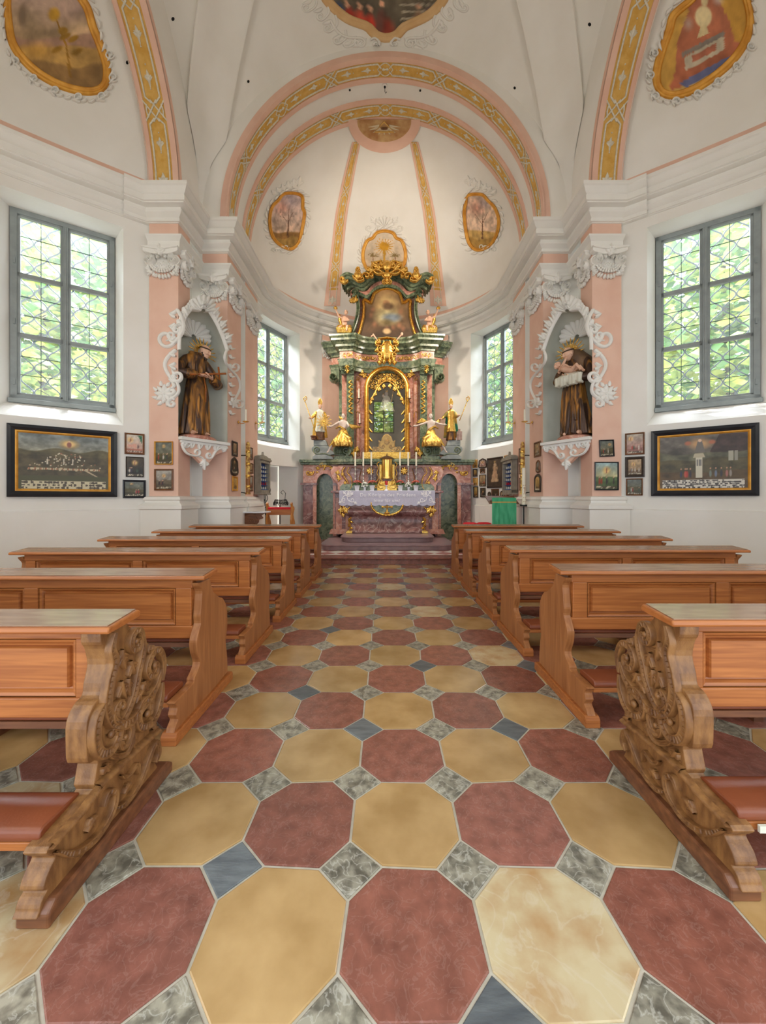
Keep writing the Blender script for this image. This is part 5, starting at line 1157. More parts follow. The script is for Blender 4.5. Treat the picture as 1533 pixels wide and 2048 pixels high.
# console table on the left
c = at(509.5, 1025, 8.75); t = thing('console_table', 'small carved wooden wall console with a white top against the left chancel pier', 'console table', V(c.x, c.y, 1.0))
zt_ = CZ-29*8.75/F; m = M(); m.prism([(-.33,0),(.28,0),(.28,.03),(-.33,.03)], lambda a, b, h=0: V(c.x+a, 8.6+h, zt_-.02+b), 0, .45); m.build('white_top', POT, t, mods=[('bevel',.004)])
m = M(); m.prism(cat_rom([(-.26,0),(.22,0),(.16,-.06),(.20,-.12),(.10,-.16),(.06,-.24),(-.02,-.27),(-.08,-.36),(-.18,-.40),(-.26,-.40)],3), lambda a, b, h=0: V(c.x+a, 8.7+h, zt_-.02+b), 0, .06)
m.prism([(-.30,0),(-.24,0),(-.24,-.44),(-.30,-.44)], lambda a, b, h=0: V(c.x+a, 8.62+h, zt_-.02+b), 0, .38); m.build('carved_bracket', WOODR, t)
m = M(); ff = lambda a, b, h=0: V(c.x+a, 8.698-h, zt_-.02+b); m.stroke(scurve(-.2,-.06,.1,-.14,.3,.25,1), .03, .012, ff, taper=1); m.stroke(scurve(-.2,-.3,.0,-.2,.3,.25,-1), .03, .012, ff, taper=1); m.build('carving', WOODR, t, smooth=True)
# prie-dieu with red cushion
Yp = 9.3; k = Yp/F; X = lambda px_: (px_-PX)*k; Zp = lambda py: CZ+(PY-py)*k
t = thing('prie_dieu', 'carved wooden kneeler with a red armrest cushion before the sacristy door', 'kneeler', V(X(560), Yp, .15))
for px_ in (534, 583):
    m = M(); sx = X(px_); m.prism(cat_rom([(0,Zp(1051)-.2),(-.05,Zp(1040)),(.02,Zp(1025)),(0,Zp(1012)),(-.02,Zp(1007)),(.06,Zp(1005)),(.10,Zp(1012)),(.22,Zp(1014)),(.25,Zp(1020)),(.14,Zp(1030)),(.30,Zp(1048)),(.36,.3),(.36,.15),(-.03,.15)],3), lambda a, b, h=0: V(sx+h, Yp+a, b), -.02, .02); m.build('side_panel', mat('golden_oak', (176,110,44), (200,134,64), .4, scale=6), t, mods=[('bevel',.005)])
m = M(); m.box((X(535),Yp-.0,Zp(1030)),(X(582),Yp+.03,Zp(1019))); m.box((X(535),Yp,.2),(X(582),Yp+.35,.26)); m.box((X(535),Yp,Zp(1019)),(X(582),Yp+.2,Zp(1018))); m.build('rail', WOODX, t)
m = M(); m.prism(cat_rom([(0,0),(.0,.03),(.02,.05),(.18,.055),(.2,.03),(.2,0)],3), lambda a, b, h=0: V(X(536)+h, Yp+a, Zp(1019)+b), 0, X(581)-X(536)); m.build('cushion', REDF, t, smooth='auto')
m = M(); m.prism([(X(533.5),Zp(1007)),(X(536),Zp(1006)),(X(537),Zp(1012)),(X(534),Zp(1013))], lambda a,b,h=0: V(a, Yp+h, b), 0, .04); 
# sacristy door in its recess
dA, dB = Vector((-3.72,10.52,0)), Vector((-3.26,11.42,0)); du = (dB-dA).normalized(); dn = Vector((du.y,-du.x,0)); fd = lambda a, b, h=0: dA+du*a+V(0,0,b)+dn*h; DW = (dB-dA).length
m = M(); m.prism([(-.14,.15),(DW+.3,.15),(DW+.3,2.5),(-.14,2.5)], fd, -.10, -.03); d = struct(m.build('door_1', PLASTER))
m = M(); m.prism([(-.1,.15),(DW*.62,.15),(DW*.62,2.06),(DW*.56,2.10),(-.1,2.10)], fd, -.03, .02); m.build('door_leaf', GREYD, d, mods=[('bevel',.006)])
m = M()
for z in (1.80,1.12): m.stroke([(-.1,z),(.1,z),(.2,z),(DW*.5,z),(DW*.6,z)], [.03,.05,.03,.06,.02], .02, lambda a, b, h=0: fd(a,b,h+.02))
m.build('strap_hinge', IRON, d)
for z in (1.62,.95): m = M(); m.prism([(DW*.50,z-.05),(DW*.74,z-.05),(DW*.74,z+.05),(DW*.50,z+.05)], fd, .02, .06); m.ell(fd(DW*.70,z,.07), (.03,.03,.03), 8, 6); m.build('iron_lock', IRON, d)
m = M(); m.stroke(scurve(DW*.6,1.5,DW*.55,1.25,.3,.3,1), .015, .015, lambda a, b, h=0: fd(a,b,h+.03)); m.build('door_scroll', IRON, d)
# wrought iron basket behind the kneeler
c = at(562, 1006, 9.75); t = thing('iron_basket', 'black wrought iron candle basket with curled handles behind the kneeler', 'candle rack', V(c.x,c.y,c.z-.05))
m = M(); r = random.Random(2)
for k in range(26): a = k*.5; m.tube([c+V(.18*math.cos(a),.1*math.sin(a),-.06), c+V(.19*math.cos(a+.2),.11*math.sin(a),.0), c+V(.15*math.cos(a+.1),.1*math.sin(a),.07+.03*math.sin(k))], .007, 5)
m.tube([c+V(.19*math.cos(a*PI/8),.11*math.sin(a*PI/8),.0) for a in range(16)], .01, 6, True); m.tube([c+V(.15*math.cos(a*PI/8),.09*math.sin(a*PI/8),.07) for a in range(16)], .01, 6, True); m.build('basket', IRON, t)
m = M(); m.tube([c+V(.1,0,.05), c+V(.12,0,.25), c+V(.05,0,.33), c+V(.0,0,.26), c+V(.05,0,.22)], .008, 6); m.tube([c+V(-.02,0,-.06), c+V(-.02,0,.15-c.z+.0)], .012, 8); m.tube([c+V(-.16,0,.15-c.z), c+V(.14,0,.15-c.z)], .012, 8); m.build('stem', IRON, t)
# ================================================================ figures
def ringloft(m, secs, f, n=32, fold=0, k=7, ph=0, zf=1.0, sharp=1):
    """secs: (z, ca, cf, ra, rf)"""
    rows = []
    S = cat_rom(secs, 4)
    for z, ca, cf, ra, rf in S:
        row = []
        for i in range(n+1):
            a = 2*PI*i/n; q = 1+fold*max(0, 1-z/zf)*(.7*math.sin(k*a+ph+1.2*math.sin(3*z))+.3*math.sin((2*k+1)*a+2*ph)) if fold else 1
            row.append(f(ca+ra*q*math.cos(a), cf+rf*q*math.sin(a), z))
        rows.append(row)
    m.grid(rows)
    for r, rev in ((rows[0],0),(rows[-1],1)): m.add(r[:-1], [list(range(n))])
def hand(m, f, w, d, n, k=1.0, curl=.8):
    w, d, n = Vector(w), Vector(d).normalized(), Vector(n).normalized(); s = d.cross(n).normalized(); g = lambda q: f(*q)
    def tb(P, r): m.tube([g(p) for p in P], r, 7)
    tb([w-d*.02*k, w+d*.03*k, w+d*.075*k], [.022*k,.03*k,.026*k]); tb([w+d*.02*k+s*.018*k, w+d*.08*k+s*.022*k], [.018*k,.014*k]); tb([w+d*.02*k-s*.018*k, w+d*.08*k-s*.022*k], [.018*k,.014*k])
    for j, l in zip(range(4), (.85,1,.95,.75)):
        b = w+d*.078*k+s*(j-1.5)*.0175*k; c = b+d*.034*k*l+n*.006*k; e = c+(d*(1-curl)+n*curl).normalized()*.027*k*l; h = e+(d*(1-1.4*curl)+n*curl).normalized()*.02*k*l
        tb([b, c, e, h], [.0095*k,.009*k,.0085*k,.006*k])
    b = w+d*.02*k+s*.03*k; tb([b, b+(d*.6+s*.6+n*.5)*.03*k, b+(d*1.3+s*.6+n*.9)*.035*k], [.012*k,.0105*k,.008*k])
def head(m, f, c, k=1.0, tilt=(0,0), nose=True, n=14):
    """c centre; face looks along +forward rotated by tilt (yaw, pitch)"""
    R = Matrix.Rotation(tilt[0],3,'Z') @ Matrix.Rotation(-tilt[1],3,'X'); c = Vector(c)
    def e(o, r):
        vs = []
        for i in range(n//2+1):
            ph = PI*i/(n//2)
            for j in range(n):
                a = 2*PI*j/n; vs.append(f(*(c+R@(Vector(o)*k+Vector((r[0]*math.sin(ph)*math.cos(a), r[1]*math.sin(ph)*math.sin(a), r[2]*math.cos(ph)))*k))))
        m.add(vs, [(i*n+j, i*n+(j+1)%n, (i+1)*n+(j+1)%n, (i+1)*n+j) for i in range(n//2) for j in range(n)])
    e((0,0,.02),(.078,.095,.10)); e((0,.035,-.05),(.052,.055,.06)); e((0,.03,0),(.066,.07,.08))
    if nose:
        e((0,.108,-.012),(.012,.02,.016)); e((0,.098,.01),(.009,.016,.03)); e((0,.088,-.052),(.022,.012,.008)); e((0,.082,-.082),(.018,.016,.014)); e((0,.088,.032),(.05,.014,.01))
        for s in (-1, 1): e((s*.078,-.005,-.005),(.01,.018,.026)); e((s*.04,.07,-.02),(.022,.02,.02))
    return R
def rays(m, f, c, r0, r1, n=20, w=.012, th=.004, a0=-.3, a1=PI+.3):
    for i in range(n):
        a = a0+(a1-a0)*i/(n-1); l = r1*(.82+.18*math.cos(i*PI)); ca, sa = math.cos(a), math.sin(a)
        q_ = l*.85; pts = [(r0*ca+w*.5*sa, r0*sa-w*.5*ca), (q_*ca+w*sa, q_*sa-w*ca), (l*ca, l*sa), (q_*ca-w*sa, q_*sa+w*ca), (r0*ca-w*.5*sa, r0*sa+w*.5*ca)]
        vs = [f(c[0]+p, c[1]+h, c[2]+q) for h in (-th, th) for p, q in pts]; m.add(vs, [(4,3,2,1,0),(5,6,7,8,9)]+[(i,(i+1)%5,(i+1)%5+5,i+5) for i in range(5)])
NB = 2.62
def niche_frame(s, shift=0):
    P, L, nn, _ = NICHE[s]
    return lambda a, fw, z: Vector(P(L/2+a, .20-fw, NB+z))
# --- left: friar with a cross
f = niche_frame(-1); B0_ = f(0,0,-.09)
t = thing('friar_statue', 'painted wooden statue of a tonsured friar holding a cross in the left pier niche', 'statue', B0_)
m = M(); ringloft(m, [(-.088,-.02,.02,.36,.26),(-.05,-.02,.02,.36,.27),(-.02,-.03,.02,.33,.25),(0,-.03,.02,.28,.2)], f, 24, 0); m.build('statue_base', REDM, t, smooth='auto')
SK = 1.06
f = (lambda g: (lambda a, fw, z: g(a*SK-.02, fw*SK, z*SK)))(niche_frame(-1))
m = M(); ringloft(m, [(.0,-.06,.0,.27,.20),(.15,-.06,.02,.265,.20),(.45,-.05,.03,.245,.19),(.80,-.03,.03,.215,.17),(1.02,-.03,.02,.175,.14),(1.10,-.03,.02,.158,.13),(1.20,-.035,.01,.18,.14),(1.34,-.04,.0,.22,.145),(1.44,-.035,.0,.22,.13),(1.50,-.02,.01,.15,.11),(1.54,-.01,.02,.10,.09)], f, 56, .17, 8, .5, 1.15)
m.tube([f(-.20,0,1.40), f(-.34,.03,1.24), f(-.41,.08,1.08), f(-.28,.17,1.07), f(-.14,.22,1.08)], [.085,.095,.10,.10,.085], 14)
m.tube([f(.14,0,1.40), f(.27,.03,1.22), f(.37,.10,1.00), f(.27,.18,1.02), f(.15,.22,1.06)], [.085,.095,.10,.10,.08], 14)
m.tube([f(-.14,.06,1.50), f(-.06,-.12,1.55), f(.06,-.10,1.55), f(.10,.03,1.50), f(.02,.11,1.44), f(-.10,.10,1.45)], .05, 10, True)
for a0, z0_, a1, z1_, b in ((-.20,.05,-.08,.95,.17),(-.04,.02,.02,.95,.2),(.12,.02,.07,.9,.18),(-.12,.3,.0,1.0,.2),(-.10,1.15,-.06,1.44,.15),(.02,1.12,.02,1.42,.15)): m.tube([f(a0,b+.0,z0_), f((a0+a1)/2-.03,b-.0,(z0_+z1_)/2), f(a1,b-.03,z1_)], [.03,.026,.012], 8)
m.build('habit', ROBE, t, smooth=True, mods=[('remesh',.0105),('smooth',3)])
m = M(); m.tube([f(-.03+.168*math.cos(2*PI*i/20), .02+.14*math.sin(2*PI*i/20), 1.10) for i in range(20)], .016, 8, True); m.tube([f(.03,.16,1.09), f(.05,.19,.85), f(.04,.2,.62)], .012, 8); m.build('rope_belt', WOODX, t, smooth=True)
m = M(); R = head(m, f, (.075,.11,1.575), 1.08, (-.5,.3)); m.tube([f(0,.02,1.46), f(.05,.07,1.55)], [.055,.05], 10)
m.tube([f(0,.0,1.48), f(0,0,1.2), f(-.02,.0,.9), f(-.16,.03,.3), f(-.19,.1,.03)], [.05,.06,.06,.05,.035], 8); m.tube([f(-.02,0,.9), f(.06,.02,.3), f(.08,.08,.03)], [.06,.05,.035], 8); m.tube([f(0,0,1.38), f(-.20,0,1.40), f(-.34,.03,1.24), f(-.41,.08,1.08), f(-.28,.17,1.07), f(-.12,.235,1.08)], .028, 8); m.tube([f(0,0,1.38), f(.14,0,1.40), f(.27,.03,1.22), f(.37,.10,1.00), f(.27,.18,1.02), f(.14,.235,1.075)], .028, 8)
hand(m, f, (-.13,.235,1.08), (1,.3,.05), (0,.2,-1), 1.15, .35); hand(m, f, (.14,.235,1.075), (-1,.35,.2), (0,.3,1), 1.15, .5)
for x, fw in ((-.19,.2),(.08,.17)): m.tube([f(x,fw-.1,.03), f(x-.01,fw,.03), f(x-.02,fw+.07,.018)], [.035,.04,.025], 10); [m.tube([f(x-.045+.02*j,fw+.05,.02), f(x-.05+.02*j,fw+.10,.012)], [.013,.009], 6) for j in range(4)]
bd = m.build('body', SKIN, t, smooth=True, mods=[('remesh',.0062),('smooth',1)])
m = M()
for i in range(22):
    a = 2*PI*i/22; q = R@Vector((.083*math.cos(a), .098*math.sin(a)*.96-.004, .062)); m.ell(f(.075+q.x, .11+q.y, 1.575+q.z), (.02,.02,.016), 7, 5)
for x, y, z, r in ((-.052,.02,-.07,.024),(-.032,.05,-.108,.024),(0,.062,-.122,.028),(.032,.05,-.108,.024),(.052,.02,-.07,.024),(-.068,.0,-.03,.02),(.068,.0,-.03,.02)):
    q = R@Vector((x,y,z)); m.ell(f(.075+q.x,.11+q.y,1.575+q.z), (r,r,r), 8, 6)
m.build('hair_and_beard', HAIR, t, smooth=True, mods=[('remesh',.008),('smooth',1)])
m = M()
for x in (-.03,.03): q = R@Vector((x,.092,.012)); m.ell(f(.075+q.x,.11+q.y,1.575+q.z), (.007,)*3, 6, 4)
m.build('eyes', HAIR, bd)
m = M(); m.tube([f(-.30,.27,1.03), f(.42,.26,1.24)], .02, 8); m.tube([f(.22,.32,1.30), f(.33,.20,1.10)], .018, 8); m.build('cross', WOODX, t)
m = M(); rays(m, f, (.08,.04,1.57), .10, .29, 26, .010); m.tube([f(.08+.10*math.cos(2*PI*i/20),.04,1.57+.10*math.sin(2*PI*i/20)) for i in range(20)], .008, 6, True); m.build('ray_halo', GOLD, t)
# --- right: friar with a child
g0 = niche_frame(1); f = lambda a, fw, z: g0(-a*SK+.04-.12, fw*SK, z*SK)
t = thing('friar_statue', 'wooden friar statue cradling a child on white cloth in the right pier niche', 'statue', g0(0,0,-.09))
fb_ = lambda a, fw, z: g0(-a-.04, fw, z)
m = M(); ringloft(m, [(-.088,.02,.02,.34,.26),(-.05,.02,.02,.34,.27),(-.02,.02,.02,.30,.25),(0,.02,.02,.26,.2)], fb_, 24, 0); m.build('statue_base', REDM, t, smooth='auto')
m = M(); ringloft(m, [(.0,.03,.0,.29,.20),(.15,.02,.02,.28,.20),(.45,.0,.03,.25,.19),(.80,-.02,.03,.215,.17),(1.02,-.02,.02,.185,.14),(1.12,-.02,.02,.17,.13),(1.34,.0,.0,.21,.145),(1.44,.0,.0,.21,.13),(1.50,.0,.01,.14,.11),(1.54,.0,.02,.10,.09)], f, 56, .17, 9, 1.7, 1.15)
m.tube([f(-.17,0,1.40), f(-.28,.04,1.20), f(-.30,.12,1.04), f(-.22,.2,1.10), f(-.17,.24,1.17)], [.08,.085,.09,.08,.06], 14)
m.tube([f(.17,0,1.40), f(.28,.04,1.20), f(.33,.10,1.0), f(.2,.2,1.0), f(.08,.25,1.05)], [.085,.095,.10,.09,.06], 14)
for a0, z0_, a1, z1_, b in ((-.20,.03,-.12,.9,.16),(-.06,.02,-.02,.9,.2),(.06,.02,.03,.85,.22),(.2,.03,.12,.9,.16),(.12,.25,.02,.8,.21)): m.tube([f(a0,b,z0_), f((a0+a1)/2+.03,b,(z0_+z1_)/2), f(a1,b-.03,z1_)], [.03,.026,.012], 8)
m.build('habit', ROBE, t, smooth=True, mods=[('remesh',.0105),('smooth',3)])
m = M(); ringloft(m, [(1.12,.10,-.06,.27,.13),(1.25,.09,-.04,.26,.15),(1.40,.05,-.02,.225,.16),(1.5,.02,.0,.16,.13),(1.57,.01,.0,.11,.11)], f, 40, .05, 9, 0, 1.6); m.build('hooded_cape', ROBE2, t, smooth=True, mods=[('remesh',.012),('smooth',3)])
m = M(); R = head(m, f, (-.05,.15,1.50), 1.08, (.45,.3)); m.tube([f(0,.02,1.46), f(-.03,.07,1.54)], [.055,.05], 10)
m.tube([f(0,.0,1.48), f(0,0,1.2), f(.0,.0,.9), f(-.10,.03,.3), f(-.12,.08,.03)], [.05,.06,.06,.05,.035], 8); m.tube([f(0,0,.9), f(.14,.03,.3), f(.17,.1,.03)], [.06,.05,.035], 8); m.tube([f(0,0,1.38), f(-.17,0,1.40), f(-.28,.04,1.20), f(-.30,.12,1.04), f(-.22,.2,1.10), f(-.17,.255,1.185)], .028, 8); m.tube([f(0,0,1.38), f(.17,0,1.40), f(.28,.04,1.20), f(.33,.10,1.0), f(.2,.2,1.0), f(.07,.255,1.06)], .028, 8)
hand(m, f, (-.17,.26,1.19), (.5,.3,.5), (.8,-.1,-.3), 1.15, .5); hand(m, f, (.07,.26,1.06), (-1,.2,.2), (0,.2,1), 1.15, .4)
for x, fw in ((-.12,.16),(.17,.2)): m.tube([f(x,fw-.1,.03), f(x+.01,fw,.03), f(x+.03,fw+.07,.02)], [.035,.042,.028], 10)
bd = m.build('body', SKIN, t, smooth=True, mods=[('remesh',.0062),('smooth',1)])
m = M()
for i in range(22):
    a = 2*PI*i/22; q = R@Vector((.083*math.cos(a), .098*math.sin(a)*.96-.004, .062)); m.ell(f(-.05+q.x, .15+q.y, 1.50+q.z), (.02,.02,.016), 7, 5)
m.build('hair', HAIR, t, smooth=True, mods=[('remesh',.008),('smooth',1)])
m = M()
for x in (-.03,.03): q = R@Vector((x,.092,.012)); m.ell(f(-.05+q.x,.15+q.y,1.50+q.z), (.007,)*3, 6, 4)
m.build('eyes', HAIR, bd)
m = M(); rays(m, f, (-.09,.06,1.54), .10, .30, 26, .010); m.build('ray_halo', GOLD, t)
m = M(); rr = random.Random(6)
for k in range(9): a = -.22+.055*k; m.tube([f(a,.22,1.14-.02*abs(k-4)), f(a+.03,.30,1.04), f(a+.01,.27,.93+.03*math.sin(k*2)), f(a+.04,.20,.90)], [.045,.05,.045,.02], 8)
m.build('white_cloth', CLOTH, t, smooth=True, mods=[('remesh',.011),('smooth',2)])
t2 = thing('child_figure', 'carved naked child lying in the arms of the friar in the right pier niche', 'statue', f(0,.3,1.2))
m = M(); m.tube([f(-.12,.27,1.24), f(-.02,.30,1.19), f(.08,.30,1.16), f(.13,.29,1.15)], [.055,.068,.066,.06], 12); head(m, f, (-.19,.27,1.30), .72, (.2,-.5), True, 12)
m.tube([f(.12,.31,1.15), f(.22,.34,1.20), f(.28,.32,1.10)], [.045,.036,.022], 9); m.tube([f(.12,.27,1.15), f(.24,.27,1.17), f(.31,.27,1.08)], [.045,.036,.022], 9); m.tube([f(.27,.32,1.10), f(.30,.36,1.10)], [.022,.016], 8); m.tube([f(.31,.27,1.08), f(.34,.31,1.08)], [.022,.016], 8)
m.tube([f(-.10,.28,1.27), f(-.05,.26,1.37), f(-.04,.20,1.46)], [.03,.025,.018], 8); m.tube([f(-.06,.33,1.22), f(.02,.36,1.25), f(.08,.36,1.20)], [.03,.024,.018], 8)
hand(m, f, (-.04,.20,1.46), (0,-.3,1), (1,0,0), .55, .4); hand(m, f, (.08,.36,1.20), (1,0,-.5), (0,0,-1), .55, .4)
b2 = m.build('body', SKIN, t2, smooth=True, mods=[('remesh',.006),('smooth',1)])
m = M(); m.ell(f(-.205,.26,1.335), (.058,.058,.05), 10, 8); m.build('hair', HAIR, t2, smooth=True)
# ================================================================ the high altar
def fY(Y, mir=1): k = Y/F; return lambda dx, py, h=0: V(3.5/F*11+mir*dx*k, Y-h, CZ+(PY-py)*k)
AX0 = 3.5/F*11
def both(fn):
    for s in (-1, 1): fn(s)
alt = thing('high_altar', 'high altar with green and salmon marble retable, gilded carving and framed glass shrine', 'altar', V(AX0, 11.2, .15))
def P_(name, poly, Y, d0, d1, mt, parent=alt, bev=.008, mir=None):
    out = None
    for s in ((1,-1) if mir else (1,)):
        m = M(); m.prism(poly, fY(Y, s), d0, d1); out = m.build(name, mt, parent, mods=[('bevel', bev)] if bev else None)
    return out
def arc_(cx, cy, rx, ry, a0, a1, n=14): return [(cx+rx*math.cos(a0+(a1-a0)*i/n), cy-ry*math.sin(a0+(a1-a0)*i/n)) for i in range(n+1)]
def vflip(P): return [(x, y) for x, y in P]
# lower wall with the two side portals
for s in (-1, 1):
    m = M(); m.prism([(98,966),(98,930),(168,930),(168,966),(143,966)]+arc_(124,966,19,21,0,PI)+[(105,966)], fY(11.25,s), -.3, 0); sw = m.build('side_wall', REDM, alt, mods=[('bevel',.008)])
    m = M(); m.prism([(146,1081),(146,966),(168,966),(168,1081)], fY(11.25,s), -.3, 0); m.prism([(96,1081),(96,966),(104,966),(104,1081)], fY(11.25,s), -.3, 0); m.build('portal_pier', DREDM, sw, mods=[('bevel',.01)])
    m = M(); m.stroke([(144,1078),(144,1020)]+arc_(124,968,20,24,0,PI)+[(104,1020),(104,1078)], 7, .06, fY(11.25,s), prof=((-1,0),(-1,1),(1,1),(1,0))); m.build('portal_arch', REDM, sw, smooth='auto')
    m = M(); m.prism([(140,970),(148,970),(172,970),(172,966),(140,966)], fY(11.25,s), -.2, .09); m.prism([(96,971),(108,971),(108,966),(96,966)], fY(11.25,s), -.2, .08); m.build('impost', DREDM, sw)
    m = M(); m.prism([(102,1081),(102,945),(146,945),(146,1081)], fY(11.5,s), -.05, 0); m.build('green_panel', GREENM, sw)
    m = M(); g = fY(11.25,s)
    m.stroke(scurve(108,944,124,933,-.3,.3,1), 3.5, .05, g, taper=1); m.stroke(scurve(142,944,124,933,.3,.3,-1), 3.5, .05, g, taper=1); m.stroke(scurve(146,942,158,950,.3,.3,1), 3, .04, g, taper=1); m.stroke(scurve(106,942,97,952,-.3,.3,-1), 3, .04, g, taper=1)
    for q in ((124,934,-1.57),(114,938,3.4),(134,938,-.3),(148,944,.6),(102,946,2.6)): acanthus(m, q[0], q[1], q[2], 10, 4, .05, g, 3)
    m.build('gilt_garland', GOLD, sw, smooth=True)
m = M(); sl = cat_rom([(-172,.12),(-150,.06),(-120,.06),(-95,.22),(-60,.26),(0,.24),(60,.26),(95,.22),(120,.06),(150,.06),(172,.12)], 4)
m.prism([(a,b) for a, b in sl]+[(172,-.6),(-172,-.6)], lambda a, b, h: V(AX0+a*11.25/F, 11.25-b, CZ+(PY-930)*11.25/F+h), 0, .06)
m.prism([(a*1.008,b+.05) for a, b in sl]+[(172,-.6),(-172,-.6)], lambda a, b, h: V(AX0+a*11.25/F, 11.25-b, CZ+(PY-930)*11.25/F+h), .06, .15); m.build('cornice_slab', GREENM, alt, mods=[('bevel',.012)])
# predella between the portals
P_('predella_wall', [(-98,981),(-98,930),(98,930),(98,981)], 11.15, -.3, 0, REDM)
for s in (-1, 1):
    P = cat_rom([(107,934),(112,945),(107,958),(98,970),(96,981),(76,981),(80,966),(88,955),(90,944),(85,934)], 4)
    m = M(); m.prism(P, fY(11.15,s), 0, .16); cn = m.build('console', REDM, alt, mods=[('bevel',.02)])
    m = M(); g = fY(10.98,s); m.stroke(cat_rom([(84,934),(90,944),(84,956),(78,966),(80,976)],3), 2.4, .03, g, taper=1); m.stroke(cat_rom([(76,934),(80,945),(72,955),(70,970),(74,978)],3), 2, .03, g)
    for q in ((98,940,1.4,12),(96,952,1.5,12),(88,945,1.2,8),(100,950,2.2,8),(84,962,1.6,8)): acanthus(m, *q[:3], q[3], 4, .03, g, 3)
    m.build('gilt_scrolls', GOLD, cn, smooth=True)
    for a, b in ((52,74),(18,40)):
        m = M(); m.prism(cat_rom([(a,938),(b-4,936),(b,944),(b-3,956),(b,974),(a+2,974),(a+4,956)],3), fY(11.13,s), 0, .03); pn = m.build('dark_marble_panel', DREDM, alt)
        m = M(); m.stroke([(a-1,975),(a+3,956),(a-1,938),(b-4,935),(b+1,944)], 1.4, .035, fY(11.12,s)); m.build('gilt_moulding', GOLD, pn)
    m = M(); m.ell(fY(11.05,s)(34,942), (.09,.05,.09), 10, 8); [leaf(m, 34, 942, k*.8, 8, 4, .03, fY(11.0,s)) for k in range(8)]; m.build('gilt_rosette', GOLD, alt, smooth=True)
P_('gradine', [(-94,982),(-94,974),(-88,968),(88,968),(94,974),(94,982)], 11.0, -.2, .04, GREENM)
# mensa, its rear block and the sarcophagus front
zm = CZ+(PY-981.5)*10.5/F
m = M(); k = 1/F*10.8
m.box((AX0-104*k, 10.78, .42), (AX0+104*k, 11.2, zm-.06)); m.build('altar_block', DREDM, alt, mods=[('bevel',.01)])
for s in (-1, 1):
    m = M()
    for x in (78, 97): m.prism([(x-7,1058),(x-7,996),(x+5,996),(x+5,1058)], fY(10.78,s), 0, .025); m.build('block_panel', REDM, alt, mods=[('bevel',.006)]); m = M()
    m.prism([(70,1068),(70,1058),(112,1058),(116,1068)], fY(10.78,s), -.1, .06); m.build('block_plinth', REDM, alt, mods=[('bevel',.006)])
m = M(); m.box((AX0-110*k, 10.5, zm-.06), (AX0+110*k, 11.2, zm)); men = m.build('altar_table_top', DREDM, alt, mods=[('bevel',.015)])
m = M(); rows = []
for py, w_, o in cat_rom([(983,86,.0),(1000,88,.0),(1014,92,.0),(1024,90,-.03),(1031,82,.04),(1034,77,.10),(1046,76,.10),(1058,78,.05),(1063,81,.02),(1066,81,.02)], 4):
    z = CZ+(PY-py)*10.55/F; x = w_*10.55/F; y = 10.55+o; rows.append([V(AX0-x, 10.9, z), V(AX0-x, y+.06, z), V(AX0-x+.06, y, z), V(AX0+x-.06, y, z), V(AX0+x, y+.06, z), V(AX0+x, 10.9, z)])
m.grid(rows); sar = m.build('sarcophagus_front', DREDM, alt, smooth='auto')
for s in (-1, 1):
    g = fY(10.53, s); m = M()
    for q in ((88,1012,1.9,16),(92,1014,1.5,16),(86,1018,2.3,12),(90,1026,2.0,10)): acanthus(m, *q[:3], q[3], 5, .05, g, 3)
    m.stroke(scurve(74,1014,90,1018,.2,.3,1), 3, .04, g, taper=1); m.build('gilt_corner', GOLD, sar, smooth=True)
    m = M(); m.stroke(cat_rom([(72,1034),(76,1044),(73,1054),(76,1064)],3), 4, .06, g); [leaf(m, 74, 1036+k*6, 1.57+(k%2-.5)*1.6, 7, 4, .05, g) for k in range(5)]; m.prism([(70,1066),(69,1061),(80,1061),(82,1066)], g, 0, .07); m.build('gilt_foot', GOLD, sar, smooth='auto')
m = M(); m.prism(arc_(0,1009,29,20,PI,2*PI)+[(29,1004),(-29,1004)], fY(10.55), -.03, .035); md_ = m.build('green_medallion', GREENM, sar)
m = M(); g = fY(10.53)
m.stroke(arc_(0,1009,31,21,PI,2*PI,20), 4.5, .06, g)
for i in range(15): a = PI+PI*i/14; leaf(m, 31*math.cos(a), 1009-21*math.sin(a), -a+1.2, 5, 4, .07, g)
m.build('gilt_wreath', GOLD, md_, smooth=True)
m = M(); g = fY(10.51); m.stroke([(0,1004),(0,1010),(0,1018),(0,1026)], [5,2.6,2.6,7], .03, g); m.stroke([(-11,1014),(-6,1014),(0,1014),(6,1014),(11,1014)], [7,3,3,3,7], .03, g); m.stroke([(-5,1026),(5,1026)], 4, .03, g); m.build('gilt_cross', GOLD, md_)
# altar cloth with its lettering
cl = thing('altar_cloth', 'white lace altar cloth with scalloped edge and woven German prayer lettering', 'altar cloth', V(AX0, 10.5, zm))
k = 10.48/F; X0, X1 = AX0-96*k, AX0+96*k; zb_ = CZ+(PY-1009)*k; n = 144; m = M(); rows = [[V(X0+(X1-X0)*i/n, y, zm+.006) for i in range(n+1)] for y in (11.0, 10.8, 10.5)]
rows.append([V(X0+(X1-X0)*i/n, 10.485, zm-.004) for i in range(n+1)])
for j in range(1, 7):
    rows.append([V(X0+(X1-X0)*i/n, 10.482-.006*math.sin(i*.55)*j/6, zm-.004-(zm-zb_-.0+.035*abs(math.sin(PI*i/12)))*j/6) for i in range(n+1)])
m.grid(rows)
for s in (-1, 1): x = AX0+s*96*k; m.grid([[V(x+s*.012*j/4, y, zm+.005-(.40 if y > 10.5 else .36)*j/4) for y in (10.485,10.6,10.75,10.95)] for j in range(5)])
m.build('cloth', LACE, cl, smooth='auto')
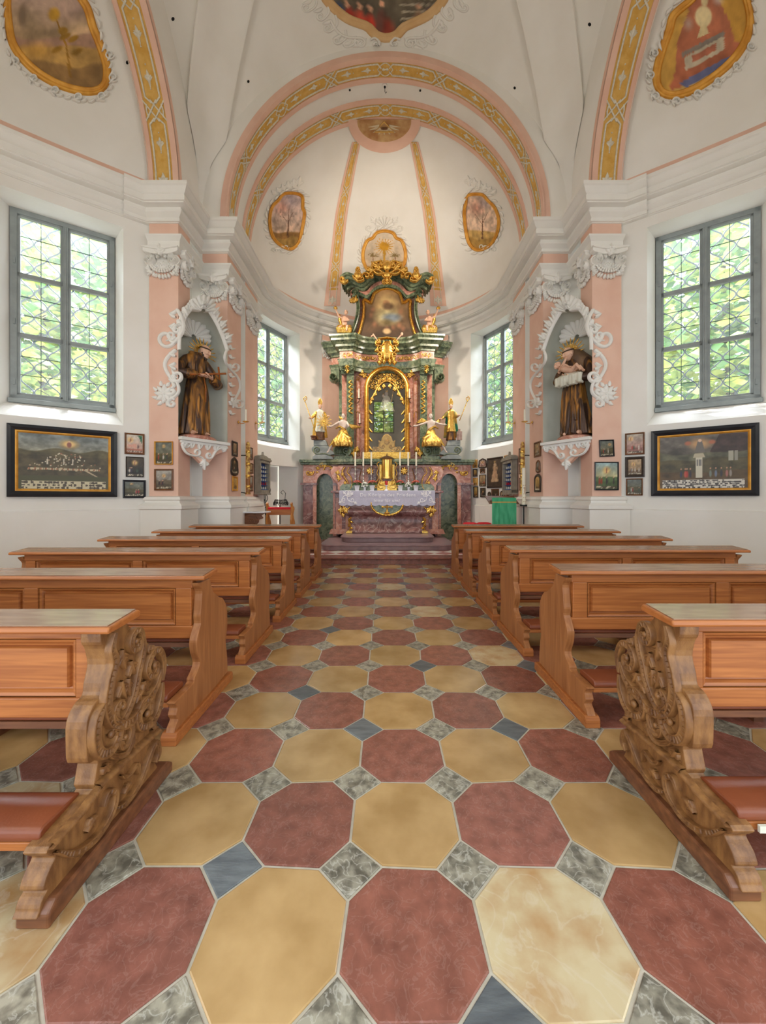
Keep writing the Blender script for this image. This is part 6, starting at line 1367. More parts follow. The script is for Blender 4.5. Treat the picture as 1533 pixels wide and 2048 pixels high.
def txt(body, px, py, size, parent, name, mt, Y=10.472, spc=1.0):
    cu = bpy.data.curves.new(name, 'FONT'); cu.body = body; cu.size = size; cu.extrude = .001; cu.align_x = 'CENTER'; cu.space_character = spc; cu.offset = .0012
    o = bpy.data.objects.new(name, cu); COL.objects.link(o); o.rotation_euler = (PI/2,0,0); o.location = V((px-PX)/F*Y, Y, CZ+(PY-py)/F*Y)
    dg = bpy.context.evaluated_depsgraph_get(); me = bpy.data.meshes.new_from_object(o.evaluated_get(dg)); me.transform(o.matrix_basis); bpy.data.objects.remove(o)
    me.materials.clear(); me.materials.append(mt); q = bpy.data.objects.new(name, me); COL.objects.link(q); q.parent = parent; q.matrix_parent_inverse = Matrix.Translation(-Vector(parent.location)); return q
txt('Du Königin des Friedens', 776, 993, .135, cl, 'lettering', LACEW, spc=1.12); txt('bitte für uns!', 774.5, 1004, .12, cl, 'lettering', LACEW, spc=1.12)
for s in (-1, 1):
    m = M(); g = fY(10.472, s)
    for q in (scurve(66,1004,80,990,.3,.25,1), scurve(90,1004,76,990,-.3,.25,-1), spi(70,1000,5,0,1.3,1), spi(87,1000,5,2,1.3,-1), scurve(72,992,84,986,.3,.3,1)): m.stroke(q, 1.5, .003, g, taper=1)
    for q in ((78,990,-1.57),(84,988,-.9),(72,990,-2.2),(66,1004,2.6),(91,1003,.4)): acanthus(m, *q, 7, 3, .003, g, 2)
    m.build('embroidery', LACEW, cl)
# tabernacle
tb = thing('tabernacle', 'golden cylindrical tabernacle with a low conical roof in the middle of the altar', 'tabernacle', V(AX0, 10.95, zm))
kk = 10.9/F; z = lambda py: CZ+(PY-py)*kk
c = V(AX0, 10.95, 0)
m = M(); m.lathe([(0,z(958)),(.155,z(958)),(.165,z(957)),(.165,z(955)),(.155,z(954)),(.155,z(920)),(.165,z(919)),(.17,z(917.5)),(0,z(917.5))], c, 40); m.build('cylinder', BRASS, tb, smooth='auto')
m = M(); m.lathe([(0,z(918)),(.20,z(918)),(.205,z(916.5)),(.17,z(915)),(.10,z(912.5)),(.03,z(911)),(.012,z(909)),(.02,z(907.5)),(0,z(906))], c, 32); m.build('roof', mat('bronze_roof', (110,84,60), (140,110,80), .35, .6), tb, smooth='auto')
m = M(); m.prism([(-20,981),(-20,972),(-17,962),(17,962),(20,972),(20,981)], fY(10.85), -.2, 0); b_ = m.build('base', GOLD, tb, mods=[('bevel',.01)])
m = M(); g = fY(10.84)
for s in (-1, 1):
    for q in (scurve(s*6,970,s*16,964,.3,.35,s), scurve(s*8,976,s*18,972,-.3,.35,-s)): m.stroke(q, 2, .03, g, taper=1)
    acanthus(m, s*10, 970, -1.57+s*.9, 9, 4, .04, g, 3)
m.build('base_scrolls', GOLD, b_, smooth=True)
for s in (-1, 1): m = M(); m.stroke(cat_rom([(15,924),(20,928),(17,936),(20,946),(17,955),(21,964)],4), 2, .05, fY(10.98,s)); m.build('side_scroll', GOLD, tb, smooth=True)
m = M(); m.prism([(-15,958),(-15,922),(15,922),(15,958)], fY(11.08), -.03, 0); m.build('back_plate', GOLD, tb)
# sanctuary lamp
lp = thing('sanctuary_light', 'red glass candle cup in a clear glass holder in front of the tabernacle', 'candle', V(AX0-.02, 10.66, zm)); c = V(AX0-.02, 10.66, zm+.007)
m = M(); m.lathe([(0,.0),(.055,0),(.058,.02),(.02,.04),(.018,.12),(.05,.14),(.05,.15),(0,.15)], c, 20); m.build('holder', POT, lp, smooth='auto')
m = M(); m.lathe([(0,.15),(.03,.15),(.042,.25),(.04,.27),(0,.27)], c, 20); m.build('red_cup', REDG, lp, smooth='auto')
# candlesticks
def candlestick(px, label):
    Y = 10.93; x = (px-PX)/F*Y; zb2 = CZ+(PY-968)*11.0/F; c = V(x, Y, zb2); t = thing('candlestick', label, 'candlestick', c, 'silver altar candlesticks'); H = .52
    m = M(); m.lathe([(0,0),(.065,0),(.07,.015),(.045,.03),(.02,.05),(.03,.07),(.016,.09),(.014,.13),(.028,.15),(.014,.17),(.018,.24),(.03,.27),(.014,.30),(.014,.36),(.026,.39),(.014,.42),(.016,.47),(.05,.50),(.052,.512),(.014,.51),(0,.51)], c, 18); m.build('silver_stem', SILV, t, smooth='auto')
    m = M(); m.lathe([(0,.505),(.024,.505),(.023,.90),(.004,.905),(0,.915)], c, 12); m.build('white_candle', WAX, t, smooth='auto'); return t
for px, w_ in ((711,'outermost left'),(727,'middle left'),(743,'innermost left'),(800.5,'innermost right'),(817,'middle right'),(833,'outermost right')): candlestick(px, '%s of the six silver altar candlesticks with white candles' % w_)
def plant(px, label, Y=10.62):
    x = (px-PX)/F*Y; c = V(x, Y, zm+.007); t = thing('potted_plant', label, 'potted plant', c, 'potted flowers on the altar'); r = random.Random(int(px))
    m = M(); m.lathe([(0,0),(.05,0),(.07,.12),(.078,.125),(.078,.14),(.066,.14),(.06,.11),(0,.11)], c, 20); m.build('pot', POT, t, smooth='auto')
    m = M()
    for k in range(60):
        a = r.uniform(0,6.28); e = r.uniform(.1,1.2); q = c+V(.125*math.cos(a)*math.cos(e), .09*math.sin(a)*math.cos(e), .14+.08*math.sin(e)); R = Matrix.Rotation(a,3,'Z')@Matrix.Rotation(r.uniform(-1,1),3,'X'); z_ = .03
        m.add([q+R@V(-z_,0,0), q+R@V(0,-z_*.6,.006), q+R@V(z_,0,0), q+R@V(0,z_*.6,.006)], [(0,1,2,3)])
    m.build('leaves', LEAF, t)
    m = M()
    for k in range(34): a = r.uniform(0,6.28); e = r.uniform(.5,1.5); m.ell(c+V(.13*math.cos(a)*math.cos(e), .09*math.sin(a)*math.cos(e), .165+.11*math.sin(e)), (.02,.02,.016), 6, 4)
    m.build('blossoms', FLOW, t); return t
for px, w_ in ((714.5,'far left on the altar cloth'),(745,'left of the red sanctuary light'),(801,'right of the red sanctuary light'),(832.5,'far right on the altar cloth')): plant(px, 'white pot of small red flowers, %s' % w_)
for px, w_ in ((730,'left'),(817.5,'right')):
    x = (px-PX)/F*10.75; c = V(x, 10.75, zm+.007); t = thing('white_flower_bunch', 'bunch of white blossoms between two red flower pots on the %s of the altar' % w_, 'flowers', c, 'white flower bunches on the altar'); r = random.Random(int(px))
    m = M(); m.lathe([(0,0),(.035,0),(.03,.06),(.045,.10),(.04,.10),(0,.08)], c, 14); m.build('vase', POT, t, smooth='auto')
    m = M()
    for k in range(40): a = r.uniform(0,6.28); e = r.uniform(-.2,1.5); m.ell(c+V(.09*math.cos(a)*math.cos(e), .06*math.sin(a)*math.cos(e), .13+.10*math.sin(e)), (.02,.02,.018), 6, 4)
    m.build('blossoms', WFLOW, t)

# ---------------------------------------------------------------- retable
RY = 11.6
arch = arc_(0,776,37,38,0,PI,20)
body = [(-70,919),(-70,742),(70,742),(70,919),(38,919),(38,776)]+arch[1:-1]+[(-38,776),(-38,919)]
# shrine wall as two halves plus arch so that the opening stays clear
m = M(); m.prism([(37,919),(37,776)]+arc_(0,776,37,38,0,PI/2,12)[1:]+[(0,728),(70,728),(70,919)], fY(RY,1), -.25, 0); m.prism([(37,919),(37,776)]+arc_(0,776,37,38,0,PI/2,12)[1:]+[(0,728),(70,728),(70,919)], fY(RY,-1), -.25, 0)
m.build('retable_body', REDM, alt)
m = M(); kR = RY/F; zt1, zb1 = CZ+(PY-735)*kR, CZ+(PY-919)*kR
m.box((AX0-.66, 12.25, zb1-.1), (AX0+.66, 12.3, zt1+.1)); m.box((AX0-.68, 11.7, zb1-.1), (AX0-.62, 12.3, zt1)); m.box((AX0+.62, 11.7, zb1-.1), (AX0+.68, 12.3, zt1)); m.box((AX0-.66, 11.7, zt1), (AX0+.66, 12.3, zt1+.05)); m.box((AX0-.68,11.6,zb1-.1),(AX0+.68,12.3,zb1+.02)); m.build('shrine_recess', mat('shrine_lining', (92,88,74), (116,110,92), .7), alt)
m = M(); fr_ = [(41,912),(41,776)]+arc_(0,776,41,39,0,PI,24)[1:]+[(-41,912)]; g = fY(RY-.02)
m.stroke(fr_, 10, .12, g, prof=((-1,0),(-.95,.8),(-.6,1),(-.3,.5),(.2,.4),(.6,.7),(1,.0))); m.prism([(-46,918),(-46,905),(46,905),(46,918)], g, 0, .12); m.prism([(-43,915),(-43,908),(43,908),(43,915)], g, .12, .15); gf = m.build('shrine_frame', GOLD, alt, smooth='auto')
# openwork canopy inside the frame
m = M(); g = fY(RY+.02); rr = random.Random(9)
for s in (-1, 1):
    gs = fY(RY+.02, s)
    for ring, (R0, R1) in enumerate(((34,35),(27,28),(20,22))):
        for i in range(5):
            a = PI/2*(i+.5)/5; x, y = R0*math.cos(a), 778-R1*math.sin(a); m.stroke(spi(x, y, 5.2, a+ring, 1.4, 1 if (i+ring)%2 else -1), 1.6, .02, gs, taper=1); leaf(m, x, y, -a-.5+ring, 7, 3, .02, gs, .3)
    m.stroke(cat_rom([(0,762),(10,766),(20,778),(26,790),(32,798)],4), 3.5, .03, gs)
    for q in ((14,774,1.3),(22,784,1.2),(28,794,1.1),(6,768,1.5),(33,800,1.5)): acanthus(m, *q, 10, 4.5, .03, gs, 3)
m.stroke([(-6,764),(-6,752),(0,760),(6,752),(6,764)], 1.8, .03, g); m.stroke([(0,750),(5,764)], 1.6, .03, g); m.stroke([(0,750),(-5,764)], 1.6, .03, g); m.build('openwork_canopy', GOLD, gf, smooth=True)
for s in (-1, 1):
    m = M(); g = fY(RY+.02, s); [leaf(m, 36, 820+k*9, 1.9-(k%2)*.7, 11, 4, .02, g, .4) for k in range(9)]; m.build('side_foliage', GOLD, gf, smooth=True)
gm = bpy.data.materials.new('shrine_glass'); gm.use_nodes = True; nt = gm.node_tree; N = nt.nodes; N.remove(N['Principled BSDF']); a_ = N.new('ShaderNodeBsdfTransparent'); b_ = N.new('ShaderNodeBsdfGlossy'); b_.inputs['Roughness'].default_value = .01; x_ = N.new('ShaderNodeMixShader'); x_.inputs[0].default_value = .32
nt.links.new(a_.outputs[0], x_.inputs[1]); nt.links.new(b_.outputs[0], x_.inputs[2]); nt.links.new(x_.outputs[0], N['Material Output'].inputs[0])
m = M(); m.add([fY(RY+.05)(x, y) for x, y in [(-38,908),(38,908),(38,776)]+arc_(0,776,38,38,0,PI,16)[1:-1]+[(-38,776)]], [list(range(19))]); m.build('glass_pane', gm, gf)
# gold pedestal and the Madonna inside the shrine
pd = thing('shrine_pedestal', 'ornate golden pedestal standing inside the glass shrine', 'pedestal', V(AX0, 12, zb1)); 
PD = cat_rom([(-30,908),(-30,898),(-26,893),(-20,896),(-16,890),(-17,880),(-12,882),(-9,874),(0,868),(9,874),(12,882),(17,880),(16,890),(20,896),(26,893),(30,898),(30,908)], 3)
m = M(); m.prism(PD, fY(11.9), -.15, 0); m.build('body', GOLD, pd, mods=[('bevel',.01)])
m = M(); g = fY(11.88); rosette(m, 0, 884, 6, .04, g)
for s in (-1, 1): m.stroke(scurve(s*8,900,s*24,900,.3,.25,s), 2.4, .04, g, taper=1); m.stroke(scurve(s*14,884,s*10,896,.3,.3,-s), 2, .04, g, taper=1); acanthus(m, s*18, 902, -1.57, 8, 4, .04, g, 3)
m.build('scrollwork', GOLD, pd, smooth=True)
mdn = thing('madonna_figure', 'small crowned Madonna in a pale lace dress inside the glass shrine', 'statue', V(AX0, 12.0, 4.2))
kz = 12.0/F; zf = lambda py: CZ+(PY-py)*kz; c = V(AX0-.01, 12.0, 0)
m = M(); m.lathe([(0,zf(824)),(.26,zf(824)),(.25,zf(821)),(.17,zf(806)),(.10,zf(796)),(.06,zf(792)),(0,zf(791))], c, 28, lambda a, z: 1+.05*math.sin(9*a)); m.build('lace_dress', CLOTH, mdn, smooth='auto')
m = M(); m.ell(c+V(0,0,zf(788)), (.055,.06,.075), 12, 8); m.ell(c+V(-.10,-.05,zf(793)), (.04,.04,.05), 10, 6); m.build('heads', SKING, mdn, smooth=True)
m = M(); m.lathe([(.05,0),(.065,.05),(.03,.09),(.0,.10)], c+V(0,0,zf(785)), 12, lambda a, z: 1+.2*math.sin(6*a)); m.lathe([(.03,0),(.04,.03),(0,.06)], c+V(-.10,-.05,zf(790.5)), 10); m.build('crowns', GOLD, mdn, smooth=True)
m = M(); m.tube([c+V(.12,-.05,zf(822)), c+V(.2,-.05,zf(785))], .01, 6); m.ell(c+V(.2,-.05,zf(784)), (.03,.03,.03), 8, 6); m.build('sceptre', GOLD, mdn)
m = M(); m.box((AX0-.1, 11.95, zb1), (AX0+.1, 12.1, zf(824)+.02)); m.build('shaft', MATS['shrine_lining'], mdn)
# pilasters
for s in (-1, 1):
    P_s = lambda nm, poly, Y, d0, d1, mt, par=alt, bev=.008: (lambda m: (m.prism(poly, fY(Y, s), d0, d1), m.build(nm, mt, par, mods=[('bevel', bev)] if bev else None))[1])(M())
    pl = P_s('green_pilaster', [(66,912),(66,744),(80,744),(80,912)], 11.5, -.1, .10, GREENM)
    P_s('pink_wing', [(80,912),(80,744),(90,744),(90,912)], 11.65, -.2, .02, REDM); P_s('green_edge', [(90,912),(88,744),(95,744),(95,912)], 11.75, -.2, .10, GREENM)
    m = M(); g = fY(11.39, s)
    for k in range(14): leaf(m, 73, 762+k*4.8, 1.57+(k%2-.5)*1.8, 6, 3.4, .03, g); m.ell(g(73+(k%2-.5)*2,762+k*4.8,.02), (.025,.02,.025), 6, 4)
    m.build('gilt_festoon', GOLD, pl, smooth=True)
    m = M(); m.prism([(53,912),(53,752),(62,752),(62,912)], fY(RY-.0, s), 0, .03); pp = m.build('pink_pilaster', REDM, alt, mods=[('bevel',.006)])
    m = M(); g = fY(RY-.04, s)
    for y in (752, 910): m.stroke([(54,y),(57.5,y+3),(61,y)], 1.2, .02, g)
    m.stroke([(54,754),(54,830),(54,908)], .9, .02, g); m.stroke([(61,754),(61,830),(61,908)], .9, .02, g); m.stroke(spi(57.5,758,3,0,1.5,1), 1, .02, g); m.stroke(spi(57.5,902,3,0,1.5,1), 1, .02, g); m.stroke(cat_rom([(54,840),(56,824),(61,826),(61,838)],3), 1.2, .02, g); m.build('gilt_lines', GOLD, pp)
    # capitals with scrolls
    m = M(); g = fY(11.36, s)
    for c_, R0, d_ in (((86,738),7,1),((70,738),6,-1)): m.stroke(spi(c_[0], c_[1], R0, PI/2, 1.8, d_, .12, 26), 3.2, .10, g); 
    m.prism([(66,748),(66,730),(92,730),(92,748)], g, -.12, .01); m.prism([(64,732),(64,728),(94,728),(94,732)], g, -.12, .06); cp = m.build('scroll_capital', GREENM, alt, smooth='auto')
    m = M(); acanthus(m, 79, 748, -1.57, 16, 6, .10, g, 3); rosette(m, 79, 736, 6, .12, g, 6); m.build('gilt_leaf', GOLD, cp, smooth=True)
    m = M(); g = fY(11.6, s); m.stroke(spi(106,757,9,PI*.9,1.6,-1,.15,26), 4.2, .22, g); m.prism([(95,764),(95,735),(112,735),(112,750),(104,766)], g, -.15, .02); m.build('side_volute', GREENM, alt, smooth='auto')
    m = M(); g = fY(RY-.03, s); acanthus(m, 50, 748, 2.6, 14, 5, .05, g, 3); acanthus(m, 46, 746, .4, 12, 5, .05, g, 3); m.ell(g(50,744,.03), (.07,.05,.08), 8, 6); m.build('gilt_spandrel', GOLD, alt, smooth=True)
# entablature (swept round the broken plan)
def alt_path(P): return [(AX0+x, y) for x, y in P]+[(AX0-x, y) for x, y in P[::-1][(1 if P[-1][0] == 0 else 0):]]
EP = cat_rom([(.95,11.40),(.75,11.52),(.45,11.60),(0,11.58)], 4)
EPATH = alt_path([(1.68,12.25),(1.68,11.88),(1.36,11.78),(1.36,11.34),(1.02,11.30)]+EP)
for nm, prof, mt in (('architrave', [(0,5.14),(.02,5.15),(.02,5.24),(.05,5.27),(.05,5.36),(.09,5.42),(.09,5.46),(0,5.46)], GREENM), ('frieze', [(.01,5.45),(.03,5.47),(.03,5.68),(.01,5.70)], REDM), ('main_cornice', [(.0,5.69),(.05,5.70),(.05,5.75),(.10,5.80),(.14,5.80),(.14,5.86),(.24,5.94),(.26,5.94),(.26,6.00),(.31,6.05),(.31,6.10),(-.2,6.26)], GREENM)):
    m = M(); sweep(m, EPATH, prof); o = m.build(nm, mt, alt, smooth='auto')
    if nm == 'frieze':
        m = M()
        for s in (-1, 1):
            for k in range(9):
                x = .06+k*.11; gf2 = lambda a, b, h=0: V(AX0+s*a, float(np.interp(abs(a), [0,.45,.75,.95,1.02,1.36], [11.55,11.57,11.49,11.37,11.27,11.31]))-h, b)
                m.stroke(spi(x+.3, 5.575, .06, k, 1.4, 1 if k % 2 else -1), .022, .02, gf2, taper=1); leaf(m, x+.3, 5.57, k*1.3, .09, .035, .02, gf2)
        m.build('gilt_scroll_relief', GOLD, o, smooth=True)
# attic
AT = [(-78,690),(-66,664),(-57,634),(-56,610),(-62,590),(-62,566),(0,556),(62,566),(62,590),(56,610),(57,634),(66,664),(78,690)]
P_('attic_body', AT, 11.72, -.25, 0, REDM)
for s in (-1, 1):
    m = M(); g = fY(11.66, s); m.stroke(cat_rom([(62,592),(58,606),(57,624),(61,645),(70,668),(84,684)],4), 7, .16, g, prof=((-1,-.3),(-1,.9),(-.5,1),(0,.7),(.5,1),(1,.9),(1,-.3))); m.stroke(spi(62,590,8,0,1.6,-1,.15,24), 3.6, .18, g); m.stroke(spi(86,676,7,PI,1.5,1,.15,22), 3.4, .18, g); vo = m.build('attic_volute', GREENM, alt, smooth='auto')
    m = M(); g = fY(11.46, s); acanthus(m, 66, 606, -1.9, 16, 6, .06, g, 3); rosette(m, 70, 602, 6, .06, g); m.build('gilt_leaf', GOLD, vo, smooth=True)
TOPC = cat_rom([(-90,566),(-78,560),(-66,563),(-52,567),(-38,556),(-22,548),(0,545),(22,548),(38,556),(52,567),(66,563),(78,560),(90,566)], 5)
def wavy(nm, dy0, dy1, h, k_, mt):
    m = M(); top = [(x*k_, y+dy0) for x, y in TOPC]; bot = [(x*k_, y+dy1) for x, y in TOPC]; m.prism(top+bot[::-1], fY(11.7), -.25, h); return m.build(nm, mt, alt, smooth='auto')
wavy('attic_cornice', 0, 5, .42, 1.0, GREENM); wavy('attic_cornice', 4.6, 10, .34, .97, GREENM); wavy('attic_cornice', 9.6, 15, .24, .93, GREENM); wavy('attic_cornice', 14.6, 20, .16, .88, GREENM); wavy('attic_frieze', 19, 29, .10, .80, REDM); wavy('attic_architrave', 28, 34, .15, .76, GREENM)
# attic painting
OUT = [(-62,682),(-50,690),(-30,682),(-14,678),(0,682),(14,678),(30,682),(50,690),(62,682),(54,662),(47,634),(46,612),(48,604),(44,600),(32,608),(30,600),(26,588),(12,579),(0,577),(-12,579),(-26,588),(-30,600),(-32,608),(-44,600),(-48,604),(-46,612),(-47,634),(-54,662)]
def p_god(p):
    p.grad(0, 1, (74,56,44), (150,116,76)).noise(4, .3, 3); p.blob(.5,.72,.24,.24,(206,176,120),.8); p.blob(.5,.5,.26,.2,(190,176,130),.6,.9); p.blob(.58,.48,.2,.1,(124,136,150),.6,.9); p.blob(.49,.74,.07,.06,(176,130,90),.4); p.blob(.52,.68,.12,.08,(110,84,60),.5)
    for x, y in ((.27,.62),(.24,.52),(.3,.36),(.7,.34),(.76,.28),(.72,.58),(.6,.3),(.5,.28)): p.blob(x,y,.05,.07,(168,112,82),.9,.7)
    p.blob(.5,.4,.12,.08,(96,80,48),.7,.8); p.blob(.5,.24,.08,.06,(210,176,130),.4); p.noise(12, .25, 5)
gA = fY(11.66)
cx, cy = 0, 636; na = 120; Ls = [0]; C = OUT
for i in range(len(C)): a, b = C[i], C[(i+1)%len(C)]; Ls.append(Ls[-1]+math.hypot(b[0]-a[0], b[1]-a[1]))
Q = []
for i in range(na):
    s_ = Ls[-1]*i/na; j = max(q for q in range(len(C)) if Ls[q] <= s_+1e-9); j = min(j, len(C)-1); t_ = (s_-Ls[j])/(Ls[j+1]-Ls[j]); a, b = C[j], C[(j+1)%len(C)]; Q.append((a[0]+(b[0]-a[0])*t_, a[1]+(b[1]-a[1])*t_))
pt = thing('altar_painting', 'shaped gold-framed painting of a figure in clouds, top of the altar', 'painting', gA(0,636))
m = M(); R = 24; P2 = [(cx,cy)]+[(cx+(q[0]-cx)*r/R, cy+(q[1]-cy)*r/R) for r in range(1,R+1) for q in Q]
m.add([gA(a,b,.02) for a,b in P2], [(0,1+i,1+(i+1)%na) for i in range(na)]+[(1+r*na+i,1+(r+1)*na+i,1+(r+1)*na+(i+1)%na,1+r*na+(i+1)%na) for r in range(R-1) for i in range(na)])
p = Paint([(a+62)/124 for a,b in P2], [(690-b)/113 for a,b in P2], (120,90,60)); p_god(p); m.build('canvas', PAINT, pt, colors=p.out())
m = M(); m.stroke(Q, 6.5, .09, gA, close=True, prof=((-1,0),(-.9,.7),(-.5,1),(-.2,.5),(.2,.45),(.6,.8),(1,0))); m.build('gold_frame', GOLD, pt, smooth='auto')
# crowning gilding
m = M(); g = fY(11.25)
for s in (-1, 1):
    gs = fY(11.25, s)
    for q in (scurve(6,548,30,534,.3,.25,1), scurve(4,538,22,526,.35,.3,-1), scurve(30,536,36,544,.3,.4,1), scurve(4,528,12,538,.3,.35,1), scurve(10,546,34,548,.25,.2,-1)): m.stroke(q, 4.4, .10, gs, taper=1)
    for q in ((14,542,-.9,16),(20,534,-.6,14),(8,534,-1.2,14),(26,544,-.5,13),(30,538,.5,10)): acanthus(m, *q[:3], q[3], 6, .10, gs, 3)
m.ell(g(0,535,.08), (.14,.10,.16), 12, 8); m.build('crown_ornament', GOLD, alt, smooth=True)
m = M(); g = fY(11.22); m.stroke(cat_rom([(-8,544),(-10,552),(-5,558),(-10,566)],3), 3, .08, g); m.stroke(cat_rom([(8,544),(10,552),(5,558),(10,566)],3), 3, .08, g); m.stroke(spi(-6,564,5,0,1.4,1), 2.4, .08, g); m.stroke(spi(6,564,5,PI,1.4,-1), 2.4, .08, g); m.ell(g(0,550,.0), (.13,.09,.11), 12, 8); m.ell(g(0,560,.0), (.07,.07,.08), 10, 8); acanthus(m, 0, 562, 1.57, 8, 5, .05, g, 2); m.build('top_cartouche', GOLD, alt, smooth=True)
for s in (-1, 1):
    m = M(); gs = fY(11.2, s)
    m.ell(gs(58,552,.0), (.13,.12,.13), 12, 8)
    for q in (spi(60,553,8,0,1.5,1), scurve(50,556,40,548,.3,.4,1), scurve(64,558,48,562,.25,.2,-1), scurve(58,548,60,538,.3,.3,1)): m.stroke(q, 3.6, .10, gs, taper=1)
    acanthus(m, 58, 548, -1.57, 12, 5, .08, gs, 3); m.build('gilt_urn_scroll', GOLD, alt, smooth=True)
    m = M(); m.stroke(scurve(78,562,92,564,.3,.35,1), 4.4, .10, gs, taper=1); acanthus(m, 84, 561, -.6, 9, 5, .08, gs, 3); m.ell(gs(86,563), (.10,.07,.07), 10, 6); m.build('gilt_corner_scroll', GOLD, alt, smooth=True)
m = M(); g = fY(11.2); rr = random.Random(3)
m.ell(g(0,702), (.22,.13,.30), 14, 10)
for s in (-1, 1):
    gs = fY(11.2, s)
    for q in (scurve(6,684,20,692,.35,.3,1), scurve(16,692,12,708,.3,.3,-1), scurve(12,706,6,722,.25,.25,1), spi(17,684,5,0,1.4,1), spi(14,712,4.5,0,1.4,-1), scurve(4,690,10,702,.4,.3,1)): m.stroke(q, 4, .12, gs, taper=1)
    for q in ((12,688,-.5,10),(16,700,.4,10),(10,714,1.0,12),(6,720,1.5,10),(14,720,1.4,12)): acanthus(m, *q[:3], q[3], 5, .11, gs, 3)
m.stroke([(-18,680),(0,677),(18,680)], 4, .14, g); m.build('mask_cartouche', GOLD, alt, smooth=True)
m = M(); g = fY(11.15); m.tube([g(-17,684), g(-28,668)], .02, 8); m.tube([g(-32,673), g(-26,669)], .018, 8); m.tube([g(16,684), g(30,668)], .02, 8); m.ell(g(30,668), (.04,.03,.05), 8, 6); m.build('cross_and_spear', SKIN, alt)
# plinths and volutes for the statues
for s in (-1, 1):
    m = M(); g = fY(11.15, s)
    m.prism([(148,919),(148,914),(142,910),(122,910),(108,914),(106,919)], g, -.2, .1); m.prism([(146,892),(146,881),(122,881),(118,892)], g, -.2, .08); m.prism(cat_rom([(140,910),(149,903),(149,895),(140,892),(118,892),(112,900),(104,908),(118,911)],3), g, -.2, .07); pb = m.build('statue_plinth', GREYM, alt, mods=[('bevel',.01)])
    m = M(); m.stroke(spi(139,901,8,PI/2,1.5,-1,.12,24), 2.4, .05, lambda a, b, h=0: g(a, b, h+.07)); m.stroke(cat_rom([(139,909),(124,908),(112,912)],3), 2.4, .04, lambda a, b, h=0: g(a, b, h+.07)); m.build('plinth_scroll', GREENM, pb, smooth=True)
    m = M(); g = fY(11.1, s); m.prism(cat_rom([(106,910),(108,898),(100,891),(88,891),(74,893),(72,904),(78,912)],3), g, -.2, .0); m.stroke(spi(82,901,9,PI/2,1.7,-1 if True else 1,.12,26), 3, .10, g)
    for k in range(5): m.stroke([(90+k*3.4,893),(91+k*3.4,901),(90+k*3.4,909)], 2.4, .05, g)
    m.prism([(106,919),(106,912),(70,912),(68,919)], g, -.2, .03); m.build('angel_volute', GREENM, alt, smooth='auto')
    m = M(); g = fY(11.2, s); acanthus(m, 66, 914, -1.57, 16, 6, .08, g, 3); acanthus(m, 62, 904, -1.9, 12, 6, .08, g, 3); m.build('gilt_acanthus', GOLD, alt, smooth=True)
    zo = Vector(fY(11.62, s)(0,0)).z
# candle arms on the pink pilasters
for dx, y, w_ in ((-56,798,'upper left'),(-54.5,848,'lower left'),(41+4,798,'upper right'),(45,846,'lower right')):
    g = fY(11.42); c = g(dx, y); t = thing('candle_arm', '%s candle arm with a white candle beside the golden shrine frame' % w_, 'sconce', c, 'candle arms beside the shrine')
    m = M(); m.lathe([(0,0),(.03,0),(.06,.012),(.058,.018),(.014,.015),(0,.02)], c, 12); m.tube([c, c+V(0,.02,-.06), c+V(math.copysign(.05,dx),.12,-.09), c+V(math.copysign(.02,dx),.17,-.03)], .012, 6); m.build('arm', WOODD, t, smooth='auto'); m = M(); m.lathe([(0,.015),(.02,.015),(.019,.30),(0,.31)], c, 12); m.build('candle', WAX, t, smooth='auto')

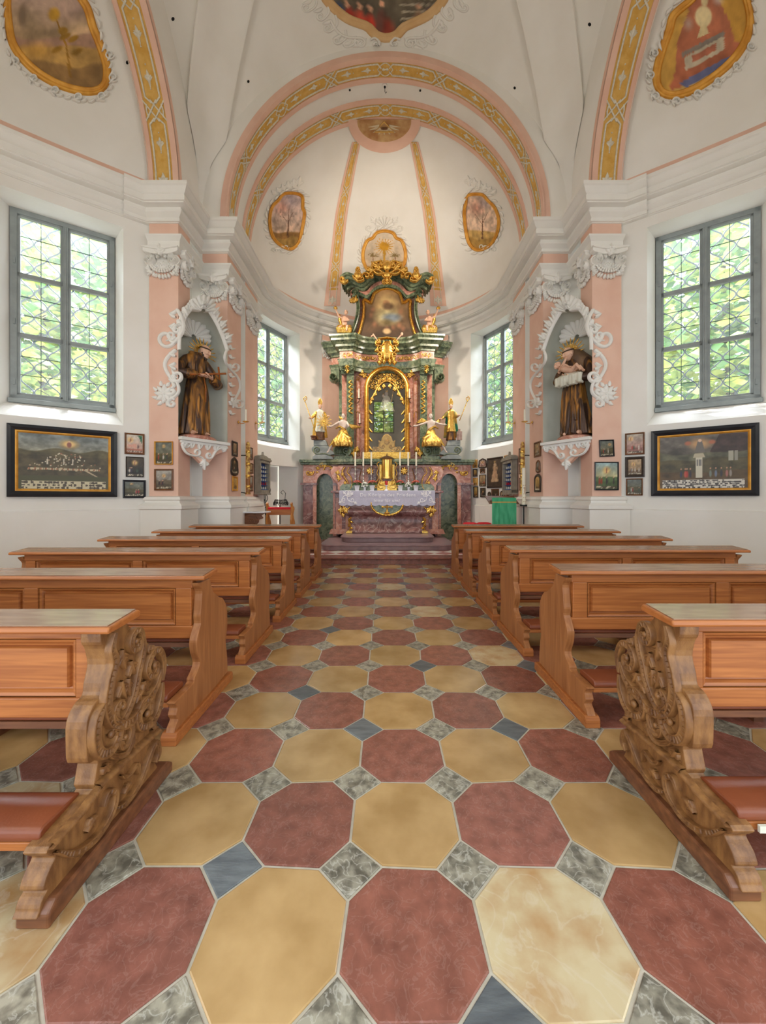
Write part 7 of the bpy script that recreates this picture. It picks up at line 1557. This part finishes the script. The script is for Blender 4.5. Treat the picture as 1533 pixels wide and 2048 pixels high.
# ---------------------------------------------------------------- statues on the altar
def loc_frame(c, k, yaw=0):
    R = Matrix.Rotation(yaw, 3, 'Z'); c = Vector(c); return lambda a, fw, z: c+R@Vector((a*k, -fw*k, z*k))
def bishop(s, label):
    g = fY(11.12, s); c = g(134 if s < 0 else 128, 881, .0); f = loc_frame(c, .60, s*-.25); t = thing('bishop_statue', label, 'statue', c)
    up_ = CLOTH if s < 0 else GOLD; out = GOLD if s < 0 else mat('green_gilt_cope', (30,110,84), (196,150,60), .35, .4, scale=3, lo=.45, hi=.6)
    m = M(); ringloft(m, [(.0,0,0,.22,.16),(.3,0,0,.2,.16),(.55,0,.0,.19,.15)], f, 32, .15, 7, 0, 1); m.build('cassock', WOODD if s < 0 else ROBE, t, smooth=True)
    m = M(); ringloft(m, [(.40,0,.01,.235,.185),(.6,0,.01,.21,.17),(.95,0,.01,.17,.14),(1.2,0,0,.19,.13),(1.38,0,0,.2,.12),(1.46,0,0,.12,.09),(1.5,0,0,.07,.07)], f, 36, .08, 8, .4, 1.2); m.build('surplice', up_, t, smooth=True)
    m = M(); ringloft(m, [(.15,0,-.10,.36,.10),(.6,0,-.09,.32,.11),(1.0,0,-.06,.27,.12),(1.3,0,-.02,.24,.13),(1.42,0,0,.17,.12)], f, 36, .12, 6, .2, 1.4)
    ha = ((-.42,.16,1.02),(.34,.2,1.12)); m.tube([f(-.17,0,1.35), f(-.32,.05,1.15), f(*ha[0])], [.08*.6,.085*.6,.06*.6], 10); m.tube([f(.17,0,1.35), f(.3,.06,1.12), f(*ha[1])], [.08*.6,.085*.6,.06*.6], 10); m.build('cope', out, t, smooth=True, mods=[('remesh',.012),('smooth',2)])
    m = M(); head(m, f, (0,.03,1.62), 1.05, (0,-.1)); m.tube([f(0,0,1.48), f(0,.02,1.58)], [.055*.6,.05*.6], 8)
    for w_, d_ in ((ha[0],(-.6,.3,.1)),(ha[1],(.5,.5,.2))): hand(m, lambda a,b,z_: f(a,b,z_), w_, d_, (0,.3,-1), 1.1, .6)
    m.build('body', SKIN, t, smooth=True)
    m = M(); m.ell(f(0,-.02,1.66), (.05,.055,.05), 10, 8); m.build('hair', HAIR, t, smooth=True)
    m = M(); m.prism(cat_rom([(-.085,0),(-.105,.14),(0,.33),(.105,.14),(.085,0)],3), lambda a, b, h: f(a, h, 1.71+b), -.07, .07); m.build('mitre', GOLD, t, mods=[('bevel',.01)])
    m = M(); hx = ha[0] if s < 0 else ha[1]; 
    if s < 0: A_, B_ = f(-.12,.2,.05), f(-.72,.05,1.85)
    else: A_, B_ = f(.42,.2,.9), f(.78,.05,1.85)
    m.tube([A_, B_], .012, 8); r = .085*.6*1.3; ctr = B_+V(0,0,r)
    m.tube([ctr+V(r*(1-i/26)*math.sin(-i*.42+PI),0,-r*(1-i/26)*math.cos(-i*.42+PI)*-1*-1) for i in range(20)], .012, 8); m.ell(B_, (.022,.022,.03), 8, 6); m.build('crozier', GOLD, t, smooth=True)
    if s > 0:
        m = M()
        for q in ((.28,0),(.36,.06),(.44,.0)): m.box(f(q[0],q[1]+.05,.0)-V(0,0,0), f(q[0]+.07,q[1]-.05,.42+.1*(q[1]>0))); 
        m.build('church_model', mat('church_model', (150,120,110), (186,160,150), .6, scale=12), t)
    else:
        m = M(); m.lathe([(0,0),(.05,.0),(.07,.03),(.06,.05),(.09,.10),(.085,.12),(0,.12)], f(-.32,.12,-.0), 14); m.build('vessel', WOODR, t, smooth='auto')
    return t
bishop(-1, 'bishop statue in white and gold with a crozier, on the left plinth of the altar'); bishop(1, 'bishop statue in green and gold with a crozier, on the right plinth of the altar')
def wing(m, f, root, tip, w, n=7):
    root, tip = Vector(root), Vector(tip); d = tip-root; side = Vector((-d.z, 0, d.x)).normalized()
    for i in range(n):
        t_ = i/(n-1); a = root+side*(.02*(i-n/2)); b = root+d*(1-.45*t_)-side*w*t_; P = [f(*(a+(b-a)*q)) for q in (0,.35,.7,1)]; m.tube(P, [.018,.026,.024,.006], 6)
def angel(s, label):
    g = fY(11.0, s); c = g(88, 893, .0); k = .70; f = loc_frame(c, k, 0); e = -s      # e: towards the centre
    t = thing('angel_statue', label, 'statue', c)
    m = M(); ringloft(m, [(-.02,s*.02,.02,.38,.26),(.12,s*.02,.03,.40,.28),(.3,0,.02,.31,.24),(.5,0,.0,.22,.18),(.68,0,0,.155,.13)], f, 36, .2, 7, s, .7)
    m.tube([f(s*.1,.1,.4), f(s*.35,.12,.2), f(s*.52,.1,-.02)], [.11*k,.09*k,.05*k], 10); m.tube([f(-s*.1,.1,.4), f(-s*.28,.2,.3), f(-s*.25,.16,.02)], [.12*k,.11*k,.08*k], 10)
    m.tube([f(-s*.1,.1,.66), f(s*.14,.12,.8), f(s*.3,.02,.72)], [.06*k,.05*k,.03*k], 8)
    for q in range(6): m.tube([f(-.25+.1*q,.2,.35), f(-.3+.12*q,.26,.14), f(-.26+.12*q,.24,-.02)], [.04*k,.06*k,.04*k], 8)
    m.build('gilded_drapery', GOLD, t, smooth=True, mods=[('remesh',.012),('smooth',2)])
    m = M(); ringloft(m, [(.6,0,0,.135,.11),(.8,0,0,.15,.11),(.98,0,0,.17,.11),(1.05,0,0,.12,.09),(1.1,0,0,.06,.06)], f, 20)
    if s > 0: hands = ((-.62,.10,.82),(.50,.08,.88)); A1_ = [f(-.14,0,1.0), f(-.38,.05,.9), f(*hands[0])]; A2_ = [f(.14,0,1.0), f(.34,.02,.92), f(*hands[1])]
    else: hands = ((-.46,.2,.78),(.14,.22,.72)); A1_ = [f(-.14,0,1.0), f(-.32,.1,.88), f(*hands[0])]; A2_ = [f(.14,0,1.0), f(.24,.1,.82), f(*hands[1])]
    m.tube(A1_, [.05*k,.042*k,.028*k], 8); m.tube(A2_, [.05*k,.042*k,.028*k], 8); hand(m, f, hands[0], (-1,.2,0), (0,0,-1), 1.1, .4); hand(m, f, hands[1], (1,.2,0) if s > 0 else (.3,.5,.5), (0,0,-1), 1.1, .4)
    m.tube([f(s*.42,.12,.10), f(s*.58,.1,-.2)], [.05*k,.035*k], 8); m.tube([f(s*.58,.1,-.2), f(s*.64,.16,-.27)], [.035*k,.02*k], 8)
    head(m, f, (s*-.02,.04,1.22), 1.0, (0,-.1)); m.build('body', SKING, t, smooth=True, mods=[('remesh',.007)])
    m = M(); m.ell(f(-s*.02,-.01,1.27), (.055,.06,.055), 10, 8); m.build('hair', HAIR, t, smooth=True)
    m = M(); wing(m, f, (-.1,-.1,1.0), (-.62 if s > 0 else -.2,-.14,.98 if s > 0 else 1.3), .22); m.build('wing', GOLD, t, smooth=True)
    m = M(); wing(m, f, (.1,-.1,1.0), (.42 if s > 0 else .78,-.14,1.2 if s > 0 else .82), .22); m.build('wing', GOLD, t, smooth=True)
    if s < 0: m = M(); rays(m, f, (-.78,.05,1.0), .05, .34, 26, .014, .006, -.2, 2*PI-.45); m.ell(f(-.78,.05,1.0), (.04,.03,.04), 10, 6); m.tube([f(-.66,.1,.92), f(-.46,.2,.80)], .016, 6); m.build('gold_sunburst', GOLD, t)
    return t
angel(-1, 'kneeling gilded angel holding a golden sunburst, left of the golden shrine'); angel(1, 'kneeling gilded angel with outstretched arms, right of the golden shrine')
def putto(s, label):
    g = fY(11.3, s); c = g(85, 668, .0); k = .68; f = loc_frame(c, k, 0); t = thing('cherub_statue', label, 'statue', c, None)
    m = M()
    for q in range(7): m.tube([f(-.24+.08*q,.05,.34), f(-.28+.09*q,.14,.16), f(-.25+.085*q,.1,.0)], [.06*k,.09*k,.05*k], 8)
    m.tube([f(s*.1,0,.35), f(s*.2,-.05,.62), f(s*.22,0,.85)], [.08*k,.09*k,.04*k], 8); m.build('gilded_cloth', GOLD, t, smooth=True, mods=[('remesh',.012),('smooth',1)])
    m = M(); ringloft(m, [(.28,0,0,.13,.11),(.45,0,.0,.12,.1),(.62,0,0,.135,.1),(.72,0,0,.09,.08),(.76,0,0,.05,.05)], f, 18); head(m, f, (-s*.07,.03,.90), 1.0, (0,0))
    hx = (s*.34,.05,.98); m.tube([f(s*.1,0,.68), f(s*.24,.03,.74), f(*hx)], [.05*k,.042*k,.03*k], 8); m.tube([f(-s*.1,0,.68), f(-s*.2,.08,.55), f(-s*.05,.16,.5)], [.05*k,.042*k,.03*k], 8); hand(m, f, hx, (s*.4,0,1), (-s,0,0), .9, .4); hand(m, f, (-s*.05,.16,.5), (s,0,0), (0,0,-1), .9, .5)
    m.tube([f(s*.08,.05,.3), f(s*.2,.18,.22), f(s*.2,.1,-.0)], [.07*k,.055*k,.035*k], 8); m.tube([f(-s*.08,.05,.3), f(-s*.14,.2,.26), f(-s*.1,.2,.05)], [.07*k,.055*k,.035*k], 8); m.build('body', SKIN, t, smooth=True, mods=[('remesh',.008)])
    m = M(); m.ell(f(-s*.07,-.01,.95), (.055,.06,.055), 10, 8); m.build('hair', HAIR, t, smooth=True)
    m = M(); m.ell(f(s*.38,.05,1.1), (.06,.04,.05), 8, 6); m.tube([f(s*.3,.05,1.06), f(s*.46,.05,1.12)], .02, 6); m.build('gold_emblem', GOLD, t, smooth=True)
    return t
putto(-1, 'gilded cherub seated on the cornice, left of the upper altar painting'); putto(1, 'gilded cherub seated on the cornice, right of the upper altar painting')
# stucco capitals of the apse pilasters
for s in (-1, 1):
    a = R_(90-s*29); x, y = arcpt(a, RA-.05); capital((x,y,5.75), (-math.sin(a)*-1, math.cos(a)*-1, 0), (-math.cos(a),-math.sin(a),0), .72, 'white stucco capital behind the altar on the %s apse pilaster' % ('left' if s < 0 else 'right'))
